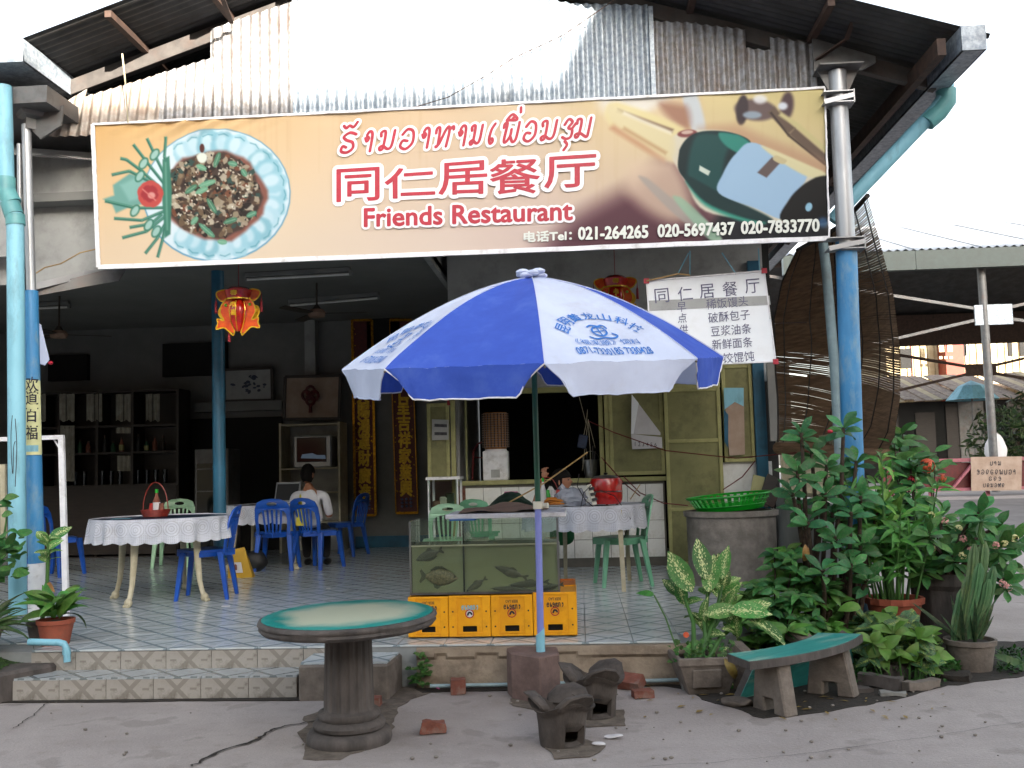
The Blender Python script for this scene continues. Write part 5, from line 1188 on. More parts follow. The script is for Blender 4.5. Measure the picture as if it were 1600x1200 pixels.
for s_ in (-1, 1): skinned('trousers', [Vector((hx + s_ * .07, hy + .02, hz_ - .02)), Vector((hx + s_ * .12 - .05, hy + .42, hz_ - .02)), Vector((hx + s_ * .12 - .05, hy + .45, FL + .08))], [(0, 1), (1, 2)], [.10, .075, .05], K['trousers'], PM)
for s_ in (-1, 1): put('shoe', M().sph((hx + s_ * .12 - .05, hy + .50, FL + .04), (.045, .12, .04), 10, 8), K['black'], PM)
put('shirt_patch', M().grid(lambda u, v: Vector((hx - .13 + .02 * v + (.015 + .12 * (1 - v)) * u, hy - .165 + .03 * v + .14 * max(0, v - .5) + abs(.5 - u) * .02, hz_ + .05 + .36 * v)), 6, 10), K['shirt_yellow'], PM)
for s_, j in ((-1, 7), (1, 10)):
    q = Jm[j]; hnd = put('hand', M().sph(q + Vector((0, .03, 0)), (.035, .05, .018), 10, 8), K['skin'], PM)
    for f in range(5):
        a = q + Vector((-.03 + f * .015, .07, 0)); put('finger', M().tube([a, a + Vector((0, .03, -.005)), a + Vector((0, .05 + .006 * (2 - abs(f - 2)), -.018))], [.008, .007, .005], 6), K['skin'], hnd)
# young woman bending behind the laden table, face turned to the right, arm raised to her hair
pw = P(868, 765, 9.95)
PW = thing('person', 'person in a green top with dark hair leaning behind the laden table, arm raised', 'person', (pw.x, pw.y, FL))
hc = P(878, 752, 9.85)
sk_ = hc + Vector((-.02, .14, -.20)); 
skinned('top', [sk_ + Vector((0, .1, -.45)), sk_ + Vector((0, .05, -.2)), sk_, sk_ + Vector((-.15, -.02, -.02)), sk_ + Vector((.17, -.02, -.04)), sk_ + Vector((.21, -.10, -.20))], [(0, 1), (1, 2), (2, 3), (2, 4), (4, 5)], [(.14, .11), (.13, .10), (.11, .09), .06, .06, .055], K['shirt_green'], PW)
skinned('body', [sk_, sk_ + Vector((.02, -.04, .08)), sk_ + Vector((-.17, -.03, -.02)), sk_ + Vector((-.26, -.12, -.04)), sk_ + Vector((-.16, -.17, .24)), sk_ + Vector((.22, -.14, -.22)), sk_ + Vector((.08, -.30, -.26))], [(0, 1), (0, 2), (2, 3), (3, 4), (0, 5), (5, 6)], [.06, .045, .045, .04, .03, .04, .028], K['skin'], PW)
hd, rm = head(PW, hc, R_(75), .92, -.1)
def hairw(u, v):
    a = 2 * math.pi * u; b = math.pi * (v * .8); d = Vector((math.sin(b) * math.sin(a), -math.sin(b) * math.cos(a), math.cos(b))); k = 1 + .06 * noise.noise(d * 7)
    z = d.z * .125; lim = .035
    if d.y < -.15 and z < lim: z = lim + (z - lim) * .15
    return hc + Vector((0, 0, .008)) + rm @ (Vector((d.x * .084 * k, d.y * .106 * k + (.012 if d.y > 0 else 0), z * k)) * .95)
put('hair', M().grid(hairw, 40, 22), K['hair'], PW, ang=80)
hb_ = hc + rm @ Vector((0, .10, -.01)); put('ponytail', M().tube([hb_, hb_ + Vector((-.05, .02, .01)), hb_ + Vector((-.09, .03, -.07)), hb_ + Vector((-.09, .03, -.16))], [.03, .035, .03, .01], 8), K['hair'], PW)
hq = sk_ + Vector((-.16, -.17, .24)); hnd = put('hand', M().sph(hq + Vector((.01, 0, .03)), (.03, .016, .04), 10, 8), K['skin'], PW)
for f in range(4): put('finger', M().tube([hq + Vector((-.02 + f * .014, 0, .06)), hq + Vector((-.01 + f * .014, .005, .085 + .004 * f)), hq + Vector((.015 + f * .012, .02, .095))], [.008, .0075, .006], 6), K['skin'], hnd)
put('thumb', M().tube([hq + Vector((.03, 0, .02)), hq + Vector((.05, .0, .045))], [.009, .007], 6), K['skin'], hnd)
# ---------------------------------------------------------------- on the right table
def at(px, py, z, Y): p = P(px, py, Y); return Vector((p.x, Y, z))
c = at(948, 790, zT, 9.15)
ck_ = thing('electric_cooker', 'round red electric cooker with a steel rim and lid on the lace table', 'cooker', c)
put('pot', M().lathe([(0, .01), (.13, .01), (.145, .05), (.148, .12)], c, 40), K['red_enamel'], ck_); put('steel_band', M().lathe([(.147, .118), (.152, .122), (.147, .128)], c, 40), K['steel'], ck_)
put('upper_shell', M().lathe([(.147, .126), (.148, .2), (.135, .24), (.12, .245)], c, 40), K['red_enamel'], ck_)
ld2 = put('lid', M().lathe([(.125, .243), (.10, .262), (.04, .272), (0, .274)], c, 40), K['steel'], ck_); put('lid_knob', M().lathe([(.012, .272), (.022, .29), (0, .296)], c, 14), K['black'], ld2)
for k in (-1, 1): put('side_handle', M().tube([c + Vector((k * .14, -.02, .19)), c + Vector((k * .175, -.01, .19)), c + Vector((k * .175, .03, .19)), c + Vector((k * .14, .04, .19))], .008, 6), K['black'], ck_)
for k in range(3):
    a = R_(200 + k * 70); put('foot', M().cyl(c + Vector((.1 * math.cos(a), .1 * math.sin(a), 0)), c + Vector((.1 * math.cos(a), .1 * math.sin(a), .012)), .012, n=10), K['black'], ck_)
c = at(925, 778, zT + .1, 8.98)
ps_ = thing('power_strip', 'white power strip leaning upright against the red cooker', 'power strip', c - Vector((0, 0, .1)))
rt2 = Matrix.Rotation(R_(-14), 3, 'Y') @ Matrix.Rotation(R_(-10), 3, 'X'); put('case', M().box(c, (.045, .03, .19), rot=rt2), K['ivory'], ps_, bevel=.005)
for k in (-.05, .0, .05): put('plug', M().box(c + rt2 @ Vector((.012, -.02, k)), (.05, .02, .025), rot=rt2), K['black'], ps_)
for pts in ([(925, 757), (912, 770), (906, 800), (918, 812), (935, 792)], [(936, 765), (960, 775), (975, 795), (985, 810), (975, 840)], [(905, 740), (902, 760), (915, 782), (932, 796)]):
    single('extension_lead', M().tube([q + Vector((0, 0, 0)) for q in [v for v in (P(*p_, 8.93) for p_ in pts)]], .004, 6), K['black'], {757: 'black cord looping from the power strip to the cooker', 765: 'black cord hanging over the edge of the lace table', 740: 'black cord running down to the plastic bag'}[pts[0][1]], 'cord')
c = at(893, 795, zT, 9.02)
bgm = M().sph(c + Vector((0, 0, .075)), (.14, .10, .09), 40, 24, f=lambda d: 1 + .22 * noise.noise(d * 3.1) + .10 * noise.noise(d * 8)); bgm.v = [(x, y, max(z, zT)) for x, y, z in bgm.v]
bgm.tube([c + Vector((-.05, 0, .13)), c + Vector((-.09, 0, .18)), c + Vector((-.12, .01, .16))], [.03, .03, .004], 8)
single('plastic_bag', bgm, clear('bag_film', 'c8cdd8', .35, .18, .42, 'c2c8d6'), 'crumpled clear plastic bag on the lace table in front of the cooker', 'bag')
c = at(868, 791, zT, 8.98)
plt_ = thing('plate', 'white oval plate of golden fried dough sticks on the lace table', 'plate', c); put('dish', M().lathe([(0, .003), (.08, .003), (.125, .018), (.12, .02), (.08, .008), (0, .008)], c, 32, sy=.8), K['plate_white'], plt_)
for i in range(12): 
    r4 = random.Random(i); a = r4.uniform(-.4, .4); cc = c + Vector((r4.uniform(-.03, .03), r4.uniform(-.03, .03), .02 + .0045 * i)); d = Vector((math.cos(a), math.sin(a), 0)) * .08
    single('dough_stick', M().tube([cc - d, cc - d * .4 + Vector((0, 0, .006)), cc + d * .4, cc + d], [.007, .011, .011, .007], 7), K['fried'], 'golden fried dough stick heaped on the white plate', 'food', 'fried dough sticks on the plate')
c = at(856, 781, zT, 9.3)
basket('basket', 'dark red condiment basket behind the plate of fried dough', c, .11, .08, K['wicker_red'], .2)
bottle('sauce_bottle', 'clear sauce bottle with a bright green cap in front of the leaning woman', at(849, 780, zT, 9.12), .26, .027, K['paper'], K['basin_green'], K['plate_white'])
for i, (px, mm, lb) in enumerate(((856, 'basin_green', 'small green topped jar in the condiment basket'), (864, 'paper', 'small pale jar in the condiment basket'), (872, 'red_enamel', 'small red jar in the condiment basket'))):
    single('sauce_jar', M().lathe([(0, 0), (.025, 0), (.026, .08), (.018, .1), (.018, .125), (0, .125)], at(px, 778, zT + .02, 9.3), 12), K[mm], lb, 'jar')
single('banana_leaf', M().grid(lambda u, v: at(760 + 85 * u, 790, zT + .004 + .14 * math.sin(math.pi * min(1, u * 1.1)) * (1 - v) ** .7 + .015 * noise.noise(Vector((u * 9, v * 6, 1))), 9.0 + .3 * v + .05 * math.sin(u * 5)), 24, 10), K['banana_leaf'], 'dark green banana leaf heaped on the table behind the white board', 'leaf')
single('plastic_tub', M().lathe([(0, 0), (.055, 0), (.062, .08), (.066, .085), (.066, .105), (0, .108)], at(799, 786, zT + .03, 9.5), 24), K['ivory'], 'white tub with a pink lid behind the banana leaf', 'tub')
bpy.data.objects['plastic_tub'].data.materials.append(K['pink_lid'])
for p_ in bpy.data.objects['plastic_tub'].data.polygons:
    if p_.center.z > .083: p_.material_index = 1
single('bamboo_stick', M().tube([P(770, 799, 8.6), P(850, 755, 8.8), P(918, 707, 9.0)], .007, 6), K['bamboo'], 'long pale bamboo stick leaning across the banana leaf', 'stick')
single('bamboo_stick', M().tube([P(985, 780, 9.4), P(1000, 757, 9.5)], .005, 6), K['bamboo'], 'short bamboo stick poking up behind the green chair', 'stick')
# ---------------------------------------------------------------- window items
yk = YK + .05
c = at(776, 749, zs, yk + .12)
wd_ = thing('water_dispenser', 'white table top water dispenser on the kiosk window sill', 'water dispenser', c)
hW = (P(775, 703, yk).z - zs); put('case', M().b2((c.x - .14, c.y - .14, zs), (c.x + .14, c.y + .14, zs + hW - .01)), K['white_paint'], wd_, bevel=.01); put('tap_recess', M().b2((c.x - .05, c.y - .146, zs + .03), (c.x + .05, c.y - .142, zs + .12)), K['wall_grey'], wd_)
put('collar', M().lathe([(.13, hW - .01), (.12, hW + .01), (0, hW + .01)], (c.x, c.y, zs), 24), K['white_paint'], wd_)
cb = Vector((c.x, c.y, zs + hW + .012)); hB = P(775, 644, yk).z - cb.z
wb = thing('wicker_bottle_cover', 'brown checked wicker cover over the water bottle on the dispenser', 'wicker cover', cb)
put('lining', M().lathe([(0, 0), (.12, 0), (.145, hB * .1), (.145, hB * .95), (.13, hB), (0, hB)], cb, 32), K['wicker'], wb)
ww = M()
for i in range(15): ww.tube([cb + Vector((.149 * math.cos(a), .149 * math.sin(a), hB * (.06 + .9 * i / 14))) for a in [k * math.pi / 16 for k in range(33)]], .006, 4, cap=False)
o = put('weave_band', ww, K['cardboard'], wb); o['kind'] = 'stuff'
ww = M()
for k in range(24):
    a = k * math.pi / 12; ww.bar(cb + Vector((.151 * math.cos(a), .151 * math.sin(a), hB * .04)), cb + Vector((.151 * math.cos(a), .151 * math.sin(a), hB * .97)), .012, .004)
o = put('weave_stake', ww, K['wood_dark'], wb); o['kind'] = 'stuff'
c = at(924, 749, zs, yk + .1); bk_ = thing('metal_bucket', 'dented steel bucket on the kiosk window sill under the hanging scale', 'bucket', c)
put('pail', M().lathe([(0, 0), (.07, 0), (.095, .20), (.1, .205), (.09, .205), (.066, .01)], c, 24), K['steel'], bk_); put('bail', M().tube([c + Vector((.095 * math.cos(a), 0, .2 + .1 * math.sin(a))) for a in [i * math.pi / 10 for i in range(11)]], .003, 5), K['steel'], bk_)
for q in ((-.03, .33), (.02, .36), (.035, .3)): put('ladle', M().tube([c + Vector((q[0], 0, .05)), c + Vector((q[0] * 1.5, 0, q[1]))], .006, 5), K['steel'], bk_)
c = P(910, 690, yk - .12)
hs_ = thing('hanging_scale', 'dark blue hanging box on a tangle of strings in the kiosk window', 'scale', c)
put('box', M().box(c, (.10, .05, .15), rot=Matrix.Rotation(R_(12), 3, 'Y')), K['table_blue'], hs_, bevel=.008)
for q in ((905, 620), (918, 640)): put('string', M().tube([P(*q, yk - .12), P(916, 662, yk - .12), c], .003, 4), K['cream_leg'], hs_)
for q in ((910, 735), (924, 735), (930, 700)): put('string', M().tube([P(919, 655, yk - .12), P(q[0], q[1], yk - .12)], .003, 4), K['cream_leg'], hs_)
for a, lb in (([(705, 590), (698, 605)], 0),): pass
ctas = thing('small_lantern', 'tiny red tassel ornament at the corner of the kiosk frame', 'ornament', P(700, 612, YK - .1)); put('bead', M().cyl(P(700, 611, YK - .1), P(700, 624, YK - .1), .018, n=10), K['lantern_red'], ctas); put('tassel', M().cyl(P(700, 624, YK - .1), P(701, 633, YK - .1), .012, .02, 8), K['tassel'], ctas)
rch = M().tube([P(738, 750, 11.5), P(740, 705, 11.5), P(746, 694, 11.5), P(755, 690, 11.5), P(766, 696, 11.5)], .012, 8); rch.tube([P(742, 715, 11.5), P(758, 715, 11.5)], .008, 6)
single('red_hoop', rch, K['cable_red'], 'bent red tube chair back beside the water dispenser', 'chair')
# twisted cables across the front of the kiosk
for pts, lb in (([(920, 658, 10.9), (960, 676, 10.6), (1040, 704, 10.4), (1150, 716, 10.2), (1270, 705, 9.0)], 'upper red twisted cable sagging across the olive door'), ([(975, 745, 10.8), (1000, 770, 10.6), (1036, 786, 10.5), (1075, 790, 10.4)], 'lower red twisted cable behind the green chair'), ([(940, 715, 10.9), (975, 755, 10.6), (1000, 775, 10.5)], 'dull cable slanting down beside the metal bucket'), ([(1130, 765, 10.9), (1160, 745, 10.8), (1180, 720, 10.7)], 'thin cable slanting up beside the green basin')):
    single('cable', M().tube([P(*q) for q in pts], .006, 6), K['cable_red'], lb, 'cable')
# posters
def sheet(name, q, Y, m_, label, cat, bulge=.01, par=None):
    f = quadmap(*q, Y, 0); m = M().grid(lambda u, v: f(u, v) + Vector((0, -.004 - bulge * math.sin(u * 5) ** 2 * .3 - bulge * u * (1 - v), 0)), 10, 10)
    return single(name, m, m_, label, cat) if par is None else put(name, m, m_, par)
ypst = YK - .07
def tri(name, pts, Y, m_, par): return put(name, M().plate([[(P(*q, Y).x, P(*q, Y).z) for q in pts]], .002, lambda x, y, z: Vector((x, Y + z, y))), K[m_], par)
cal = thing('calendar', 'curled calendar page hanging on the olive shutter', 'calendar', P(1010, 700, ypst))
tri('back_sheet', [(987, 617), (1034, 660), (1036, 698), (988, 700)], ypst, 'olive_dark', cal); tri('front_sheet', [(987, 616), (1032, 676), (1032, 680), (987, 678)], ypst - .01, 'paper', cal); tri('month_strip', [(986, 678), (1034, 683), (1035, 700), (988, 702)], ypst - .014, 'paper', cal)
tri('page_corner', [(987, 616), (998, 630), (990, 678), (986, 678)], ypst - .016, 'board', cal)
ct = put('month_text', textm('1 2 3 4 5 6', quadmap((992, 690), (1026, 692), (1026, 698), (992, 697), ypst - .016, 0)), K['ink_dark'], cal, weld=False, smooth=False)
ps = thing('poster', 'faded blue and pink poster in the window right of the olive door', 'poster', P(1147, 700, ypst)); tri('sheet', [(1131, 606), (1162, 606), (1164, 710), (1140, 712)], ypst, 'paper_brown', ps); tri('sky_print', [(1131, 606), (1162, 606), (1162, 635), (1148, 628), (1132, 640)], ypst - .004, 'pipe_pale', ps); tri('sea_print', [(1131, 640), (1138, 648), (1138, 700), (1132, 690)], ypst - .004, 'blue_dark', ps)
nt_ = thing('notice', 'plain white printed notice taped to the narrow olive shutter', 'notice', P(685, 690, ypst)); tri('sheet', [(675, 655), (701, 656), (701, 687), (675, 688)], YK - .05, 'wall_grey', nt_)
put('printed_lines', textm('==========', quadmap((679, 662), (698, 663), (698, 680), (679, 680), YK - .054, 0)), K['ink_dark'], nt_, weld=False, smooth=False)
# ---------------------------------------------------------------- showcase beside the kiosk
sc_ = thing('glass_showcase', 'small glass showcase on thin white legs below the narrow shutter', 'showcase', P(690, 850, 10.6))
ysc = 10.7; ca_, cb_ = P(670, 750, ysc), P(714, 752, ysc)
for x in (ca_.x, cb_.x):
    for y in (ysc, ysc + .35): put('leg', M().b2((x - .012, y - .012, FL), (x + .012, y + .012, ca_.z)), K['white_paint'], sc_)
put('top_board', M().b2((ca_.x - .03, ysc - .03, ca_.z), (cb_.x + .03, ysc + .38, ca_.z + .03)), K['white_paint'], sc_)
zc_ = P(690, 800, ysc).z; put('shelf', M().b2((ca_.x, ysc, zc_), (cb_.x, ysc + .35, zc_ + .02)), K['cream_leg'], sc_)
put('glass', M().b2((ca_.x, ysc - .016, zc_ + .02), (cb_.x, ysc - .013, ca_.z)), clear('case_glass', 'e4ece8', .3, .03), sc_)
for i, (px, py, mm, lb) in enumerate(((684, 786, 'cardboard', 'brown packet lying in the glass showcase'), (695, 783, 'ivory', 'pale packet standing in the glass showcase'), (704, 786, 'banana_leaf', 'green packet at the end of the glass showcase'))):
    q = P(px, py, ysc + .15); single('packet', M().b2((q.x - .05, q.y - .05, zc_ + .021), (q.x + .04, q.y + .05, zc_ + .12 + .04 * i)), K[mm], lb, 'packet', bevel=.01)
# ---------------------------------------------------------------- scrolls
def scroll(q, text, label, ys):
    Y = 14.5; t = thing('scroll', label, 'scroll', P(q[2][0], q[2][1], Y), 'red and gold couplet scrolls on the wall')
    put('backing', M().plate([[(P(*p_, Y).x, P(*p_, Y).z) for p_ in q]], .02, lambda x, y, z: Vector((x, Y + z, y))), K['scroll_red'], t)
    for a, b in zip(q, q[1:] + q[:1]): put('gold_border', M().bar(P(*a, Y - .008), P(*b, Y - .008), .05, .012, up=(0, 1, 0)) if False else M().bar(P(*a, Y - .006), P(*b, Y - .006), .012, .035, up=(1, 0, 0) if abs(a[0] - b[0]) < 9 else (0, 0, 1)), K['gold'], t)
    fx = M(); r5 = random.Random(len(label))
    for i in range(34):
        s = r5.choice((.12, .88)) + r5.uniform(-.05, .05); tt_ = r5.random(); f = quadmap(*q, Y, .012); c = f(s, tt_); fx.box(c, (.022, .004, .012), rot=Matrix.Rotation(r5.uniform(0, 3), 3, 'Y'))
    o = put('gold_flecks', fx, K['gold'], t); o['kind'] = 'stuff'
    cx = [(q[0][0] + q[1][0]) / 2 + (((q[3][0] + q[2][0]) - (q[0][0] + q[1][0])) / 2) * ((y - q[0][1]) / (q[2][1] - q[0][1])) for y in ys]
    for ch, x, y in zip(text, cx, ys): put('gold_character', fat(ch, quadmap((x - 9, y - 12), (x + 9, y - 12), (x + 9, y + 12), (x - 9, y + 12), Y, .010), .010, 6), K['gold_print'], t, weld=False, smooth=False)
    f = quadmap(*q, Y, .012); ff = M()
    for i in range(9): ff.sph(f(.3 + .2 * (i % 3), .035 + .018 * (i // 3)), (.022, .006, .02), 8, 5)
    o = put('flower_print', ff, K['ink_violet'], t); o['kind'] = 'stuff'
scroll([(550, 500), (581, 500), (587, 805), (555, 805)], '天賜鴻運財廣進', 'narrow red scroll with gold writing, the one beside the television shelves', [618, 641, 665, 690, 716, 743, 769])
scroll([(609, 500), (643, 500), (653, 801), (619, 802)], '仁呈吉祥家業興', 'narrow red scroll with gold writing, the one beside the kiosk shutter', [613, 635, 661, 687, 712, 738, 763])
# ---------------------------------------------------------------- television shelves and pictures
Yt_ = 13.9
sh = thing('shelf_unit', 'pale wooden shelf unit holding the television', 'shelves', P(485, 830, Yt_))
x0, x1 = P(436, 700, Yt_).x, P(531, 700, Yt_).x; zt1 = P(485, 660, Yt_).z
for x in (x0, x1 - .03): put('side_board', M().b2((x, Yt_, FL), (x + .03, Yt_ + .45, zt1)), K['cream_leg'], sh)
for py in (662, 731, 769, 815): z = P(485, py, Yt_).z; put('shelf', M().b2((x0 + .031, Yt_ + .004, z - .02), (x1 - .031, Yt_ + .44, z)), K['cream_leg'], sh)
put('back_board', M().b2((x0, Yt_ + .451, FL), (x1, Yt_ + .46, zt1)), K['wall_grey'], sh)
zt2 = P(485, 731, Yt_).z + .001
tv = thing('television', 'silver tube television showing a small bright reflection, on the shelf unit', 'television', P(490, 728, Yt_))
ta, tb = P(458, 681, Yt_ - .05), P(518, 729, Yt_ - .05)
put('case', M().b2((ta.x, Yt_ - .05, zt2), (tb.x, Yt_ + .3, ta.z)), K['silver_paint'], tv, bevel=.02); put('screen_surround', M().b2((ta.x + .05, Yt_ - .056, zt2 + .08), (tb.x - .07, Yt_ - .051, ta.z - .03)), K['black'], tv)
put('screen', M().b2((ta.x + .06, Yt_ - .06, zt2 + .09), (tb.x - .08, Yt_ - .057, ta.z - .04)), mat('tube_glass', '0a0c0d', .08), tv)
put('reflection_patch', M().plate([[(P(*q, 0).x if 0 else P(*q, Yt_ - .064).x, P(*q, Yt_ - .064).z) for q in ((470, 716), (472, 710), (488, 708), (495, 711), (508, 711), (509, 717))]], .001, lambda x, y, z: Vector((x, Yt_ - .063 + z, y))), emis('painted_reflection', '8aa0b8', .03), tv)  # bright reflection on the tube, drawn as a faintly glowing plate
def picture(q, Y, label, fm, im, deco=None):
    t = thing('picture', label, 'picture', P(*q[2], Y)); f = [P(*p_, Y) for p_ in q]
    put('canvas', M().plate([[(p.x, p.z) for p in f]], .02, lambda x, y, z: Vector((x, Y + z, y))), K[im], t)
    for a, b in zip(f, f[1:] + f[:1]): put('frame', M().bar(a - Vector((0, .01, 0)), b - Vector((0, .01, 0)), .03, .04, up=(1, 0, 0) if abs(a.x - b.x) < .1 else (0, 0, 1)), K[fm], t)
    if deco:
        g_ = quadmap(*q, Y, .004); m = M(); r6 = random.Random(2)
        for i in range(deco[1]): m.plate([ell(r6.gauss(.5, .14), r6.gauss(.5, .13), r6.uniform(.02, .06), r6.uniform(.02, .07), r6.uniform(0, 3), 7)], .0004 * (i + 1), lambda x, y, z: g_(x, y) - Vector((0, z, 0)))
        o = put('painted_flowers', m, K[deco[0]], t); o['kind'] = 'stuff'
picture([(350, 578), (425, 575), (426, 625), (351, 627)], 14.45, 'wide framed flower painting on the back wall beside the pillar', 'wood_dark', 'wall_grey', ('table_blue', 22))
picture([(446, 589), (532, 587), (530, 654), (444, 655)], 14.2, 'square beige board with a dark red knot above the television', 'wood_dark', 'paper_brown', None)
kn = thing('knot_ornament', 'dark red Chinese knot hanging on the beige board', 'ornament', P(485, 640, 14.1)); m = M()
for i in range(4): m.tube([P(485 + 8 * math.cos(a + i * 1.57) * math.cos(a) * 1.6, 618 + 9 * math.sin(a + i * 1.57) * math.cos(a) * 1.6, 14.12) for a in [k * .25 for k in range(26)]], .02, 5)
put('cord_loops', m, K['scroll_red'], kn); put('tassel', M().cyl(P(485, 632, 14.12), P(485, 645, 14.12), .02, .03, 8), K['scroll_red'], kn)
# ---------------------------------------------------------------- fans and tube lamps
def fan(c, a0, label, zc=3.65):
    t = thing('ceiling_fan', label, 'fan', c, 'brown ceiling fans')
    put('rod', M().cyl((c.x, c.y, c.z + .05), (c.x, c.y, zc), .012, n=8), K['fan_brown'], t); put('canopy', M().lathe([(.02, .10), (.06, .04), (.07, 0)], c, 20), K['fan_brown'], t); put('motor', M().lathe([(0, -.06), (.09, -.05), (.11, 0), (.08, .04), (.0, .05)], c, 24), K['cardboard'], t)
    for k in range(3):
        a = a0 + k * 2.094; R3 = Matrix.Rotation(a, 3, 'Z'); put('blade', M().plate([[(.10, -.03), (.25, -.065), (.60, -.06), (.62, .05), (.25, .05), (.10, .03)]], .008, lambda x, y, z: c + R3 @ Vector((x, y, z - .01 + y * .15))), K['fan_brown'], t)
fan(P(495, 489, 11.6), .1, 'brown ceiling fan hanging between the tube lamps and the blue pillar')
fan(P(92, 522, 11.8), .5, 'brown ceiling fan hanging near the blue corner column')
def tube(a, b, Y1, label):
    p, q = P(*a, Y1), P(*b, Y1); z = 3.6; p = p.lerp(p, 0); t = thing('tube_lamp', label, 'lamp', (p.x, p.y, z), 'unlit tube lamps on the ceiling')
    dY = (z - CAMZ) / (p.z - CAMZ); p = Vector((0, 0, CAMZ)) + (p - Vector((0, 0, CAMZ))) * dY; q = Vector((0, 0, CAMZ)) + (q - Vector((0, 0, CAMZ))) * ((z - CAMZ) / (q.z - CAMZ)); t.location = (p.x, p.y, z)
    put('batten', M().bar(p + Vector((0, 0, .02)), q + Vector((0, 0, .02)), .07, .05), K['wall_white'], t, bevel=.004); put('glass_tube', M().cyl(p + Vector((0, 0, -.03)), q + Vector((0, 0, -.03)), .016, n=10), K['plate_white'], t)
    for e in (p, q): put('end_cap', M().box(e + Vector((0, 0, -.02)), (.03, .05, .05)), K['wall_white'], t)
tube((384, 433), (548, 424), 10, 'unlit tube lamp nearest the signboard'); tube((452, 474), (592, 462), 11, 'unlit tube lamp behind the ceiling fan'); tube((60, 478), (108, 476), 11, 'unlit tube lamp over the dark corner of the room')
# ---------------------------------------------------------------- dark dresser with curtained doors, fridge, bag
Yd = 13.7
ds = thing('dresser', 'tall dark wooden dresser with curtained glass doors and shelves of bottles', 'dresser', P(180, 850, Yd))
dx0, dx1 = P(20, 700, Yd).x, P(278, 700, Yd).x; dz = P(180, 610, Yd).z
put('back_board', M().b2((dx0, Yd + .4, FL), (dx1, Yd + .45, dz)), K['wood_dark'], ds)
for z in (FL + .02, P(180, 757, Yd).z, P(180, 706, Yd).z, P(180, 664, Yd).z, dz): put('shelf', M().b2((dx0, Yd + .03, z - .03), (dx1, Yd + .4, z)), K['wood_dark'], ds)
for px in (20, 60, 90, 150, 205, 276): x = P(px, 700, Yd).x; put('upright', M().b2((x - .02, Yd + .02, FL), (x + .02, Yd + .4, dz)), K['wood_dark'], ds)
put('lower_doors', M().b2((dx0 + .02, Yd + .005, FL + .05), (dx1 - .02, Yd + .028, P(180, 760, Yd).z)), K['wood_dark'], ds)
for xa, xb in ((40, 71), (90, 116), (135, 159), (181, 205), (228, 249)):
    for h0, h1 in (((xa), (xa + xb) / 2 - 1), ((xa + xb) / 2 + 1, xb)):
        fq = quadmap((h0, 616), (h1, 615), (h1, 657), (h0, 658), Yd + .02); put('curtain', M().grid(lambda u, v: fq(u, v) + Vector((0, .012 * math.sin(u * 14), .02 * math.sin(u * 6) * (1 - v))), 12, 4), K['curtain'], ds)
for xa, xb, ya, yb in ((91, 116, 665, 752), (181, 205, 668, 677), (183, 205, 712, 736)):
    fq = quadmap((xa, ya), (xb, ya), (xb, yb), (xa, yb), Yd + .02); put('curtain', M().grid(lambda u, v: fq(u, v) + Vector((0, .012 * math.sin(u * 20), 0)), 16, 4), K['curtain'], ds)
zb1 = P(200, 706, Yd).z; r7 = random.Random(9)
for i in range(12):
    px = 112 + i * 13; c = P(px, 700, Yd + .12); c.z = zb1 + .001
    if abs(px - 150) < 7 or abs(px - 205) < 6: continue
    bottle('liquor_bottle', 'small dark bottle standing on the upper dresser shelf', c, r7.uniform(.16, .26), .035, K[['black', 'banana_leaf', 'brick', 'wood_dark'][i % 4]], K['steel_rust'], K['olive'] if i % 3 == 0 else None, group='bottles on the dresser shelf')
zb1 = P(200, 757, Yd).z
for i in range(12):
    px = 104 + i * 14; c = P(px, 750, Yd + .14); c.z = zb1 + .001
    if abs(px - 150) < 7 or abs(px - 205) < 7: continue
    single('drinking_glass', M().lathe([(0, 0), (.03, 0), (.038, .2), (.034, .2), (.027, .01)], c, 12), clear('tumbler_glass', '9aa4a4', .4, .05) if i == 0 else bpy.data.materials['tumbler_glass'], 'tall clear glass standing on the lower dresser shelf', 'glass', 'glasses on the lower dresser shelf')
Yf = 13.2; fa, fb = P(303, 702, Yf), P(356, 800, Yf)
fr_ = thing('fridge', 'tall glass door fridge standing in the dark beside the blue pillar', 'fridge', (fa.x, Yf, FL)); put('cabinet', M().b2((fa.x, Yf + .02, FL), (fb.x, Yf + .5, fa.z)), K['steel_grey'], fr_, bevel=.01); put('door_glass', M().b2((fa.x + .04, Yf, FL + .1), (fb.x - .04, Yf + .018, fa.z - .2)), mat('fridge_glass', '14181a', .1), fr_)
for i in range(4): z = FL + .3 + i * .3; put('wire_shelf', M().b2((fa.x + .05, Yf - .006, z), (fb.x - .05, Yf - .001, z + .015)), K['steel_grey'], fr_)
ba = G(372, 903, FL); bg_ = thing('carrier_bag', 'yellow carrier bag with a white square standing on the floor behind the chair', 'bag', ba)
def bgf(x, y, z): return ba + Vector((x + .12 * y * .4, z * 1.0, y))
bmsh = M(); bmsh.add([ba + Vector(v) for v in ((-.09, -.06, 0), (.17, -.02, 0), (.16, .10, 0), (-.09, .10, 0), (-.10, -.02, .30), (.07, .0, .33), (.07, .03, .31), (-.10, .03, .28))], [(0, 1, 5, 4), (1, 2, 6, 5), (2, 3, 7, 6), (3, 0, 4, 7), (0, 3, 2, 1)])
put('bag_body', bmsh, K['bag_yellow'], bg_, smooth=False, weld=False); put('white_square', M().add([ba + Vector(v) for v in ((-.05, -.061, .06), (.07, -.045, .06), (.045, -.032, .17), (-.06, -.044, .17))], [(0, 1, 2, 3)]), K['paper'], bg_)
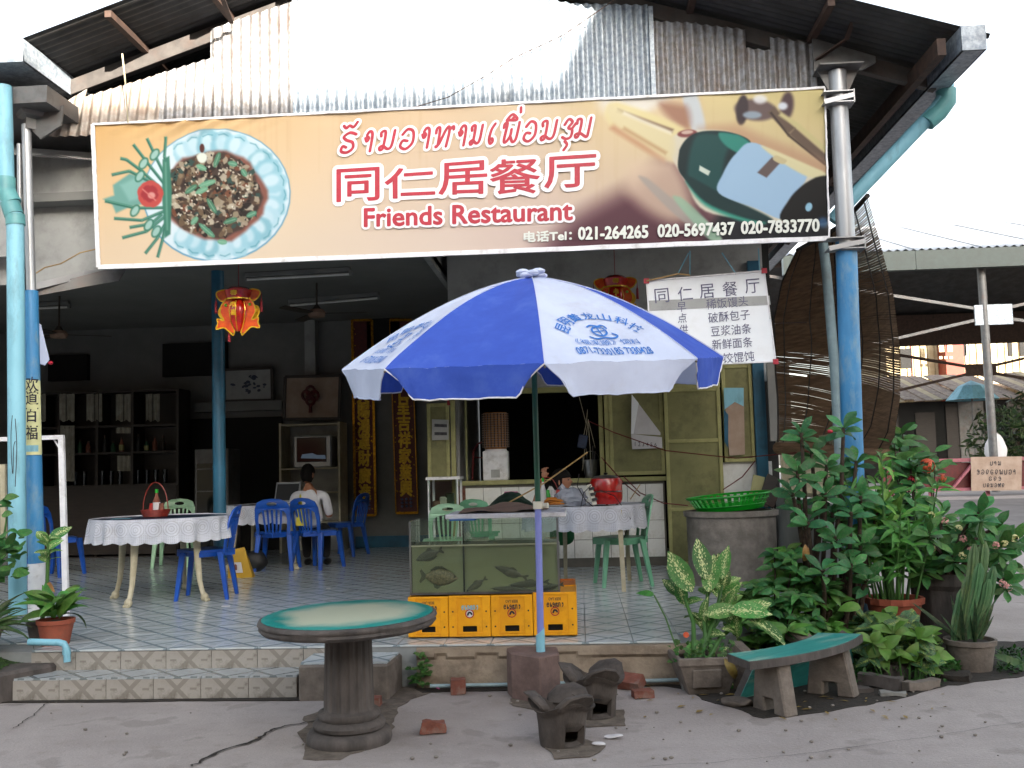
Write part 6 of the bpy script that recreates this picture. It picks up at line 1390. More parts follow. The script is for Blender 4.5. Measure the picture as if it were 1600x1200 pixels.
put('red_emblem', M().add([ba + Vector(v) for v in ((-.025, -.062, .09), (.01, -.057, .09), (.005, -.05, .14), (-.01, -.048, .155), (-.03, -.053, .14))], [(0, 1, 2, 3, 4)]), K['brick'], bg_)
single('black_bag', rough(M().sph(G(400, 893, FL) + Vector((0, 0, .12)), (.13, .1, .13), 20, 14), .03, 7), K['black_rubber'], 'slumped black bag on the floor beside the yellow carrier bag', 'bag')
for px, py, s, lb in ((353, 947, .035, 'flattened white wrapper on the tiles near the blue chair'), (513, 919, .02, 'small scrap of white paper on the tiles behind the stone table')): single('litter', M().box(G(px, py, FL + .008), (s * 2, s, .004), rz=.2), K['paper'], lb, 'litter')
# white steel gate frame at the left
gf = thing('gate_frame', 'white painted steel frame standing by the blue corner column', 'frame', G(103, 955, FL))
YG = 7.9; a, b, c = P(0, 687, YG), P(96, 683, YG), P(104, 955, YG)
put('top_rail', M().bar(a - Vector((.5, 0, 0)), b + Vector((.02, 0, 0)), .03, .035), K['white_paint'], gf); put('upright', M().bar(b, Vector((c.x, YG, FL)), .045, .03), K['white_paint'], gf); put('brace', M().bar(P(84, 686, YG + .02), P(96, 705, YG + .02), .012, .01), K['white_paint'], gf)
c2 = P(3, 730, YG); put('cream_rail', M().bar(c2 - Vector((.5, 0, 0)), P(9, 729, YG), .03, .04), K['cream_leg'], gf); put('cream_post', M().bar(P(5, 732, YG), P(6, 840, YG), .04, .03), K['cream_leg'], gf)
# white flag hanging behind the column, banner wrapped on the column
fg = thing('hanging_cloth', 'white pennant with a red tip hanging behind the blue corner column', 'cloth', P(68, 570, 7.6)); put('cloth', M().plate([[(P(*q, 7.6).x, P(*q, 7.6).z) for q in ((61, 505), (64, 508), (77, 562), (70, 571), (61, 568))]], .004, lambda x, y, z: Vector((x, 7.6 + z, y))), K['cloth_white'], fg); put('red_tip', M().sph(P(79, 567, 7.6), (.02, .02, .015), 8, 6), K['print_red'], fg)
bn = thing('column_banner', 'yellow and pink printed strip with black Chinese writing wrapped round the blue column', 'banner', P(54, 712, YL)); rb = pr(25, YL) + .004
def wrap(px, py, out=.0):                     # px 38..64 across the front of the column
    cx = 50.5 + (py - 595) * .02; k = max(-1, min(1, (px - cx) / 13.2)); q = P(cx, py, YL); th = math.asin(k); return q + Vector((math.sin(th) * (rb + out), -math.cos(th) * (rb + out), 0))
put('strip', M().grid(lambda u, v: wrap(37.5 + 26.4 * u + (1 - v) * 2.3, 711 - 116 * v), 20, 10), K['olive'].copy() if 0 else mt('banner_cream', 'cfcf9a', .5), bn); put('pink_edge', M().grid(lambda u, v: wrap(38.2 + 5 * u, 690 - 90 * v, .002), 5, 6), K['pink_lid'], bn); put('blue_foot', M().grid(lambda u, v: wrap(40 + 24 * u, 706 - 10 * v, .002), 16, 3), K['pipe_pale'], bn)
for ch, y in (('欢', 601), ('道', 622), ('百', 649), ('福', 676)): put('black_character', textm(ch, lambda s, t, y=y: wrap(48 + 15 * s, y + 11 - 22 * t, .004), .01), K['ink_dark'], bn, weld=False, smooth=False)
mk = M(); 
for pts in ([(27, 650), (25, 680), (26, 720), (28, 740), (29, 700), (31, 690)], [(31, 655), (33, 700), (31, 760)]): stroke(mk, pts, .5, lambda x, y: P(x, y, YD) + Vector((0, -pr(27, YD) * math.sqrt(max(0, 1 - ((x - 26) / 13.5) ** 2)) - .003, 0)))
put('pen_scribble', mk, K['ink_dark'], B, weld=False, smooth=False)
# ================================================================ YARD
# round concrete table with a painted top
tc_ = G(540, 1150, 0); tc_ = Vector((G(540, 1165, 0).x, 5.13, 0))
ttb = thing('stone_table', 'round concrete garden table with a worn teal top on a fluted column', 'table', tc_)
def tealtop():
    m = K['teal'].copy(); m.name = 'teal_worn'; n = m.node_tree.nodes; l = m.node_tree.links; b = n['Principled BSDF']; src = b.inputs['Base Color'].links[0].from_socket
    tc = n.new('ShaderNodeTexCoord'); g_ = n.new('ShaderNodeVectorMath'); g_.operation = 'LENGTH'; sp = n.new('ShaderNodeMapping'); sp.inputs['Scale'].default_value = (1, 1, 0); l.new(tc.outputs['Object'], sp.inputs[0]); l.new(sp.outputs[0], g_.inputs[0])
    nz = n.new('ShaderNodeTexNoise'); nz.inputs['Scale'].default_value = 5; nz.inputs['Detail'].default_value = 6; l.new(tc.outputs['Object'], nz.inputs['Vector'])
    # stretch the wear into rings: noise over radius
    cr = n.new('ShaderNodeCombineXYZ'); mu = n.new('ShaderNodeMath'); mu.operation = 'MULTIPLY'; mu.inputs[1].default_value = 9; l.new(g_.outputs['Value'], mu.inputs[0]); l.new(mu.outputs[0], cr.inputs[0]); n2 = n.new('ShaderNodeTexNoise'); n2.inputs['Scale'].default_value = 5; n2.inputs['Detail'].default_value = 5; l.new(cr.outputs[0], n2.inputs['Vector'])
    a1 = n.new('ShaderNodeMath'); a1.operation = 'MULTIPLY_ADD'; a1.inputs[1].default_value = .22; l.new(nz.outputs['Fac'], a1.inputs[0]); l.new(g_.outputs['Value'], a1.inputs[2])
    a2 = n.new('ShaderNodeMath'); a2.operation = 'MULTIPLY_ADD'; a2.inputs[1].default_value = .08; l.new(n2.outputs['Fac'], a2.inputs[0]); l.new(a1.outputs[0], a2.inputs[2])
    rp = n.new('ShaderNodeValToRGB'); rp.color_ramp.elements[0].position = .42; rp.color_ramp.elements[0].color = (1, 1, 1, 1); rp.color_ramp.elements[1].position = .53; rp.color_ramp.elements[1].color = (0, 0, 0, 1); l.new(a2.outputs[0], rp.inputs[0])
    mx = n.new('ShaderNodeMix'); mx.data_type = 'RGBA'; l.new(rp.outputs[0], mx.inputs[0]); l.new(src, mx.inputs[6]); mx.inputs[7].default_value = lin('aeb39d'); l.new(mx.outputs[2], b.inputs['Base Color']); b.inputs['Roughness'].default_value = .3
    return m
TW = tealtop(); HT = .64
tl = Matrix.Rotation(R_(1.6), 3, 'X') @ Matrix.Rotation(R_(-.6), 3, 'Y')
def tilt_t(m): m.v = [tuple(tc_ + Vector((0, 0, HT)) + tl @ (Vector(p) - tc_ - Vector((0, 0, HT)))) for p in m.v]; return m
ed = lambda r, z, a: r + .004 * noise.noise(Vector((math.cos(a) * 6, math.sin(a) * 6, z * 40)))
o = put('tabletop', tilt_t(M().lathe([(0, HT), (.43, HT), (.436, HT - .002)], tc_, 96)), TW, ttb, ang=60)
put('table_rim', tilt_t(M().lathe([(.436, HT - .003), (.452, HT - .008), (.457, HT - .022), (.447, HT - .034), (.452, HT - .046), (.44, HT - .062), (.40, HT - .07), (0, HT - .072)], tc_, 128, f=ed)), K['concrete_dark'], ttb, ang=60)
fl_c = lambda r, z, a: r * (1 - .055 * max(0, math.cos(a * 18)) ** .6) if .17 < z < .57 else r
put('fluted_column', M().lathe([(.125, HT - .068), (.125, .59), (.118, .569), (.120, .5), (.124, .35), (.128, .2), (.128, .171), (.135, .16)], tc_, 216, f=fl_c), K['concrete_dark'], ttb, ang=70)
put('column_base', M().lathe([(.135, .165), (.155, .155), (.160, .135), (.150, .118), (.172, .112), (.185, .095), (.180, .075), (.165, .068), (.20, .062), (.215, .045), (.218, .02), (.212, 0)], tc_, 96, f=lambda r, z, a: r + .004 * noise.noise(Vector((math.cos(a) * 3, math.sin(a) * 3, z * 20)))), K['concrete_dark'], ttb, ang=50)
# ---------------------------------------------------------------- curved benches
def bench_body(name, label, place_fn, group):
    """arc seat 1.05 m long on two A legs, built round the origin: length along x, hollow side toward -y"""
    t = thing(name, label, 'bench', (0, 0, 0), group); RB = 1.25; hw = .15; H = .40; an = .42
    def arc(r, n=22): return [(r * math.sin(-an + 2 * an * i / n), RB - .0 - r * math.cos(-an + 2 * an * i / n)) for i in range(n + 1)]
    outl = arc(RB - hw) + arc(RB + hw)[::-1]; inl = arc(RB - hw + .012) + arc(RB + hw - .012)[::-1]
    put('seat_slab', M().plate([outl], .055, lambda x, y, z: Vector((x, y, H - .055 + z))), K['concrete_dark'], t, bevel=.012, smooth=False)
    put('seat_paint', M().plate([inl], .004, lambda x, y, z: Vector((x, y, H + z - .0005))), K['teal_bench'], t, smooth=False)
    for s in (-1, 1):
        a = s * an * .56; c = Vector((RB * math.sin(a), RB - RB * math.cos(a), 0)); R3 = Matrix.Rotation(a, 3, 'Z')
        prof = [(-.16, 0), (-.045, 0), (-.045, .10), (.045, .10), (.045, 0), (.16, 0), (.11, H - .056), (-.11, H - .056)]
        put('leg', rough(M().plate([prof], .10, lambda x, y, z: c + R3 @ Vector((z - .05, x, y))), .004, 14), K['concrete'], t, bevel=.01, smooth=False)
    return t
mt('teal_bench', '3a9089', .42, c2='2f7f79', scale=7, dirt='a3b5a4', damt=.8, dscale=3, stretch=(.6, 3, 1))
b1 = bench_body('bench', 'curved concrete bench with a teal painted seat, standing upright', None, 'curved concrete benches in the yard')
cB = G(1245, 1105, 0); b1.location = (1.255, 5.81, 0); b1.rotation_euler = (R_(-1), R_(-.5), R_(43)); b1.scale = (.95, .88, .79)
b2 = dup(b1); b2['label'] = 'curved concrete bench toppled over with its teal seat against the ground'
b2.location = (1.10, 6.46, .15); b2.rotation_euler = (R_(110), R_(-7), R_(35)); b2.scale = (.9, .88, .79)
# ---------------------------------------------------------------- clay stoves
def stove(c, r, h, yaw, label, m_):
    t = thing('clay_stove', label, 'stove', c, 'clay charcoal stoves on the ground')
    def wallf(side):
        def f(u, v):
            a = 2 * math.pi * u; rr_ = r * (.80 + .16 * v) if side else r * (.80 + .16 * v) - .035
            top = h * (1 + .10 * math.sin(3 * a + 1)) ; z = (top * .82) * v
            flare = .035 * sstep(.82, 1, v)
            return c + Vector((math.cos(a + yaw) * (rr_ + flare * side), math.sin(a + yaw) * (rr_ + flare * side), z if side else .03 + (z - .03) * v if v > 0 else .03))
        return f
    n1, n2 = 72, 18; m = M(); F = wallf(1); vs = [F(i / n1, j / n2) for j in range(n2 + 1) for i in range(n1)]
    fs = []
    for j in range(n2):
        for i in range(n1):
            a = (i + .5) / n1 * 360; 
            if 238 < a < 302 and 1 <= j < 10: continue          # the air hole low in the side (toward -y before turning)
            fs.append((j * n1 + i, j * n1 + (i + 1) % n1, (j + 1) * n1 + (i + 1) % n1, (j + 1) * n1 + i))
    Gi = wallf(0); b0 = len(vs); vs += [Gi(i / n1, j / n2) for j in range(n2 + 1) for i in range(n1)]
    for j in range(n2):
        for i in range(n1):
            a = (i + .5) / n1 * 360
            if 238 < a < 302 and 1 <= j < 10: continue
            fs.append((b0 + j * n1 + i, b0 + j * n1 + (i + 1) % n1, b0 + (j + 1) * n1 + (i + 1) % n1, b0 + (j + 1) * n1 + i))
    for i in range(n1): fs.append((n2 * n1 + i, n2 * n1 + (i + 1) % n1, b0 + n2 * n1 + (i + 1) % n1, b0 + n2 * n1 + i))
    for i in range(n1):
        a = (i + .5) / n1 * 360
        if 238 < a < 302:
            for jj in (1, 10): fs.append((jj * n1 + i, jj * n1 + (i + 1) % n1, b0 + jj * n1 + (i + 1) % n1, b0 + jj * n1 + i))
    for ii in (48, 60):
        for j in range(1, 10): fs.append((j * n1 + ii, (j + 1) * n1 + ii, b0 + (j + 1) * n1 + ii, b0 + j * n1 + ii))
    m.add(vs, fs); rough(m, .007, 9); put('stove_wall', m, m_, t, ang=50, weld=False)
    put('grate', M().lathe([(0, h * .44), (r * .78, h * .44), (r * .78, h * .40), (0, h * .40)], c, 28), K['black'], t); put('floor_disc', M().lathe([(0, .012), (r * .78, .012)], c, 28), K['soil'], t)
    for k in range(3):
        a = yaw + R_(30 + 120 * k); d = Vector((math.cos(a), math.sin(a), 0)); e = Vector((-d.y, d.x, 0)); m = M()
        prof = [(-.10, h * .70), (.10, h * .70), (.115, h * .84), (.075, h * 1.0), (0, h * 1.06), (-.075, h * 1.0), (-.115, h * .84)]
        m.plate([prof], .05, lambda x, y, z: c + e * x + d * (r * .78 + z + (y - h * .7) * .7 - .02 - abs(x) * .28) + Vector((0, 0, y)))
        put('pot_rest', rough(m, .006, 12), m_, t, bevel=.012, smooth=True)
    return t
c = G(878, 1172, 0); stove(Vector((c.x, c.y + .1, 0)), .135, .25, R_(40), 'grey brown clay stove with a square air hole in front, nearest the camera', K['clay'])
c = G(930, 1128, 0); stove(Vector((c.x, c.y + .12, 0)), .14, .27, R_(20), 'blackened clay stove with pointed rim lobes and charcoal inside, behind the other stove', K['clay'])
# ---------------------------------------------------------------- loose stones and bricks
def chunk(name, px, py, d, rz, mm, label, cat='stone', amp=.012, seed=1, rx=0):
    c = G(px, py, 0); m = M(); n = 5; R3 = Matrix.Rotation(R_(rz), 3, 'Z') @ Matrix.Rotation(R_(rx), 3, 'X')
    me_ = bmesh.new(); bmesh.ops.create_cube(me_, size=1); bmesh.ops.subdivide_edges(me_, edges=me_.edges, cuts=4, use_grid_fill=True)
    vs = [R3 @ Vector((v.co.x * d[0], v.co.y * d[1], v.co.z * d[2])) for v in me_.verts]; vs = [v + noise.noise_vector(v * 14 + Vector((seed * 3, 0, 0))) * amp for v in vs]
    zmin = min(v.z for v in vs); m.add([c + v - Vector((0, 0, zmin)) for v in vs], [[v.index for v in f.verts] for f in me_.faces]); me_.free()
    return single(name, m, K[mm], label, cat, ang=28)
chunk('stone', 677, 1146, (.13, .08, .055), 15, 'brick', 'lone rounded brick lump on the open ground by the table foot', seed=4, amp=.018)
chunk('brick', 716, 1084, (.09, .09, .085), 8, 'brick', 'broken half brick standing near the grey water pipe', 'brick', .006, 2)
chunk('brick', 582, 1103, (.10, .09, .05), 0, 'brick', 'half brick behind the fluted table column', 'brick', .006, 3)
chunk('brick', 985, 1078, (.17, .09, .06), -35, 'brick', 'broken brick with grey mortar leaning near the weeds', 'brick', .007, 5, 28)
chunk('brick', 1004, 1090, (.12, .08, .045), 10, 'brick', 'small red brick bit lying before the leaning brick', 'brick', .008, 6)
chunk('paving_slab', 880, 1096, (.15, .12, .04), 10, 'brick', 'pale topped slab bit between parasol block and stoves', 'stone', .006, 7)
bpy.data.objects['paving_slab'].data.materials.append(K['concrete_pale'])
for p_ in bpy.data.objects['paving_slab'].data.polygons:
    if p_.normal.z > .6: p_.material_index = 1
chunk('stone', 1408, 1060, (.16, .11, .035), 25, 'stone', 'pale grey stone wedge lying on top of the rubble heap', amp=.015, seed=8)
bpy.data.objects['stone.001'].location.z += .09
chunk('stone', 1375, 1075, (.26, .07, .07), -38, 'concrete_dark', 'long dark broken kerb piece under the pale stone', amp=.02, seed=9)
chunk('stone', 1440, 1078, (.24, .07, .05), 28, 'concrete', 'broken concrete piece lying in front of the pale stone wedge', amp=.014, seed=10)
chunk('stone', 1400, 1058, (.3, .22, .08), 12, 'concrete_dark', 'flat dark rubble slab that carries the pale stone', amp=.02, seed=11)
chunk('stone', 1395, 1088, (.14, .05, .02), -10, 'stone', 'thin grey shard at the front of the rubble', amp=.01, seed=12)
chunk('stone', 1345, 1082, (.13, .06, .025), 5, 'concrete_dark', 'thin dark shard between bench leg and rubble', amp=.012, seed=13)
chunk('stone', 1370, 1040, (.08, .3, .26), 14, 'concrete_pale', 'upright broken slab with a pale top edge behind the bench end', amp=.02, seed=14, rx=10)
chunk('stone', 1463, 1022, (.36, .2, .17), 8, 'concrete_dark', 'dark squared block between the croton and the cactus pot', amp=.012, seed=15)
chunk('stone', 1485, 1062, (.22, .14, .04), -20, 'soil', 'low dark slab at the foot of the cactus pot', amp=.02, seed=16)
chunk('stone', 1072, 1078, (.05, .04, .04), 0, 'stone', 'small pebble like stone against the square planter', amp=.012, seed=17)
blob('dirt_patch', [gxy(850, 1170), gxy(905, 1155), gxy(945, 1168), gxy(920, 1182), gxy(870, 1186)], K['silvery_soil'], z=.006, amp=.03, seed=21)
blob('dirt_patch', [gxy(795, 1092), gxy(880, 1082), gxy(900, 1100), gxy(850, 1112), gxy(800, 1104)], K['silvery_soil'], z=.006, amp=.03, seed=22)
blob('dirt_patch', [gxy(900, 1115), gxy(980, 1110), gxy(975, 1135), gxy(910, 1138)], K['silvery_soil'], z=.0065, amp=.03, seed=23)
single('crumpled_paper', rough(M().sph(G(958, 1150, .015) , (.05, .02, .008), 14, 8), .012, 20), K['paper'], 'crumpled white paper strip on the ground behind the stoves', 'litter')
single('crumpled_paper', rough(M().sph(G(935, 1162, .012), (.03, .016, .008), 14, 8), .01, 20, 3), K['paper'], 'small white paper wad beside the blackened stove', 'litter')
single('sack_scrap', rough(M().sph(G(1155, 1098, .02), (.10, .05, .025), 24, 14), .03, 14), K['sack'], 'grey crumpled cloth scrap under the toppled bench', 'litter')
single('straw', M().tube([G(672, 1071, .01), G(686, 1076, .03)], .004, 6), K['pink_lid'], 'pink drinking straw in the gutter by the landing', 'litter')
single('water_pipe', M().tube([G(672, 1072, .035), G(780, 1070, .03), G(900, 1067, .035), G(1070, 1062, .04)], .012, 12), K['pipe_grey'], 'pale grey blue water pipe lying along the foot of the porch', 'pipe')
bpi = M().tube([P(45, 1003, 6.3), P(92, 1004, 6.3), P(100, 1006, 6.3), P(104, 1014, 6.3), P(105, 1034, 6.3)], .022, 12); bpi.lathe([(.026, -.01), (.026, .02)], P(104, 1020, 6.3), 12)
single('drain_pipe', bpi, K['pipe_pale'], 'short elbow of sky blue pipe at the end of the planting bed', 'pipe')
# ---------------------------------------------------------------- crates, tank
def crate(name, label, x0, x1, y0, y1, z0, z1, m_, emblem=True):
    t = thing(name, label, 'crate', ((x0 + x1) / 2, (y0 + y1) / 2, z0), 'plastic bottle crates under the fish tank'); w_ = x1 - x0; h = z1 - z0
    hx0, hx1, hz0, hz1 = x0 + w_ * .33, x0 + w_ * .67, z0 + h * .12, z0 + h * .26
    put('front_wall', M().plate([[(x0, z0), (x1, z0), (x1, z1), (x0, z1)], [(hx0, hz0), (hx1, hz0), (hx1, hz1), (hx0, hz1)]], .012, lambda x, y, z: Vector((x, y0 + z, y))), m_, t, bevel=.003, smooth=False)
    put('side_wall', M().b2((x0, y0 + .013, z0), (x0 + .012, y1, z1)), m_, t); put('side_wall', M().b2((x1 - .012, y0 + .013, z0), (x1, y1, z1)), m_, t); put('back_wall', M().b2((x0 + .013, y1 - .012, z0), (x1 - .013, y1, z1)), m_, t); put('crate_floor', M().b2((x0 + .013, y0 + .013, z1 - .02), (x1 - .013, y1 - .013, z1 - .008)), m_, t)
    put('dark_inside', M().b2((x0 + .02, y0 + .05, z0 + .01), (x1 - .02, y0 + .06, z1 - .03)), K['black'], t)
    for a, b in ((x0, x0 + w_ * .20), (x1 - w_ * .20, x1)): put('corner_post', M().b2((a, y0 - .008, z0 + .004), (b, y0 - .001, z1 - .004)), m_, t, bevel=.003)
    put('lip', M().b2((x0 + w_ * .205, y0 - .007, z0 + .004), (x1 - w_ * .205, y0 - .001, z0 + .018)), m_, t, bevel=.002); put('lip', M().b2((x0 + w_ * .205, y0 - .006, z0 + .022), (x1 - w_ * .205, y0 - .001, z0 + .028)), m_, t)
    put('top_rim', M().b2((x0 + w_ * .205, y0 - .006, z1 - .016), (x1 - w_ * .205, y0 - .001, z1 - .003)), m_, t, bevel=.002)
    for a, b in ((.1, .25), (.1, .62), (.9, .25), (.9, .62)): put('rivet', M().cyl((x0 + w_ * a, y0 - .010, z0 + h * b), (x0 + w_ * a, y0 - .004, z0 + h * b), .006, n=8), K['steel_rust'], t)
    if emblem:
        cx = (x0 + x1) / 2; ez = z0 + h * .56; f = lambda x, y: Vector((cx + x, y0 - .003, ez + y)); rg = M(); stroke(rg, [(.026 * math.cos(a), .026 * math.sin(a)) for a in [i * .4 for i in range(17)]], .003, f, 2); put('emblem_ring', rg, K['print_red'], t, weld=False, smooth=False)
        if emblem == 2: put('emblem_disc', M().plate([[(.022 * math.cos(i * .35), .022 * math.sin(i * .35)) for i in range(18)]], .0008, lambda x, y, z: f(x, y) + Vector((0, z, 0))), K['plate_white'], t)
        hd_ = M(); stroke(hd_, [(-.012, -.006), (-.004, .008), (.008, .006), (.014, -.002)], .006, lambda x, y: f(x, y) + Vector((0, -.001, 0))); put('tiger_mark', hd_, K['ink_dark'], t, weld=False, smooth=False)
        # the crate stands on its head, so its lettering does too
        g2 = lambda x, y: Vector((cx + .055 - x, y0 - .003, z0 + h * .76 - y)); ink = K['ink_dark'] if emblem == 1 else K['pipe_pale']
        lao_m = lao(M(), [(k, i * .0185, 0, .018, .026) for i, k in enumerate('EBNLAO')], g2, .0026); put('crate_lettering', lao_m, ink, t, weld=False, smooth=False)
        g3 = lambda s, tt_: Vector((cx + .04 - .08 * s, y0 - .003, z0 + h * .88 - .018 * tt_)); 
        if emblem == 1: put('crate_small_print', textm('BEER LAO', g3, .01), ink, t, weld=False, smooth=False)
    return t
yc = 6.58; zc0 = FL + .012; zc1 = P(770, 930, yc).z
xs_c = [P(a, 965, yc).x for a in (637, 701, 767, 833, 903)]; xs_c[4] = P(902, 965, yc).x
lab_c = ['yellow crate at the end next to the teal stone table', 'yellow crate with a white disc emblem and pale blue script', 'yellow crate with dark upside down lettering just left of the parasol pole', 'yellow crate just right of the parasol pole, its end wall in view']
for i in range(4): crate('bottle_crate', lab_c[i], xs_c[i] + .002, xs_c[i + 1] - .002, yc + (0 if i else .01), yc + .40, zc0, zc1 - (.004 if i == 0 else 0) + (.012 if i == 3 else 0), K['crate_yellow'], 2 if i == 1 else 1)
crate('bottle_crate', 'older orange crate standing behind the last yellow one', xs_c[3] + .04, xs_c[4] - .01, yc + .405, yc + .8, zc0, zc1 + .01, K['crate_orange'], 0)
# fish tank
zk0 = zc1 + .016; zk1 = P(760, 812, 6.6).z; tx0 = P(641, 870, 6.62).x; tx1 = P(873, 870, 6.60).x; ty0, ty1 = 6.60, 7.02
FT = thing('fish_tank', 'long glass fish tank of murky green water standing on the crates', 'fish tank', ((tx0 + tx1) / 2, (ty0 + ty1) / 2, zk0))
GL = clear('tank_glass', 'f2f7f2', .2, .02, .03, 'b8c8b8'); hgl = zk1 - zk0
th = .008; put('glass_pane', M().b2((tx0, ty0, zk0), (tx1, ty0 + th, zk1)), GL, FT); put('glass_pane', M().b2((tx0, ty0 + th, zk0), (tx0 + th, ty1, zk1)), GL, FT); put('glass_pane', M().b2((tx1 - th, ty0 + th, zk0), (tx1, ty1, zk1)), GL, FT)
zwt = P(760, 851, ty0).z
put('back_pane', M().b2((tx0 + th, ty1 - th, zk0), (tx1 - th, ty1, zk1)), GL, FT); put('algae_film', M().b2((tx0 + th + .002, ty1 - th - .006, zk0 + .01), (tx1 - th - .002, ty1 - th - .002, zwt - .001)), K['algae'], FT)
put('bottom_pane', M().b2((tx0, ty0, zk0 - .01), (tx1, ty1, zk0 - .001)), K['concrete_dark'], FT)
xdv = P(724, 870, ty0).x; put('divider', M().b2((xdv - .004, ty0 + th + .001, zk0), (xdv + .004, ty1 - th - .01, zk1 - .01)), GL, FT); put('divider_edge', M().b2((xdv - .005, ty0 + th + .001, zk0 + .001), (xdv + .005, ty0 + th + .006, zwt)), K['black'], FT)
for x in (tx0, tx1): put('corner_seal', M().b2((x - .003 if x == tx0 else x - .010, ty0 - .002, zk0 - .008), (x + .010 if x == tx0 else x + .003, ty0 - .0005, zk1)), K['steel_grey'], FT)
put('bottom_seal', M().b2((tx0, ty0 - .003, zk0 - .009), (tx1, ty0 - .001, zk0 + .006)), K['concrete_dark'], FT); put('glass_stay', M().b2((xdv + .02, ty0 + th, zwt + .03), (tx1 - th, ty0 + .05, zwt + .036)), GL, FT)
WA = clear('murky_water', 'eceed8', .1, .03, .42, 'bdbe9c')
put('water', M().b2((tx0 + th + .001, ty0 + .034, zk0 + .001), (tx1 - th - .001, ty1 - th - .007, zwt)), WA, FT)
put('waterline', M().b2((tx0 + .01, ty0 - .0012, zwt - .006), (tx1 - .01, ty0 - .0004, zwt + .004)), clear('waterline_scum', 'c4c8a8', .1, .2, .5, 'b8bca0'), FT)
def fish(px, py, L_, H_, rz, tail_up, m_, label, Y=None, bend=0):
    L_ *= .86; H_ *= .8
    c = P(px, py, Y or ty0 + .05); t = thing('fish', label, 'fish', c, 'fish in the tank'); R3 = Matrix.Rotation(R_(rz), 3, 'Y')
    def w_(x, y, z): return c + R3 @ Vector((x, y, z + bend * x * x))
    pts = [(-.5, .02), (-.42, .14), (-.3, .32), (-.1, .48), (.1, .5), (.28, .38), (.42, .16), (.48, .1)]
    def bf(u, v):
        s = u * (len(pts) - 1); i = min(int(s), len(pts) - 2); f = s - i; x = pts[i][0] * (1 - f) + pts[i + 1][0] * f; r = pts[i][1] * (1 - f) + pts[i + 1][1] * f; a = 2 * math.pi * v
        return w_(-x * L_, math.sin(a) * r * H_ * .38, math.cos(a) * r * H_)
    put('fish_body', M().grid(bf, 20, 14), m_, t, ang=80)
    pl2 = lambda q, nm: put(nm, M().plate([[(x * L_, y * H_) for x, y in q]], .003, lambda x, y, z: w_(-x, z - .0015, y)), K['fish_dark'], t)
    pl2([(.46, .08), (.62, .42), (.66, .3), (.6, 0), (.66, -.3), (.62, -.42), (.46, -.08)], 'tail_fin'); pl2([(-.2, .42), (0, .66), (.2, .62), (.36, .4), (.3, .3), (0, .44)], 'back_fin'); pl2([(-.05, -.44), (.1, -.7), (.2, -.62), (.25, -.36)], 'belly_fin')
    put('fish_eye', M().sph(w_(L_ * .40, -.10 * H_, .07 * H_), (.006, .004, .006), 8, 6), K['black'], t)
fish(690, 902, .26, .14, 4, 0, K['fish_tan'], 'pale scaly tilapia facing the divider in the small side of the tank', ty0 + .0325)
fish(795, 893, .24, .065, 200, 0, K['fish_grey'], 'grey catfish slanting down in the upper part of the big side', ty0 + .0325)
fish(742, 915, .17, .05, 148, 0, K['fish_grey'], 'pale bellied catfish pointing up beside the divider', ty0 + .0325)
fish(800, 921, .34, .05, 184, 0, K['fish_dark'], 'dark catfish lying along the bottom of the tank', ty0 + .0325)
fish(822, 912, .28, .05, 176, 0, K['fish_dark'], 'dark catfish stretched behind the one on the bottom', ty0 + .0325)
fish(855, 918, .20, .045, 170, 0, K['fish_dark'], 'dark fish in the far bottom corner of the tank', ty0 + .0325)
fish(668, 868, .20, .08, 160, 0, K['fish_dark'], 'dark fish near the surface in the small side of the tank', ty0 + .0325)
pf = thing('tank_filter', 'black sponge filter with a cream core in the small side of the tank', 'filter', P(706, 880, ty0 + .05))
for k in (-1, 1): put('sponge', rough(M().sph(P(706 + 12 * k, 868, ty0 + .085), (.05, .035, .06), 14, 10), .01), K['black'], pf)
put('core', M().cyl(P(706, 860, ty0 + .1), P(706, 876, ty0 + .1), .012, n=10), K['ivory'], pf)
# white board across the tank, cardboard on it
zb2 = zk1 + .004; ba_, bb_ = P(697, 808, ty0 + .1), P(884, 802, ty0 + .1)
wbd = thing('white_board', 'white painted board laid across the fish tank with chipped edges', 'board', ((ba_.x + bb_.x) / 2, ty0 + .2, zb2))
put('board_slab', M().b2((ba_.x, ty0 + .06, zb2), (bb_.x, ty1 + .25, zb2 + .032)), K['white_paint'], wbd, bevel=.004)
single('blue_strip', M().b2((ba_.x + .03, ty0 + .05, zb2 - .010), (ba_.x + .2, ty0 + .4, zb2 - .001)), K['ink_blue'], 'thin dark blue slat showing under the white board', 'slat')
cdm = M().grid(lambda u, v: Vector((P(720, 800, 6.9).x + (.52 + .1 * v) * u, 6.72 + .5 * v, zb2 + .036 + .018 * math.sin(u * 5 + v * 2) ** 2 + .035 * math.sin(math.pi * u) * v + .01 * noise.noise(Vector((u * 6, v * 6, 2))))), 20, 10)
single('cardboard_sheet', cdm, K['cardboard'], 'buckled brown cardboard sheet lying on the white board', 'cardboard')
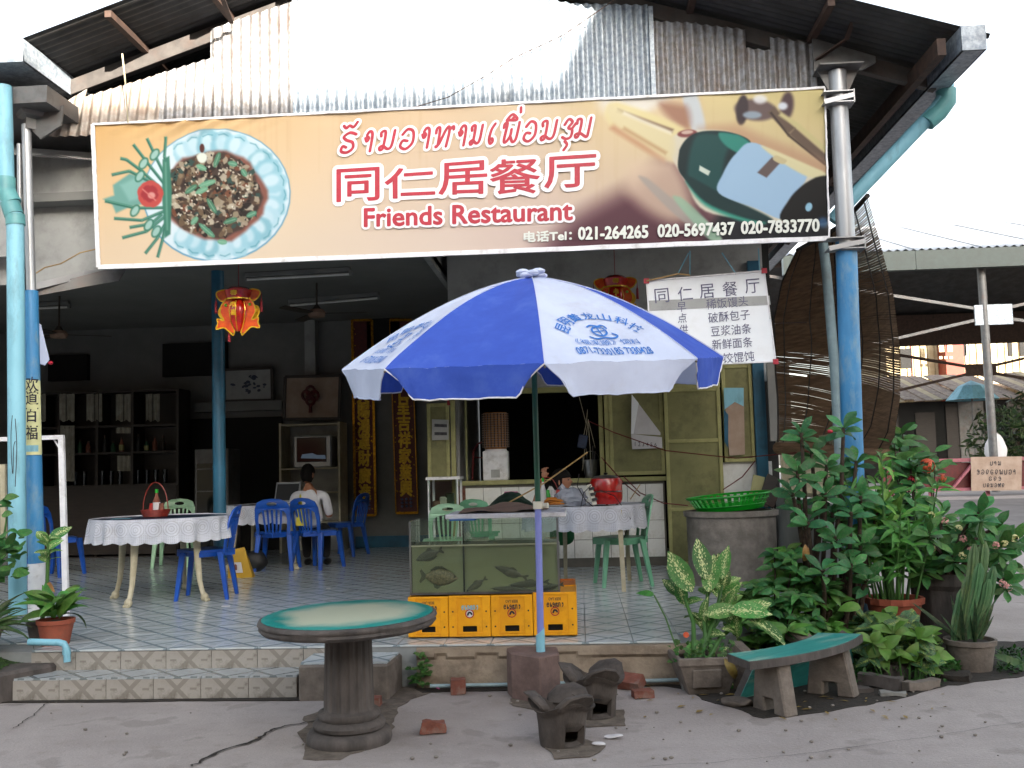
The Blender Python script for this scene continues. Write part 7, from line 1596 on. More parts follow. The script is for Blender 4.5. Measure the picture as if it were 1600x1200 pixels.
# ---------------------------------------------------------------- well ring with the green basin
wc = G(1145, 905, FL); wc = Vector((P(1145, 880, 9.35).x, 9.35, FL)); wt_ = P(1145, 800, 9.0).z
wr_ = thing('concrete_ring', 'grey round concrete water tank with a thick lip in front of the low wall', 'water tank', wc)
put('tank_wall', M().lathe([(.40, 0), (.405, wt_ - FL - .05)], wc, 48), K['concrete_pale'], wr_); put('tank_lip', M().lathe([(.405, wt_ - FL - .055), (.43, wt_ - FL - .045), (.432, wt_ - FL), (.37, wt_ - FL + .003), (.37, wt_ - FL - .2)], wc, 48), K['concrete_pale'], wr_); put('tank_water', M().lathe([(0, wt_ - FL - .15), (.37, wt_ - FL - .15)], wc, 32), K['black'], wr_)
bc_ = Vector((wc.x + .0, wc.y - .0, wt_ + .006)); bs = thing('green_basin', 'bright green plastic mesh basin tilted on the water tank', 'basin', bc_); Rb = Matrix.Rotation(R_(-4.5), 3, 'Y')
def bsf(r, z, a): return bc_ + Rb @ Vector((r * math.cos(a), r * math.sin(a), z))
mb = M()
for lo, hi, nm in ((0, 1, 'basin_side'),):
    N = 72; rows = [(.30, .0), (.325, .045), (.355, .09), (.38, .13)]
    for j in range(len(rows) - 1):
        for i in range(N):
            if i % 2 == 0 or j == 0:
                a0, a1 = 2 * math.pi * i / N, 2 * math.pi * (i + 1) / N; mb.add([bsf(rows[j][0], rows[j][1], a0), bsf(rows[j][0], rows[j][1], a1), bsf(rows[j + 1][0], rows[j + 1][1], a1), bsf(rows[j + 1][0], rows[j + 1][1], a0)], [(0, 1, 2, 3)])
o = put('basin_side', mb, K['basin_green'], bs)
put('basin_floor', M().poly([bsf(.30, .0, 2 * math.pi * i / 48) for i in range(48)]), K['basin_green'], bs)
for r, z, w_ in ((.385, .132, .010), (.357, .09, .004), (.328, .045, .004)): put('basin_rim', M().tube([bsf(r, z, 2 * math.pi * i / 64) for i in range(65)], w_, 6, cap=False), K['basin_green'], bs)
wdm = [((1178, 790), (1186, 744), 'pale offcut of board leaning behind the green basin', 'olive'), ((1190, 790), (1208, 744), 'dark plank leaning behind the green basin', 'wood_dark'), ((1200, 790), (1212, 760), 'short brown plank behind the green basin', 'steel_rust')]
for a, b, lb, mm in wdm: single('plank', M().bar(P(*a, 10.4), P(*b, 10.5), .12, .02, up=(0, 1, 0)), K[mm], lb, 'plank')
# ================================================================ PLANTS
def leaf_mesh(name, L_, W, droop, fold=.25, n=8, shape='ov', mat_=None, wavy=0, rise=0):
    vs = []; fs = []
    for i in range(n + 1):
        t = i / n
        if shape == 'ov': w_ = math.sin(math.pi * t ** .85) ** .8
        elif shape == 'ob': w_ = math.sin(math.pi * t ** 1.35) ** .7
        elif shape == 'lance': w_ = math.sin(math.pi * t ** .7) ** .9
        else: w_ = (1 - t ** 3) * (.7 + .5 * t)
        w_ = max(w_, .03) * W / 2; a = rise - droop * t; 
        x = 0; z = 0
        for k in range(int(t * 20)): x += L_ / 20 * math.cos(rise - droop * (k / 20)); z += L_ / 20 * math.sin(rise - droop * (k / 20))
        wv = wavy * math.sin(t * 16)
        vs += [(x, -w_, z + w_ * fold + wv), (x, -w_ * .5, z + w_ * fold * .35), (x, 0, z), (x, w_ * .5, z + w_ * fold * .35), (x, w_, z + w_ * fold - wv)]
    for i in range(n):
        for j in range(4): fs.append((i * 5 + j, (i + 1) * 5 + j, (i + 1) * 5 + j + 1, i * 5 + j + 1))
    m = M(); m.add(vs, fs); return m.mesh(name, mat_, ang=180, weld=False)
LM = {}
def lm(kind, mat_key, L_, W, shape, droops=(.3, .8, 1.3), **k):
    LM[kind] = [leaf_mesh('leaf', L_, W, d, shape=shape, mat_=LF[mat_key], **k) for d in droops]
lm('dief', 'dief', 1, .46, 'ov', (.2, .7, 1.3), wavy=.012); lm('broad', 'broad', 1, .26, 'lance', (.7, 1.3, 1.9)); lm('milii', 'milii', 1, .42, 'ob', (.3, .7, 1.1), n=6)
lm('bush', 'bush', 1, .40, 'lance', (.2, .6, 1.0), n=5); lm('bamboo', 'bamboo', 1, .2, 'lance', (.4, .9, 1.4), n=5); lm('ixora', 'ixora', 1, .42, 'ov', (.2, .6, 1), n=5)
lm('ade', 'ade', 1, .42, 'ob', (.1, .5, .9), n=6); lm('croton', 'croton', 1, .55, 'ov', (.3, .8, 1.3), n=6, wavy=.02); lm('snake', 'snake', 1, .12, 'strap', (.05, .2, .45), fold=.5); lm('strap', 'grass', 1, .07, 'lance', (.8, 1.5, 2.2), fold=.5); lm('weed', 'weed', 1, .5, 'ov', (.3, .8), n=4); lm('dry', 'dry', 1, .3, 'ov', (1.2, 2.2), n=5)
class Plant:
    """leaves up to `cap` are objects of their own, the rest one mesh"""
    def __init__(s, t, cap=300, name='leaf', lean=1.0): s.lean = lean; s.t = t; s.n = 0; s.cap = cap; s.rest = M(); s.restmat = None; s.name = name
    def leaf(s, kind, p, az, el, L_, roll=0, v=None, w_=1):
        me_ = random.choice(LM[kind]) if v is None else LM[kind][v]
        # leaves turn their faces up and toward the open street, where the light comes from
        x_ = Vector((math.cos(az) * math.cos(el), math.sin(az) * math.cos(el), math.sin(el)))
        nn = Vector((U_(-.45, .45), U_(-1.0, -.35) * s.lean, U_(.35, 1.0))); nn = nn - x_ * nn.dot(x_)
        if nn.length < .15: nn = x_.orthogonal()
        z_ = nn.normalized(); y_ = z_.cross(x_)
        mw = Matrix.Translation(p) @ Matrix((x_, y_, z_)).transposed().to_4x4() @ Matrix.Rotation(roll * .5, 4, 'X') @ Matrix.Diagonal((L_, L_ * w_, L_, 1))
        if s.n < s.cap:
            o = bpy.data.objects.new(s.name, me_); col.objects.link(o); o.parent = s.t; o.matrix_basis = Matrix.Translation(-s.t.location) @ mw; s.n += 1
        else:
            s.rest.add([mw @ v_.co for v_ in me_.vertices], [tuple(p_.vertices) for p_ in me_.polygons]); s.restmat = me_.materials[0]
    def done(s):
        if s.rest.v: o = put('small_leaves', s.rest, s.restmat, s.t, weld=False, ang=180); o['kind'] = 'stuff'
def pot_round(par, c, r, h, m_, wavy=0, name='pot', rb=.72):
    return put(name, M().lathe([(r * rb, 0), (r * .95, h * .82), (r * 1.02, h * .84), (r * 1.04, h), (r * .93, h), (r * .9, h * .88)], c, 48, f=(lambda rr_, z, a: rr_ * (1 + (wavy * math.cos(a * 16) if z > h * .83 else 0)))), m_, par, ang=40)
def soil_disc(par, c, r): return put('potting_soil', rough(M().lathe([(0, .015), (r * .5, .012), (r, 0)], c, 24), .008, 20), K['soil'], par)
U_ = random.uniform
def rosette(pl, kind, p, n, L_, el=(.1, .9), v=None):
    a0 = U_(0, 6)
    for i in range(n): pl.leaf(kind, p, a0 + i * 2.4, U_(*el), L_ * U_(.75, 1.15), U_(-.3, .3), v)
# --- left group
c = G(108, 996, FL); T1 = thing('broad_leaf_plant', 'glossy green plant with long arching leaves in a terracotta pot on the step corner', 'potted plant', Vector((G(108, 1000, FL).x, 6.6, FL)))
c = T1.location.copy(); pot_round(T1, c, .12, .17, K['terracotta']); soil_disc(T1, c + Vector((0, 0, .145)), .10); p1 = Plant(T1)
for i in range(34): a = i * 2.4 + U_(-.2, .2); p1.leaf('broad', c + Vector((math.cos(a) * .02, math.sin(a) * .02, .17 + .004 * i)), a, U_(.4, 1.2), U_(.17, .27), U_(-.2, .2))
p1.done()
c = Vector((G(72, 1000, FL).x, 6.72, FL)); T2 = thing('speckled_plant', 'tall bare stemmed plant with a tuft of pale speckled leaves beside the blue column', 'potted plant', c)
pot_round(T2, c, .09, .14, K['concrete_dark']); soil_disc(T2, c + Vector((0, 0, .12)), .07); top = P(76, 842, c.y)
put('stem', M().tube([c + Vector((0, 0, .1)), c.lerp(top, .4) + Vector((.02, 0, 0)), top], [.016, .014, .009], 8), K['stem_green'], T2); p2 = Plant(T2)
for i in range(13): a = i * 2.4; p2.leaf('dief', top - Vector((0, 0, .013 * i)), a, U_(.1, .9), U_(.08, .13), 0)
for (px, py, az, l_) in ((76, 842, .6, .17), (74, 845, 2.7, .15), (80, 960, -.3, .14)): p2.leaf('dief', P(px, py, c.y), az, .5, l_, 0, 0)
p2.leaf('dry', P(75, 910, c.y), -1, -.2, .12); p2.done()
c = Vector((G(28, 1010, .22).x - .02, 6.3, .17)); T3 = thing('strap_leaf_plant', 'tangle of thin strap leaves in a flared brown pot at the edge of the bed', 'potted plant', c)
put('pot', M().lathe([(.12, 0), (.17, .22), (.19, .23), (.19, .255), (.16, .255), (.15, .2)], c, 4 * 8), K['concrete'], T3); soil_disc(T3, c + Vector((0, 0, .22)), .15); p3 = Plant(T3)
for i in range(110): a = U_(0, 6.3); p3.leaf('strap', c + Vector((math.cos(a) * U_(0, .1), math.sin(a) * U_(0, .1), .22)), a, U_(.3, 1.4), U_(.18, .42), U_(-.5, .5))
p3.done()
c = Vector((P(-18, 900, 6.6).x, 6.6, .2)); T4 = thing('round_leaf_plant', 'dark round leaved plant rising at the picture edge beside the pale downpipe', 'plant', c); put('stem', M().tube([c, c + Vector((.03, 0, .3)), P(4, 850, 6.6), P(12, 800, 6.6)], [.012, .01, .008, .005], 6), K['stem_green'], T4); p4 = Plant(T4)
for i in range(46): q = P(U_(-12, 34), U_(835, 905), 6.6 + U_(-.15, .15)); p4.leaf('ixora', q, U_(0, 6.3), U_(-.2, .9), U_(.07, .13), U_(-.5, .5), w_=1.9)
for i in range(6): p4.leaf('ixora', P(U_(-8, 6), U_(770, 805), 6.6), U_(-1, 1), U_(0, .5), U_(.07, .11), w_=1.5)
p4.done()
# --- square planter with the dieffenbachia
c = Vector((P(1100, 1070, 6.2).x, 6.2, 0)); T5 = thing('speckled_plant', 'pale speckled large leaved plant in a square moulded concrete planter beside the porch', 'potted plant', c)
hp = P(1100, 1010, 6.4).z; put('planter', M().lathe([(.17, 0), (.25, hp - .05), (.262, hp - .045), (.265, hp), (.225, hp), (.215, hp - .06)], c, 4), K['concrete'], T5, smooth=False, bevel=.01).data.transform(Matrix.Rotation(R_(45 + 6), 4, 'Z'))
for k in range(3):
    pm = M(); pm.box((-.06 + .06 * k, -.155, hp * .45), (.01, .012, hp * .55)); 
put('planter_relief', M().box(c + Vector((0, -.165, hp * .45)), (.17, .012, hp * .5), rot=Matrix.Rotation(R_(6), 3, 'Z') @ Matrix.Rotation(R_(12), 3, 'X')), K['concrete'], T5, bevel=.004)
soil_disc(T5, c + Vector((0, 0, hp - .04)), .17); p5 = Plant(T5)
for (px, py, d_, n_, L_) in ((1068, 930, .0, 5, .26), (1108, 900, .12, 7, .30), (1128, 915, .05, 5, .22), (1135, 950, -.02, 6, .25), (1150, 975, -.1, 6, .26), (1100, 970, -.15, 6, .22)):
    q = P(px, py, 6.5 + d_); put('stem', M().tube([c + Vector((U_(-.06, .06), U_(-.05, .05), hp - .05)), (c + Vector((0, 0, hp))).lerp(q, .5) + Vector((U_(-.03, .03), 0, 0)), q], [.017, .014, .01], 8), K['stem_green'], T5)
    for i in range(n_): p5.leaf('dief', q - Vector((0, 0, .02 * i)), U_(0, 6.3), U_(.3, 1.3), L_ * U_(.6, .9), U_(-.3, .3))
for (px, py, az, el, L_, v_) in ((1082, 925, 2.6, 1.0, .30, 0), (1102, 905, 1.9, 1.25, .27, 0), (1106, 925, .9, 1.2, .25, 0), (1128, 905, .8, 1.25, .22, 0), (1140, 955, -.2, .1, .27, 1), (1090, 1000, -1.9, -.6, .26, 1), (1135, 1010, -1.5, -.9, .3, 1), (1150, 960, .1, .3, .24, 0), (1170, 968, -.5, -.3, .28, 1), (1100, 960, .1, .15, .24, 0)): p5.leaf('dief', P(px, py, 6.3), az, el, L_, 0, v_)
q = P(1022, 930, 6.2); put('stem', M().tube([c + Vector((-.15, -.05, hp)), P(1040, 965, 6.2), q], .005, 6), K['stem_green'], T5); p5.leaf('broad', q, 3.0, .3, .12, 0, 0, 1.5); p5.leaf('dry', c + Vector((.1, -.2, hp)), -1, -.6, .18)
for i in range(70): a = U_(0, 6.3); p5.leaf('weed', c + Vector((U_(-.2, .2), U_(-.2, 0), hp + U_(-.03, .08))), a, U_(-.2, 1), U_(.03, .06))
p5.done(); single('orange_cap', M().cyl(P(1072, 992, 6.25), P(1072, 992, 6.22), .018, n=14), K['petal_orange'], 'small round orange cap pushed in the square planter', 'cap')
# --- leafy bush behind the bench
c = Vector((P(1215, 1000, 6.9).x, 6.9, 0)); T6 = thing('leafy_bush', 'dense low bush of dark green pointed leaves behind the curved bench', 'bush', c); p6 = Plant(T6, 300)
twigs = []
for i in range(190):
    while True:
        u, v, w_ = U_(-1, 1), U_(-1, 1), U_(0, 1)
        if u * u + v * v + (w_) ** 2 < 1.0 and (u * u + v * v + w_ * w_ > .35 or v < -.3): break
    px = 1240 + 92 * u; q = P(px, 1000, 6.85 + v * .38); q.z = .14 + .66 * w_ * (1 - .15 * abs(u)) + .06 * noise.noise(Vector((u * 3, v * 3, 1))); twigs.append(q)
twigs.sort(key=lambda q: q.y - q.z * .5)
for q in twigs:
    n_ = random.randint(5, 7); a0 = U_(0, 6.3)
    for i in range(n_): p6.leaf('bush', q, a0 + i * 6.28 / n_ + U_(-.2, .2), U_(-.35, .5), U_(.085, .13), U_(-.3, .3))
for i in range(14): q = twigs[i * 5]; put('twig', M().tube([c + Vector((U_(-.15, .15), U_(-.1, .1), 0)), c.lerp(q, .55) + Vector((0, 0, .05)), q], [.012, .008, .004], 5), K['stem_brown'], T6)
rosette(p6, 'broad', P(1232, 985, 6.45), 9, .2, (-.1, .6)); p6.done()
# --- crown of thorns clump
c = Vector((P(1290, 990, 7.0).x, 7.0, 0)); T7 = thing('thorny_shrub', 'tall clump of spiny brown stems topped with green leaf rosettes before the blue post', 'shrub', c); p7 = Plant(T7, 300)
tops = [(1252, 676, 6.9), (1318, 668, 6.95), (1246, 735, 6.8), (1292, 726, 6.85), (1338, 720, 7.05), (1268, 706, 7.0), (1238, 770, 6.75), (1290, 770, 6.8), (1345, 775, 6.8), (1330, 800, 6.7), (1262, 815, 6.7), (1306, 838, 6.62), (1345, 850, 6.75), (1250, 790, 7.1), (1300, 800, 7.1), (1285, 890, 6.55), (1330, 880, 6.65), (1362, 840, 6.9), (1370, 800, 7.0), (1318, 745, 7.1), (1355, 905, 6.7)]
for (px, py, Y) in tops:
    q = P(px, py, Y); b0 = c + Vector((U_(-.10, .10) + (px - 1295) * .0016, U_(-.12, .12), 0)); pts = [b0, b0.lerp(q, .35) + Vector((U_(-.02, .02), U_(-.02, .02), 0)), b0.lerp(q, .7) + Vector((U_(-.02, .02), 0, 0)), q]
    tb_ = M().tube(pts, [.020, .018, .015, .012], 8)
    for k in range(60):
        t = U_(.05, .97) * 3; i = min(int(t), 2); cc = pts[i].lerp(pts[i + 1], t - i); a = U_(0, 6.3); d = Vector((math.cos(a), math.sin(a), .2)); e = Vector((-d.y, d.x, 0)) * .0035; tb_.add([cc + d * .012 + e, cc + d * .012 - e, cc + d * .038], [(0, 1, 2)])
    put('stem', tb_, K['stem_brown'], T7, weld=False)
    n_ = random.randint(8, 11); a0 = U_(0, 6)
    for i in range(n_): p7.leaf('milii', q - Vector((0, 0, .006 * i)), a0 + i * 2.4, .9 - .11 * i + U_(-.15, .15), U_(.12, .18))
for i in range(12): q = P(U_(1240, 1370), U_(740, 940), U_(6.65, 7.0)); p7.leaf('milii', q, U_(0, 6.3), U_(-.2, .6), U_(.10, .17))
p7.leaf('dry', P(1258, 850, 6.6), -1.6, -1.0, .16); p7.done()
put('red_flower', M().sph(P(1297, 674, 6.9), (.02, .015, .014), 8, 6), K['print_red'], T7)
# --- bamboo like plant in a wavy rimmed pot
c = Vector((P(1397, 940, 7.0).x, 7.0, P(1397, 965, 7.0).z - .12)); T8 = thing('bamboo_plant', 'bushy bright green narrow leaved plant in a terracotta pot with a wavy rim', 'potted plant', c)
pot_round(T8, c, .185, .26, K['terracotta'], .03); soil_disc(T8, c + Vector((0, 0, .225)), .165); put('pot_stand', M().b2((c.x - .16, c.y - .14, 0), (c.x + .16, c.y + .14, c.z - .001)), K['concrete_dark'], T8); p8 = Plant(T8, 300)
for i in range(30):
    a = U_(0, 6.3); r = U_(0, .15); b0 = c + Vector((r * math.cos(a), r * math.sin(a), .23)); hh = U_(.45, 1.02) * (1.05 - r); q = b0 + Vector((math.cos(a) * r * 1.4, math.sin(a) * r * 1.4, hh)); pts = [b0, b0.lerp(q, .5) + Vector((U_(-.03, .03), 0, 0)), q]; put('cane', M().tube(pts, [.008, .007, .004], 6), K['stem_green'], T8)
    for k in range(19):
        t = U_(.36, 1); cc = b0.lerp(q, t); p8.leaf('bamboo', cc, U_(0, 6.3), U_(-.3, 1.0), U_(.11, .19), U_(-.4, .4))
p8.done()
# --- ixora behind with orange flower heads
c = Vector((P(1440, 900, 7.7).x, 7.7, 0)); T9 = thing('ixora_shrub', 'upright glossy shrub with small orange flower heads behind the bamboo plant', 'shrub', c); p9 = Plant(T9, 260)
for i in range(30):
    px, py = (U_(1385, 1480), U_(700, 860)) if i > 7 else (U_(1392, 1430), U_(672, 740)); q = P(px, py, 7.7 + U_(-.25, .25)); put('branch', M().tube([c + Vector((U_(-.05, .05), 0, 0)), c.lerp(q, .6), q], [.011, .008, .004], 5), K['stem_brown'], T9)
    for k in range(9): p9.leaf('ixora', q + Vector((U_(-.03, .03), U_(-.03, .03), -.02 * k)), k * 2.4 + U_(-.3, .3), U_(-.1, .8), U_(.12, .19))
p9.done()
def flower(par, q, r, m_, n=26):
    m = M()
    for i in range(n):
        d = Vector((random.gauss(0, 1), random.gauss(0, 1), random.gauss(.4, 1))).normalized(); pq = q + d * r; e = d.orthogonal().normalized() * r * .42; f_ = d.cross(e); m.add([pq + e, pq + f_ * .8, pq - e, pq - f_ * .8, pq + d * r * .12], [(0, 1, 4), (1, 2, 4), (2, 3, 4), (3, 0, 4)])
    return put('flower_head', m, m_, par, weld=False, smooth=False)
flower(T9, P(1449, 728, 7.45), .05, K['petal_orange'], 40); flower(T9, P(1472, 747, 7.45), .028, K['petal_orange']); flower(T9, P(1425, 750, 7.45), .03, K['print_red'])
# --- adenium / crown of thorns with pink and cream flowers in a black pot
c = Vector((P(1478, 985, 7.2).x, 7.2, 0)); T10 = thing('flowering_shrub', 'spreading shrub with pink and cream flower clusters in a tall dark pot', 'potted plant', c); zt_p = P(1478, 893, 7.2).z
put('pot', M().lathe([(.15, 0), (.20, zt_p * .8), (.225, zt_p * .86), (.235, zt_p), (.2, zt_p), (.19, zt_p - .05)], c, 8), K['concrete_dark'], T10, smooth=False, bevel=.006); soil_disc(T10, c + Vector((0, 0, zt_p - .04)), .18); p10 = Plant(T10, 280)
ends = [(1430, 850), (1452, 830), (1470, 808), (1500, 835), (1530, 800), (1535, 845), (1560, 850), (1575, 870), (1545, 885), (1490, 868), (1445, 880), (1590, 840), (1510, 870), (1570, 905), (1465, 865), (1515, 820), (1555, 825)]
for (px, py) in ends:
    Y = 7.1 + U_(-.3, .2); q = P(px, py, Y); b0 = c + Vector((U_(-.05, .05), U_(-.05, .05), zt_p - .05)); put('branch', M().tube([b0, b0.lerp(q, .4) + Vector((0, 0, .05)), b0.lerp(q, .8) + Vector((U_(-.04, .04), 0, .02)), q], [.02, .015, .011, .009], 7), K['stem_brown'], T10)
    for i in range(16): p10.leaf('ade', q - Vector((0, 0, .005 * i)), i * 2.4 + U_(-.3, .3), .95 - .1 * i + U_(-.2, .2), U_(.10, .18))
p10.done()
for (px, py, mm) in ((1476, 814, 'petal_pink'), (1498, 826, 'petal_cream'), (1455, 805, 'petal_cream'), (1505, 842, 'petal_pink'), (1517, 860, 'petal_pink'), (1456, 857, 'petal_cream'), (1504, 868, 'petal_cream'), (1570, 850, 'petal_cream'), (1585, 841, 'petal_cream'), (1567, 911, 'petal_pink'), (1575, 918, 'petal_pink'), (1556, 852, 'petal_pink')): flower(T10, P(px, py, 6.85), .024, K[mm], 22)
# --- cactus and snake plant in a round pot
c = G(1530, 1052, 0) + Vector((0, .12, 0)); T11 = thing('cactus_pot', 'columnar green cactus and snake plant leaves growing in a squat grey pot', 'potted plant', c); pot_round(T11, c, .155, .195, K['concrete'], 0, rb=.78); soil_disc(T11, c + Vector((0, 0, .175)), .13)
def cac(b0, q, r, ribs=6):
    N = 10; m = M(); n_ = ribs * 4; vs = []
    for j in range(N + 1):
        t = j / N; cc = b0.lerp(q, t) + Vector((.01 * math.sin(t * 5 + q.x * 9), 0, 0)); k = r * (.8 + .25 * math.sin(t * 2.6)) * (1 if j < N else .35)
        for i in range(n_): a = 2 * math.pi * i / n_; rr_ = k * (1 + .3 * math.cos(a * ribs)) * (1 + .05 * math.sin(t * 60)); vs.append(cc + Vector((math.cos(a) * rr_, math.sin(a) * rr_, 0)))
    m.add(vs, [(j * n_ + i, j * n_ + (i + 1) % n_, (j + 1) * n_ + (i + 1) % n_, (j + 1) * n_ + i) for j in range(N) for i in range(n_)] + [tuple(N * n_ + i for i in range(n_))]); put('cactus_column', m, LF['cactus'], T11, ang=60)
for (px, py, dx_, r) in ((1522, 850, -.04, .030), (1538, 845, .0, .034), (1554, 885, .04, .028), (1510, 900, -.07, .026), (1530, 880, -.02, .03), (1500, 920, -.09, .022), (1545, 905, .03, .024)): cac(c + Vector((dx_, U_(-.04, .05), .17)), P(px, py, c.y + U_(-.04, .04)), r)
p11 = Plant(T11)
for (px, py, az, L_) in ((1505, 1000, 3.0, .42), (1495, 985, 2.8, .40), (1560, 960, .6, .30), (1570, 985, .4, .34), (1515, 990, 3.3, .25), (1555, 1000, .1, .22), (1535, 1000, -1.6, .2)): q = c + Vector((math.cos(az) * .06, math.sin(az) * .05, .17)); p11.leaf('snake', q, az, 1.0 if L_ < .35 else .75, L_ * .9, 0, 0)
for i in range(16): p11.leaf('snake', c + Vector((U_(-.09, .09), U_(-.07, .07), .17)), U_(0, 6.3), U_(1.1, 1.5), U_(.2, .34), U_(-1, 1), 0, .8)
q = P(1534, 815, c.y); put('stem', M().tube([P(1536, 850, c.y), P(1530, 835, c.y), q], .012, 6), K['stem_green'], T11)
for i in range(7): p11.leaf('milii', q, i * .9, U_(.0, .5), U_(.09, .15))
p11.leaf('strap', c + Vector((.12, -.05, .1)), -.3, -.3, .45, 0, 0, 2); p11.done()
# --- croton clump, low leaves, weeds
c = Vector((P(1395, 1010, 6.55).x, 6.55, 0)); T12 = thing('croton_clump', 'low clump of dark curled mottled leaves between the terracotta pot and the rubble', 'plant', c); p12 = Plant(T12, 240)
for i in range(60):
    q = P(U_(1340, 1450), 960, 6.5 + U_(-.2, .35)); q.z = U_(.10, .36) * (1 - .3 * abs(q.x - c.x) / .3); put('stem', M().tube([Vector((q.x * .7 + c.x * .3, q.y, 0)), q], .006, 5), K['stem_green'], T12)
    for k in range(7): p12.leaf('croton', q, k * 2.4 + U_(-.3, .3), U_(-.3, .9), U_(.09, .15))
p12.leaf('broad', P(1345, 950, 6.3), 2.9, .2, .17, 0, 1, 1.7); p12.done()
def weeds(label, boxes, n, L_, name='weeds', kind='weed', key='weed'):
    m = M(); mm = [leaf_mesh('w', 1, .5, d, n=3, mat_=LF[key]) for d in (.3, .9)]
    for i in range(n):
        px0, px1, py0, py1, zz = random.choice(boxes); q = G(U_(px0, px1), U_(py0, py1), 0); q.z = U_(0, zz); me_ = random.choice(mm); l_ = U_(.6, 1.3) * L_
        mw = Matrix.Translation(q) @ Matrix.Rotation(U_(0, 6.3), 4, 'Z') @ Matrix.Rotation(-U_(-.2, 1.3), 4, 'Y') @ Matrix.Diagonal((l_, l_, l_, 1)); m.add([mw @ v_.co for v_ in me_.vertices], [tuple(p_.vertices) for p_ in me_.polygons])
    return struct(name, m, LF[key], 'stuff', weld=False, ang=180)
weeds('', [(1330, 1480, 1030, 1075, .10), (1380, 1470, 1020, 1060, .14), (1300, 1350, 1040, 1070, .06), (1470, 1500, 1040, 1060, .08)], 1700, .035)
weeds('', [(950, 985, 1064, 1072, .05), (1000, 1045, 1062, 1070, .06), (680, 700, 1064, 1070, .05), (1050, 1075, 1060, 1070, .03)], 420, .03)
weeds('', [(1560, 1600, 1020, 1055, .05), (1180, 1300, 1015, 1060, .12)], 500, .04)
c = Vector((P(645, 1050, 6.32).x, 6.32, 0)); T13 = thing('wall_weed', 'leafy green weed growing in the corner between landing and porch wall', 'plant', c); p13 = Plant(T13, 120)
for i in range(14):
    q = Vector((c.x + U_(-.02, .10), 6.28 + U_(-.06, .03), U_(.03, .24)))
    for k in range(6): p13.leaf('weed', q, k * 2.4 + U_(-.4, .4), U_(-.1, .9), U_(.03, .055))
p13.done()
# ================================================================ BAMBOO BLIND
BL_ = thing('bamboo_blind', 'torn brown bamboo roll blind hanging crooked behind the blue post', 'blind', P(1300, 700, 8.5))
edgeL = [(1246, 392), (1222, 440), (1208, 500), (1213, 560), (1216, 620), (1216, 690)]; edgeR = [(1355, 305), (1376, 380), (1396, 460), (1405, 540), (1404, 620), (1398, 680), (1385, 705)]
def alongp(e, t):
    s = t * (len(e) - 1); i = min(int(s), len(e) - 2); f = s - i; return (e[i][0] * (1 - f) + e[i + 1][0] * f, e[i][1] * (1 - f) + e[i + 1][1] * f)
def blp(u, v):
    a = P(*alongp(edgeL, v), 10.2 - .3 * v); b = P(*alongp(edgeR, v), 7.75 - .1 * math.sin(v * 3)); p = a.lerp(b, u)
    return p + Vector((.22 * math.sin(math.pi * u) * math.sin(math.pi * (.15 + .8 * v)), 0, 0)) + noise.noise_vector(Vector((u * 3, v * 4, 2))) * .02
NS = 118; rb_ = random.Random(4)
for i in range(NS):
    v = (i + .5) / NS; pts = [blp(k / 10, v + rb_.uniform(-.0006, .0006)) for k in range(11)]; hw = .0091 * rb_.uniform(.8, 1.1)
    if rb_.random() < .05: pts = pts[rb_.randint(0, 3):]
    m = M(); n = len(pts)
    m.add([p + Vector((0, 0, hw)) for p in pts] + [p - Vector((0, 0, hw)) for p in pts] + [p + Vector((.004, .004, 0)) for p in pts], [(j, j + 1, n + j + 1, n + j) for j in range(n - 1)] + [(j, j + 1, 2 * n + j + 1, 2 * n + j) for j in range(n - 1)] + [(n + j, n + j + 1, 2 * n + j + 1, 2 * n + j) for j in range(n - 1)])
    put('slat', m, K['blind'], BL_, weld=False)
for u in (.06, .22, .4, .58, .76, .93): put('binding_string', M().tube([blp(u, v / 24) + Vector((-.006, -.006, 0)) for v in range(25)], .006, 4), K['wood_dark'], BL_)
put('top_batten', M().tube([blp(0, 0), blp(.5, 0), blp(1, 0)], .022, 6), K['wood_dark'], BL_); rl = [blp(k / 8, 1) - Vector((0, 0, .05)) for k in range(9)]; put('rolled_end', M().tube(rl, .06, 10), K['blind'], BL_)
put('side_hem', M().tube([blp(0, v / 20) for v in range(21)], .012, 5), K['wood_dark'], BL_)
# ================================================================ MARKET HALL BEHIND
H_ = thing('market_hall', 'long open market hall with a pale metal roof, steel posts and cross braces', 'building', (12, 26, .5)); gY = 25.0
zg = P(1500, 405, gY).z; zr2 = zg + 2.2; x0h, x1h = 5.2, 34
def hb(name, a, b, mm, **k): return put(name, M().b2(a, b), K[mm], H_, **k)
n = 0
for i in range(18):
    xa = x0h + i * 1.6; xb = xa + 1.62; m = M(); N = 16
    vs = [(xa + (xb - xa) * k / N, gY - .3 + (0 if r == 0 else 6.0), (zg + .22 if r == 0 else zr2) + .03 * math.cos(k * math.pi)) for r in (0, 1) for k in range(N + 1)]
    m.add(vs, [(k, k + 1, N + 2 + k, N + 1 + k) for k in range(N)]); put('roof_sheet', m, K['hall_roof'], H_, ang=80)
put('roof_back', M().plate([[(x0h, 0), (x1h, 0), (x1h, 6), (x0h, 6)]], .05, lambda x, y, z: Vector((x, gY + 5.75 + y, zr2 - y * .33 + z))), K['hall_roof'], H_)
for i in range(9): hb('gutter', (x0h + i * 3.2, gY - .45, zg - .3), (x0h + i * 3.2 + 3.19, gY - .25, zg + .17), 'hall_gutter')
for i in range(4): hb('purlin', (x0h, gY + .6 + i * 1.4, zg + .1 + i * .45), (x1h, gY + .68 + i * 1.4, zg + .2 + i * .45), 'steel_rust')
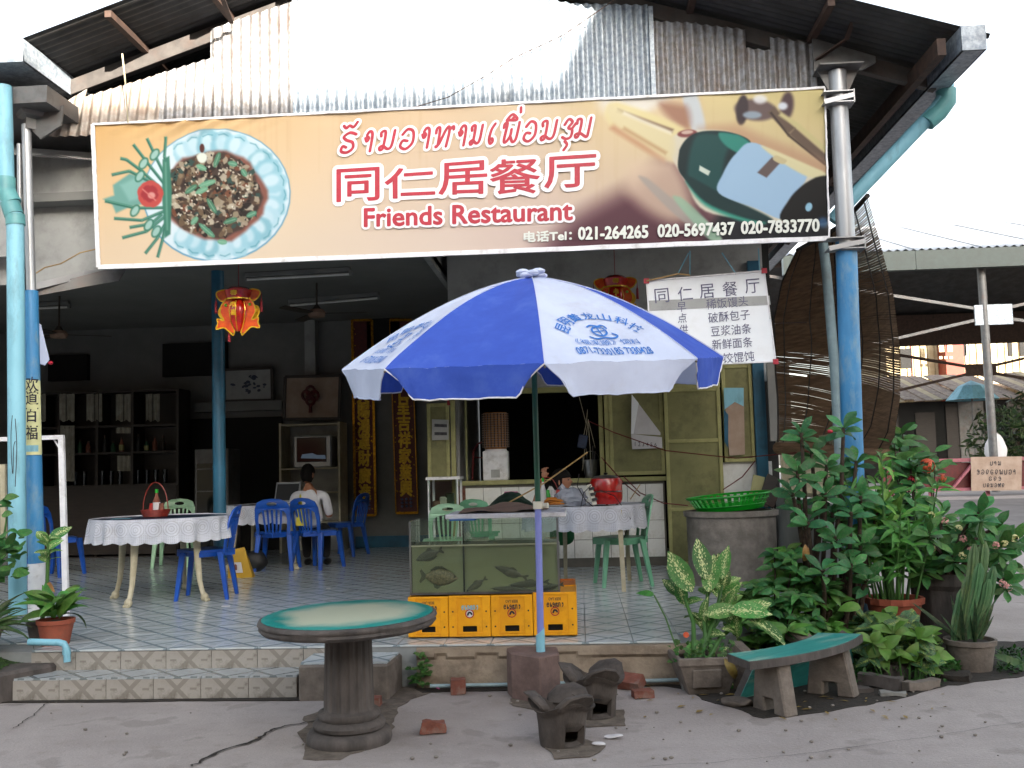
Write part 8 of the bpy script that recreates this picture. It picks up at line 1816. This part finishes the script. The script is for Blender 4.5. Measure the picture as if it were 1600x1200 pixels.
hb('end_beam', (x0h, gY + 11, P(1500, 538, gY + 11).z + .02), (x1h, gY + 11.1, zg + .2), 'steel_rust'); put('under_roof_shade', M().plate([[(x0h, 0), (x1h, 0), (x1h, 6), (x0h, 6)]], .02, lambda x, y, z: Vector((x, gY - .2 + y, zg + .12 + y * .333 + z))), K['roof_sheet'], H_)  # dark sheet added beneath: the shade under the roof is in its colour
put('under_roof_shade', M().plate([[(x0h, 0), (x1h, 0), (x1h, 5.6), (x0h, 5.6)]], .02, lambda x, y, z: Vector((x, gY + 5.8 + y, zr2 - .1 - y * .33 + z))), K['roof_sheet'], H_)
hb('far_end_shade', (x0h, gY + 11.3, P(1500, 538, gY + 11.3).z), (x1h, gY + 11.4, zg + 2), 'dark_inside')  # dark panel that stands for the shade at the hall's far end
pxp = P(1545, 600, gY).x; bz0 = gz(pxp, gY)
for x in (pxp - 6.6, pxp, pxp + 6.6, pxp + 13): put('steel_post', M().cyl((x, gY, gz(x, gY)), (x, gY, zg + .2), .10, n=12), K['steel_grey'], H_)
zc3 = P(1560, 490, gY).z
for s in (-1, 1):
    for a in (-1, 1): put('cross_brace', M().bar((pxp + .2 + s * .3, gY - .02, zc3 + a * .12), (pxp + .2 + s * 6.4, gY - .02, zc3 + a * 1.35), .07, .07), K['steel_grey'], H_)
put('brace_plate', M().b2((pxp - .25, gY - .08, zc3 - .28), (pxp + .65, gY - .03, zc3 + .22)), K['galv'], H_)
Yb2 = gY + 9; zc4 = P(1530, 578, Yb2).z; xq = P(1590, 578, Yb2).x - 1.2
for s in (-1, 1):
    for a in (-1, 1): put('back_brace', M().bar((xq + s * .3, Yb2, zc4 + a * .1), (xq + s * 7, Yb2, zc4 + a * 1.5), .09, .09), K['steel_rust'], H_)
put('brace_plate', M().b2((xq - .5, Yb2 - .05, zc4 - .2), (xq + .5, Yb2, zc4 + .2)), K['steel_rust'], H_)
# low stalls under the hall, their rusty roofs, dark fronts
ST = thing('stall_row', 'row of dark market stalls with a patchy rusted lean-to roof under the hall', 'building', (14, gY + 12, .5)); Ys = gY + 12.5
z0s, z1s = P(1500, 626, Ys).z, P(1500, 600, Ys + 4).z; xsa, xsb = P(1380, 620, Ys).x, P(1700, 620, Ys).x
for i in range(22):
    xa = xsa + i * (xsb - xsa) / 22; r8 = random.Random(i); put('roof_sheet', M().plate([[(0, 0), (1.02, 0), (1.02, 1), (0, 1)]], .04, lambda x, y, z, xa=xa, dz=r8.uniform(-.05, .05), dy=r8.uniform(-.3, .1): Vector((xa + x * (xsb - xsa) / 22, Ys - .4 + dy + y * 5, z0s + dz + y * (z1s - z0s + .4) + z))), K['rust_roof' if r8.random() < .75 else 'house_wall'], ST)
put('dark_front', M().b2((xsa - 1, Ys, 0), (xsb, Ys + .1, z0s)), K['dark_inside'], ST)
for i in range(26): x = xsa + i * 1.1; put('front_slat', M().b2((x, Ys - .04, .3), (x + .5 + (i % 3) * .2, Ys - .01, z0s - .1 - (i % 2) * .3)), K['wood_dark'], ST)
put('grey_door', M().b2((P(1497, 650, Ys).x, Ys - .08, .4), (P(1536, 650, Ys).x, Ys - .05, z0s - .05)), K['steel_grey'], ST)
# far parasol and the houses in the sun
c = P(1519, 627, Ys - 1.2); fp = thing('parasol', 'pale blue parasol spread among the stalls under the market hall', 'parasol', Vector((c.x, c.y, gz(c.x, c.y)))); rp_ = 38 / FPX * Ys
put('canopy', M().lathe([(0, .75), (rp_ * .5, .55), (rp_, .05)], c, 10), K['pipe_pale'], fp, smooth=False); put('pole', M().cyl((c.x, c.y, gz(c.x, c.y)), c + Vector((0, 0, .7)), .04, n=8), K['steel_grey'], fp)
HS = thing('sunlit_house', 'sunlit cream plank house with a red brown door bay beyond the stalls', 'house', (20, 52, .5)); Yh = 52
def hq(a, b, Y=Yh, d=.1): p, q = P(*a, Y), P(*b, Y); return (min(p.x, q.x), Y - d, min(p.z, q.z)), (max(p.x, q.x), Y, max(p.z, q.z))
a, b = hq((1380, 510), (1720, 640)); put('wall', M().b2((a[0], Yh, 0), (b[0], Yh + 5, b[2])), K['house_wall'], HS)
for i in range(30): xa = a[0] + i * (b[0] - a[0]) / 30; put('wall_board', M().b2((xa + .03, Yh - .06 - .02 * (i % 2), 2), (xa + (b[0] - a[0]) / 30 - .03, Yh - .001, b[2] - .1)), K['house_wall'], HS)
a_, b__ = hq((1462, 525), (1495, 606)); put('red_bay', M().b2((a_[0], Yh - 1.2, 0), (b__[0], Yh - .1, b__[2])), K['house_red'], HS)
for k in (0, 1): a_, b__ = hq((1466 + 13 * k, 532), (1475 + 13 * k, 550), Yh - 1.2, .05); put('window_pane', M().b2(a_, b__), K['house_wall'], HS)
for k in range(3): a_, b__ = hq((1467 + 8 * k, 557), (1472 + 8 * k, 561), Yh - 1.2, .05); put('vent_hole', M().b2(a_, b__), K['house_wall'], HS)
for px, w_ in ((1503, 7), (1574, 8), (1592, 9)): a_, b__ = hq((px, 530), (px + w_, 556), Yh - .1, .05); put('window', M().b2(a_, b__), K['dark_inside'], HS)
a_, b__ = hq((1406, 545), (1425, 575), Yh - .1, .05); put('window', M().b2(a_, b__), K['dark_inside'], HS); 
for px in (1423, 1508): a_, b__ = hq((px, 530), (px + 3, 606), Yh - .1, .05); put('drain', M().b2(a_, b__), K['house_red' if px < 1500 else 'steel_grey'], HS)
put('lean_to_roof', M().plate([[(a[0], 0), (b[0], 0), (b[0], 1), (a[0], 1)]], .1, lambda x, y, z: Vector((x, Yh - 6 + y * 5.7, P(1500, 608, Yh - 6).z + y * .5 + z))), K['rust_roof'], HS)
# rail fence with the hand lettered board
Yr = 23.2; RF = thing('rail_fence', 'low dull pink rail fence with a slanting brace in front of the hall', 'fence', (10, Yr, .5)); xa, xb = P(1380, 720, Yr).x, P(1700, 720, Yr).x
z1, z2 = P(1500, 719, Yr).z, P(1500, 765, Yr).z
put('rail', M().b2((xa, Yr, z1 - .04), (xb, Yr + .06, z1 + .04)), K['pink_rail'], RF); put('rail', M().b2((xa, Yr, z2 - .03), (xb, Yr + .06, z2 + .04)), K['pink_rail'], RF)
put('kick_board', M().b2((xa, Yr + .07, z2), (xb, Yr + .09, z1 - .06)), K['scroll_red'].copy(), RF)
for px in (1395, 1455, 1545, 1620, 1690): x = P(px, 740, Yr).x; put('fence_post', M().b2((x - .04, Yr + .1, gz(x, Yr) - .05), (x + .04, Yr + .16, z1 + .02)), K['pink_rail'], RF)
put('slanting_brace', M().bar(P(1487, 764, Yr - .03), P(1518, 727, Yr - .03), .10, .05), K['pink_rail'], RF)
SB = thing('lettered_board', 'brown cardboard sign with four lines of dark Lao hand lettering on the pink rail', 'sign', P(1557, 767, Yr - .1)); q = [(1517, 714), (1597, 713), (1596, 766), (1518, 767)]; Yq = Yr - .1
put('board', M().plate([[(P(*p_, Yq).x, P(*p_, Yq).z) for p_ in q]], .02, lambda x, y, z: Vector((x, Yq + z, y))), K['paper_brown'], SB)
lmz = M(); mpf = lambda x, y: P(x, y, Yq - .012)
def row(keys, x, y, w_, h_): lao(lmz, [(k, x + i * w_ * 1.05, 0, w_ * .9, h_) for i, k in enumerate(keys)], lambda a, b: P(a, y - b, Yq - .012), .42)
row('BAM', 1547, 727, 6, 6); row('SODLDPBOA', 1526, 741, 6.8, 7); row('LDJ', 1545, 751, 7, 6); row('BDNOHD', 1536, 761, 5.6, 5.5)
o = put('hand_lettering', lmz, K['ink_dark'], SB, weld=False, smooth=False)
# trees and dark greenery right of the hall post, road kerbs
for (px, py, Y, r, lb) in ((1590, 690, 30, 1.6, 'dark leafy shrub standing behind the hall post by the stalls'), (1625, 670, 31, 1.9, 'dark leafy shrub at the picture edge behind the rail fence')):
    c = P(px, py, Y); t = thing('shrub', lb, 'shrub', Vector((c.x, c.y, gz(c.x, c.y)))); put('trunk', M().tube([(c.x, c.y, gz(c.x, c.y)), c], [.12, .06], 8), K['stem_brown'], t)
    m = M(); r9 = random.Random(px)
    for i in range(900):
        d = Vector((r9.gauss(0, 1), r9.gauss(0, 1), r9.gauss(0, 1))).normalized() * r * r9.uniform(.4, 1) ; q = c + Vector((d.x, d.y, d.z * .7)) + Vector((0, 0, .2 * noise.noise(d))); s = r9.uniform(.10, .22); e1 = Vector((r9.gauss(0, 1), r9.gauss(0, 1), r9.gauss(0, 1))).normalized(); e2 = e1.orthogonal().normalized()
        m.add([q - e1 * s, q + e2 * s * .3, q + e1 * s, q - e2 * s * .3], [(0, 1, 2, 3)])
    put('crown', m, LF['far'], t, weld=False, smooth=False)
c = P(1556, 700, 27); single('white_bundle', rough(M().sph(c, (.28, .2, .4), 14, 10), .08, 3), K['paper'], 'pale bundle hanging beside the hall post over the rail fence', 'bundle')
kb = M(); kb.b2((5.5, 15.0, 0), (60, 15.25, .12)); struct('kerb', kb, K['concrete_pale'], smooth=False, bevel=.02)
rd = M(); rd.grid(lambda u, v: Vector((5 + 60 * u, 15.4 + 6.8 * v, gz(5 + 60 * u, 15.4 + 6.8 * v) + .006)), 60, 14); struct('road', rd, K['asphalt_far'])
single('fallen_branch', M().tube([G(1560, 925, 0) + Vector((0, 0, .02)), G(1580, 912, 0) + Vector((0, 0, .06)), G(1615, 893, 0) + Vector((0, 0, .03))], [.02, .015, .01], 6), K['stem_brown'], 'dry fallen branch on the road right of the flowering shrub', 'branch')
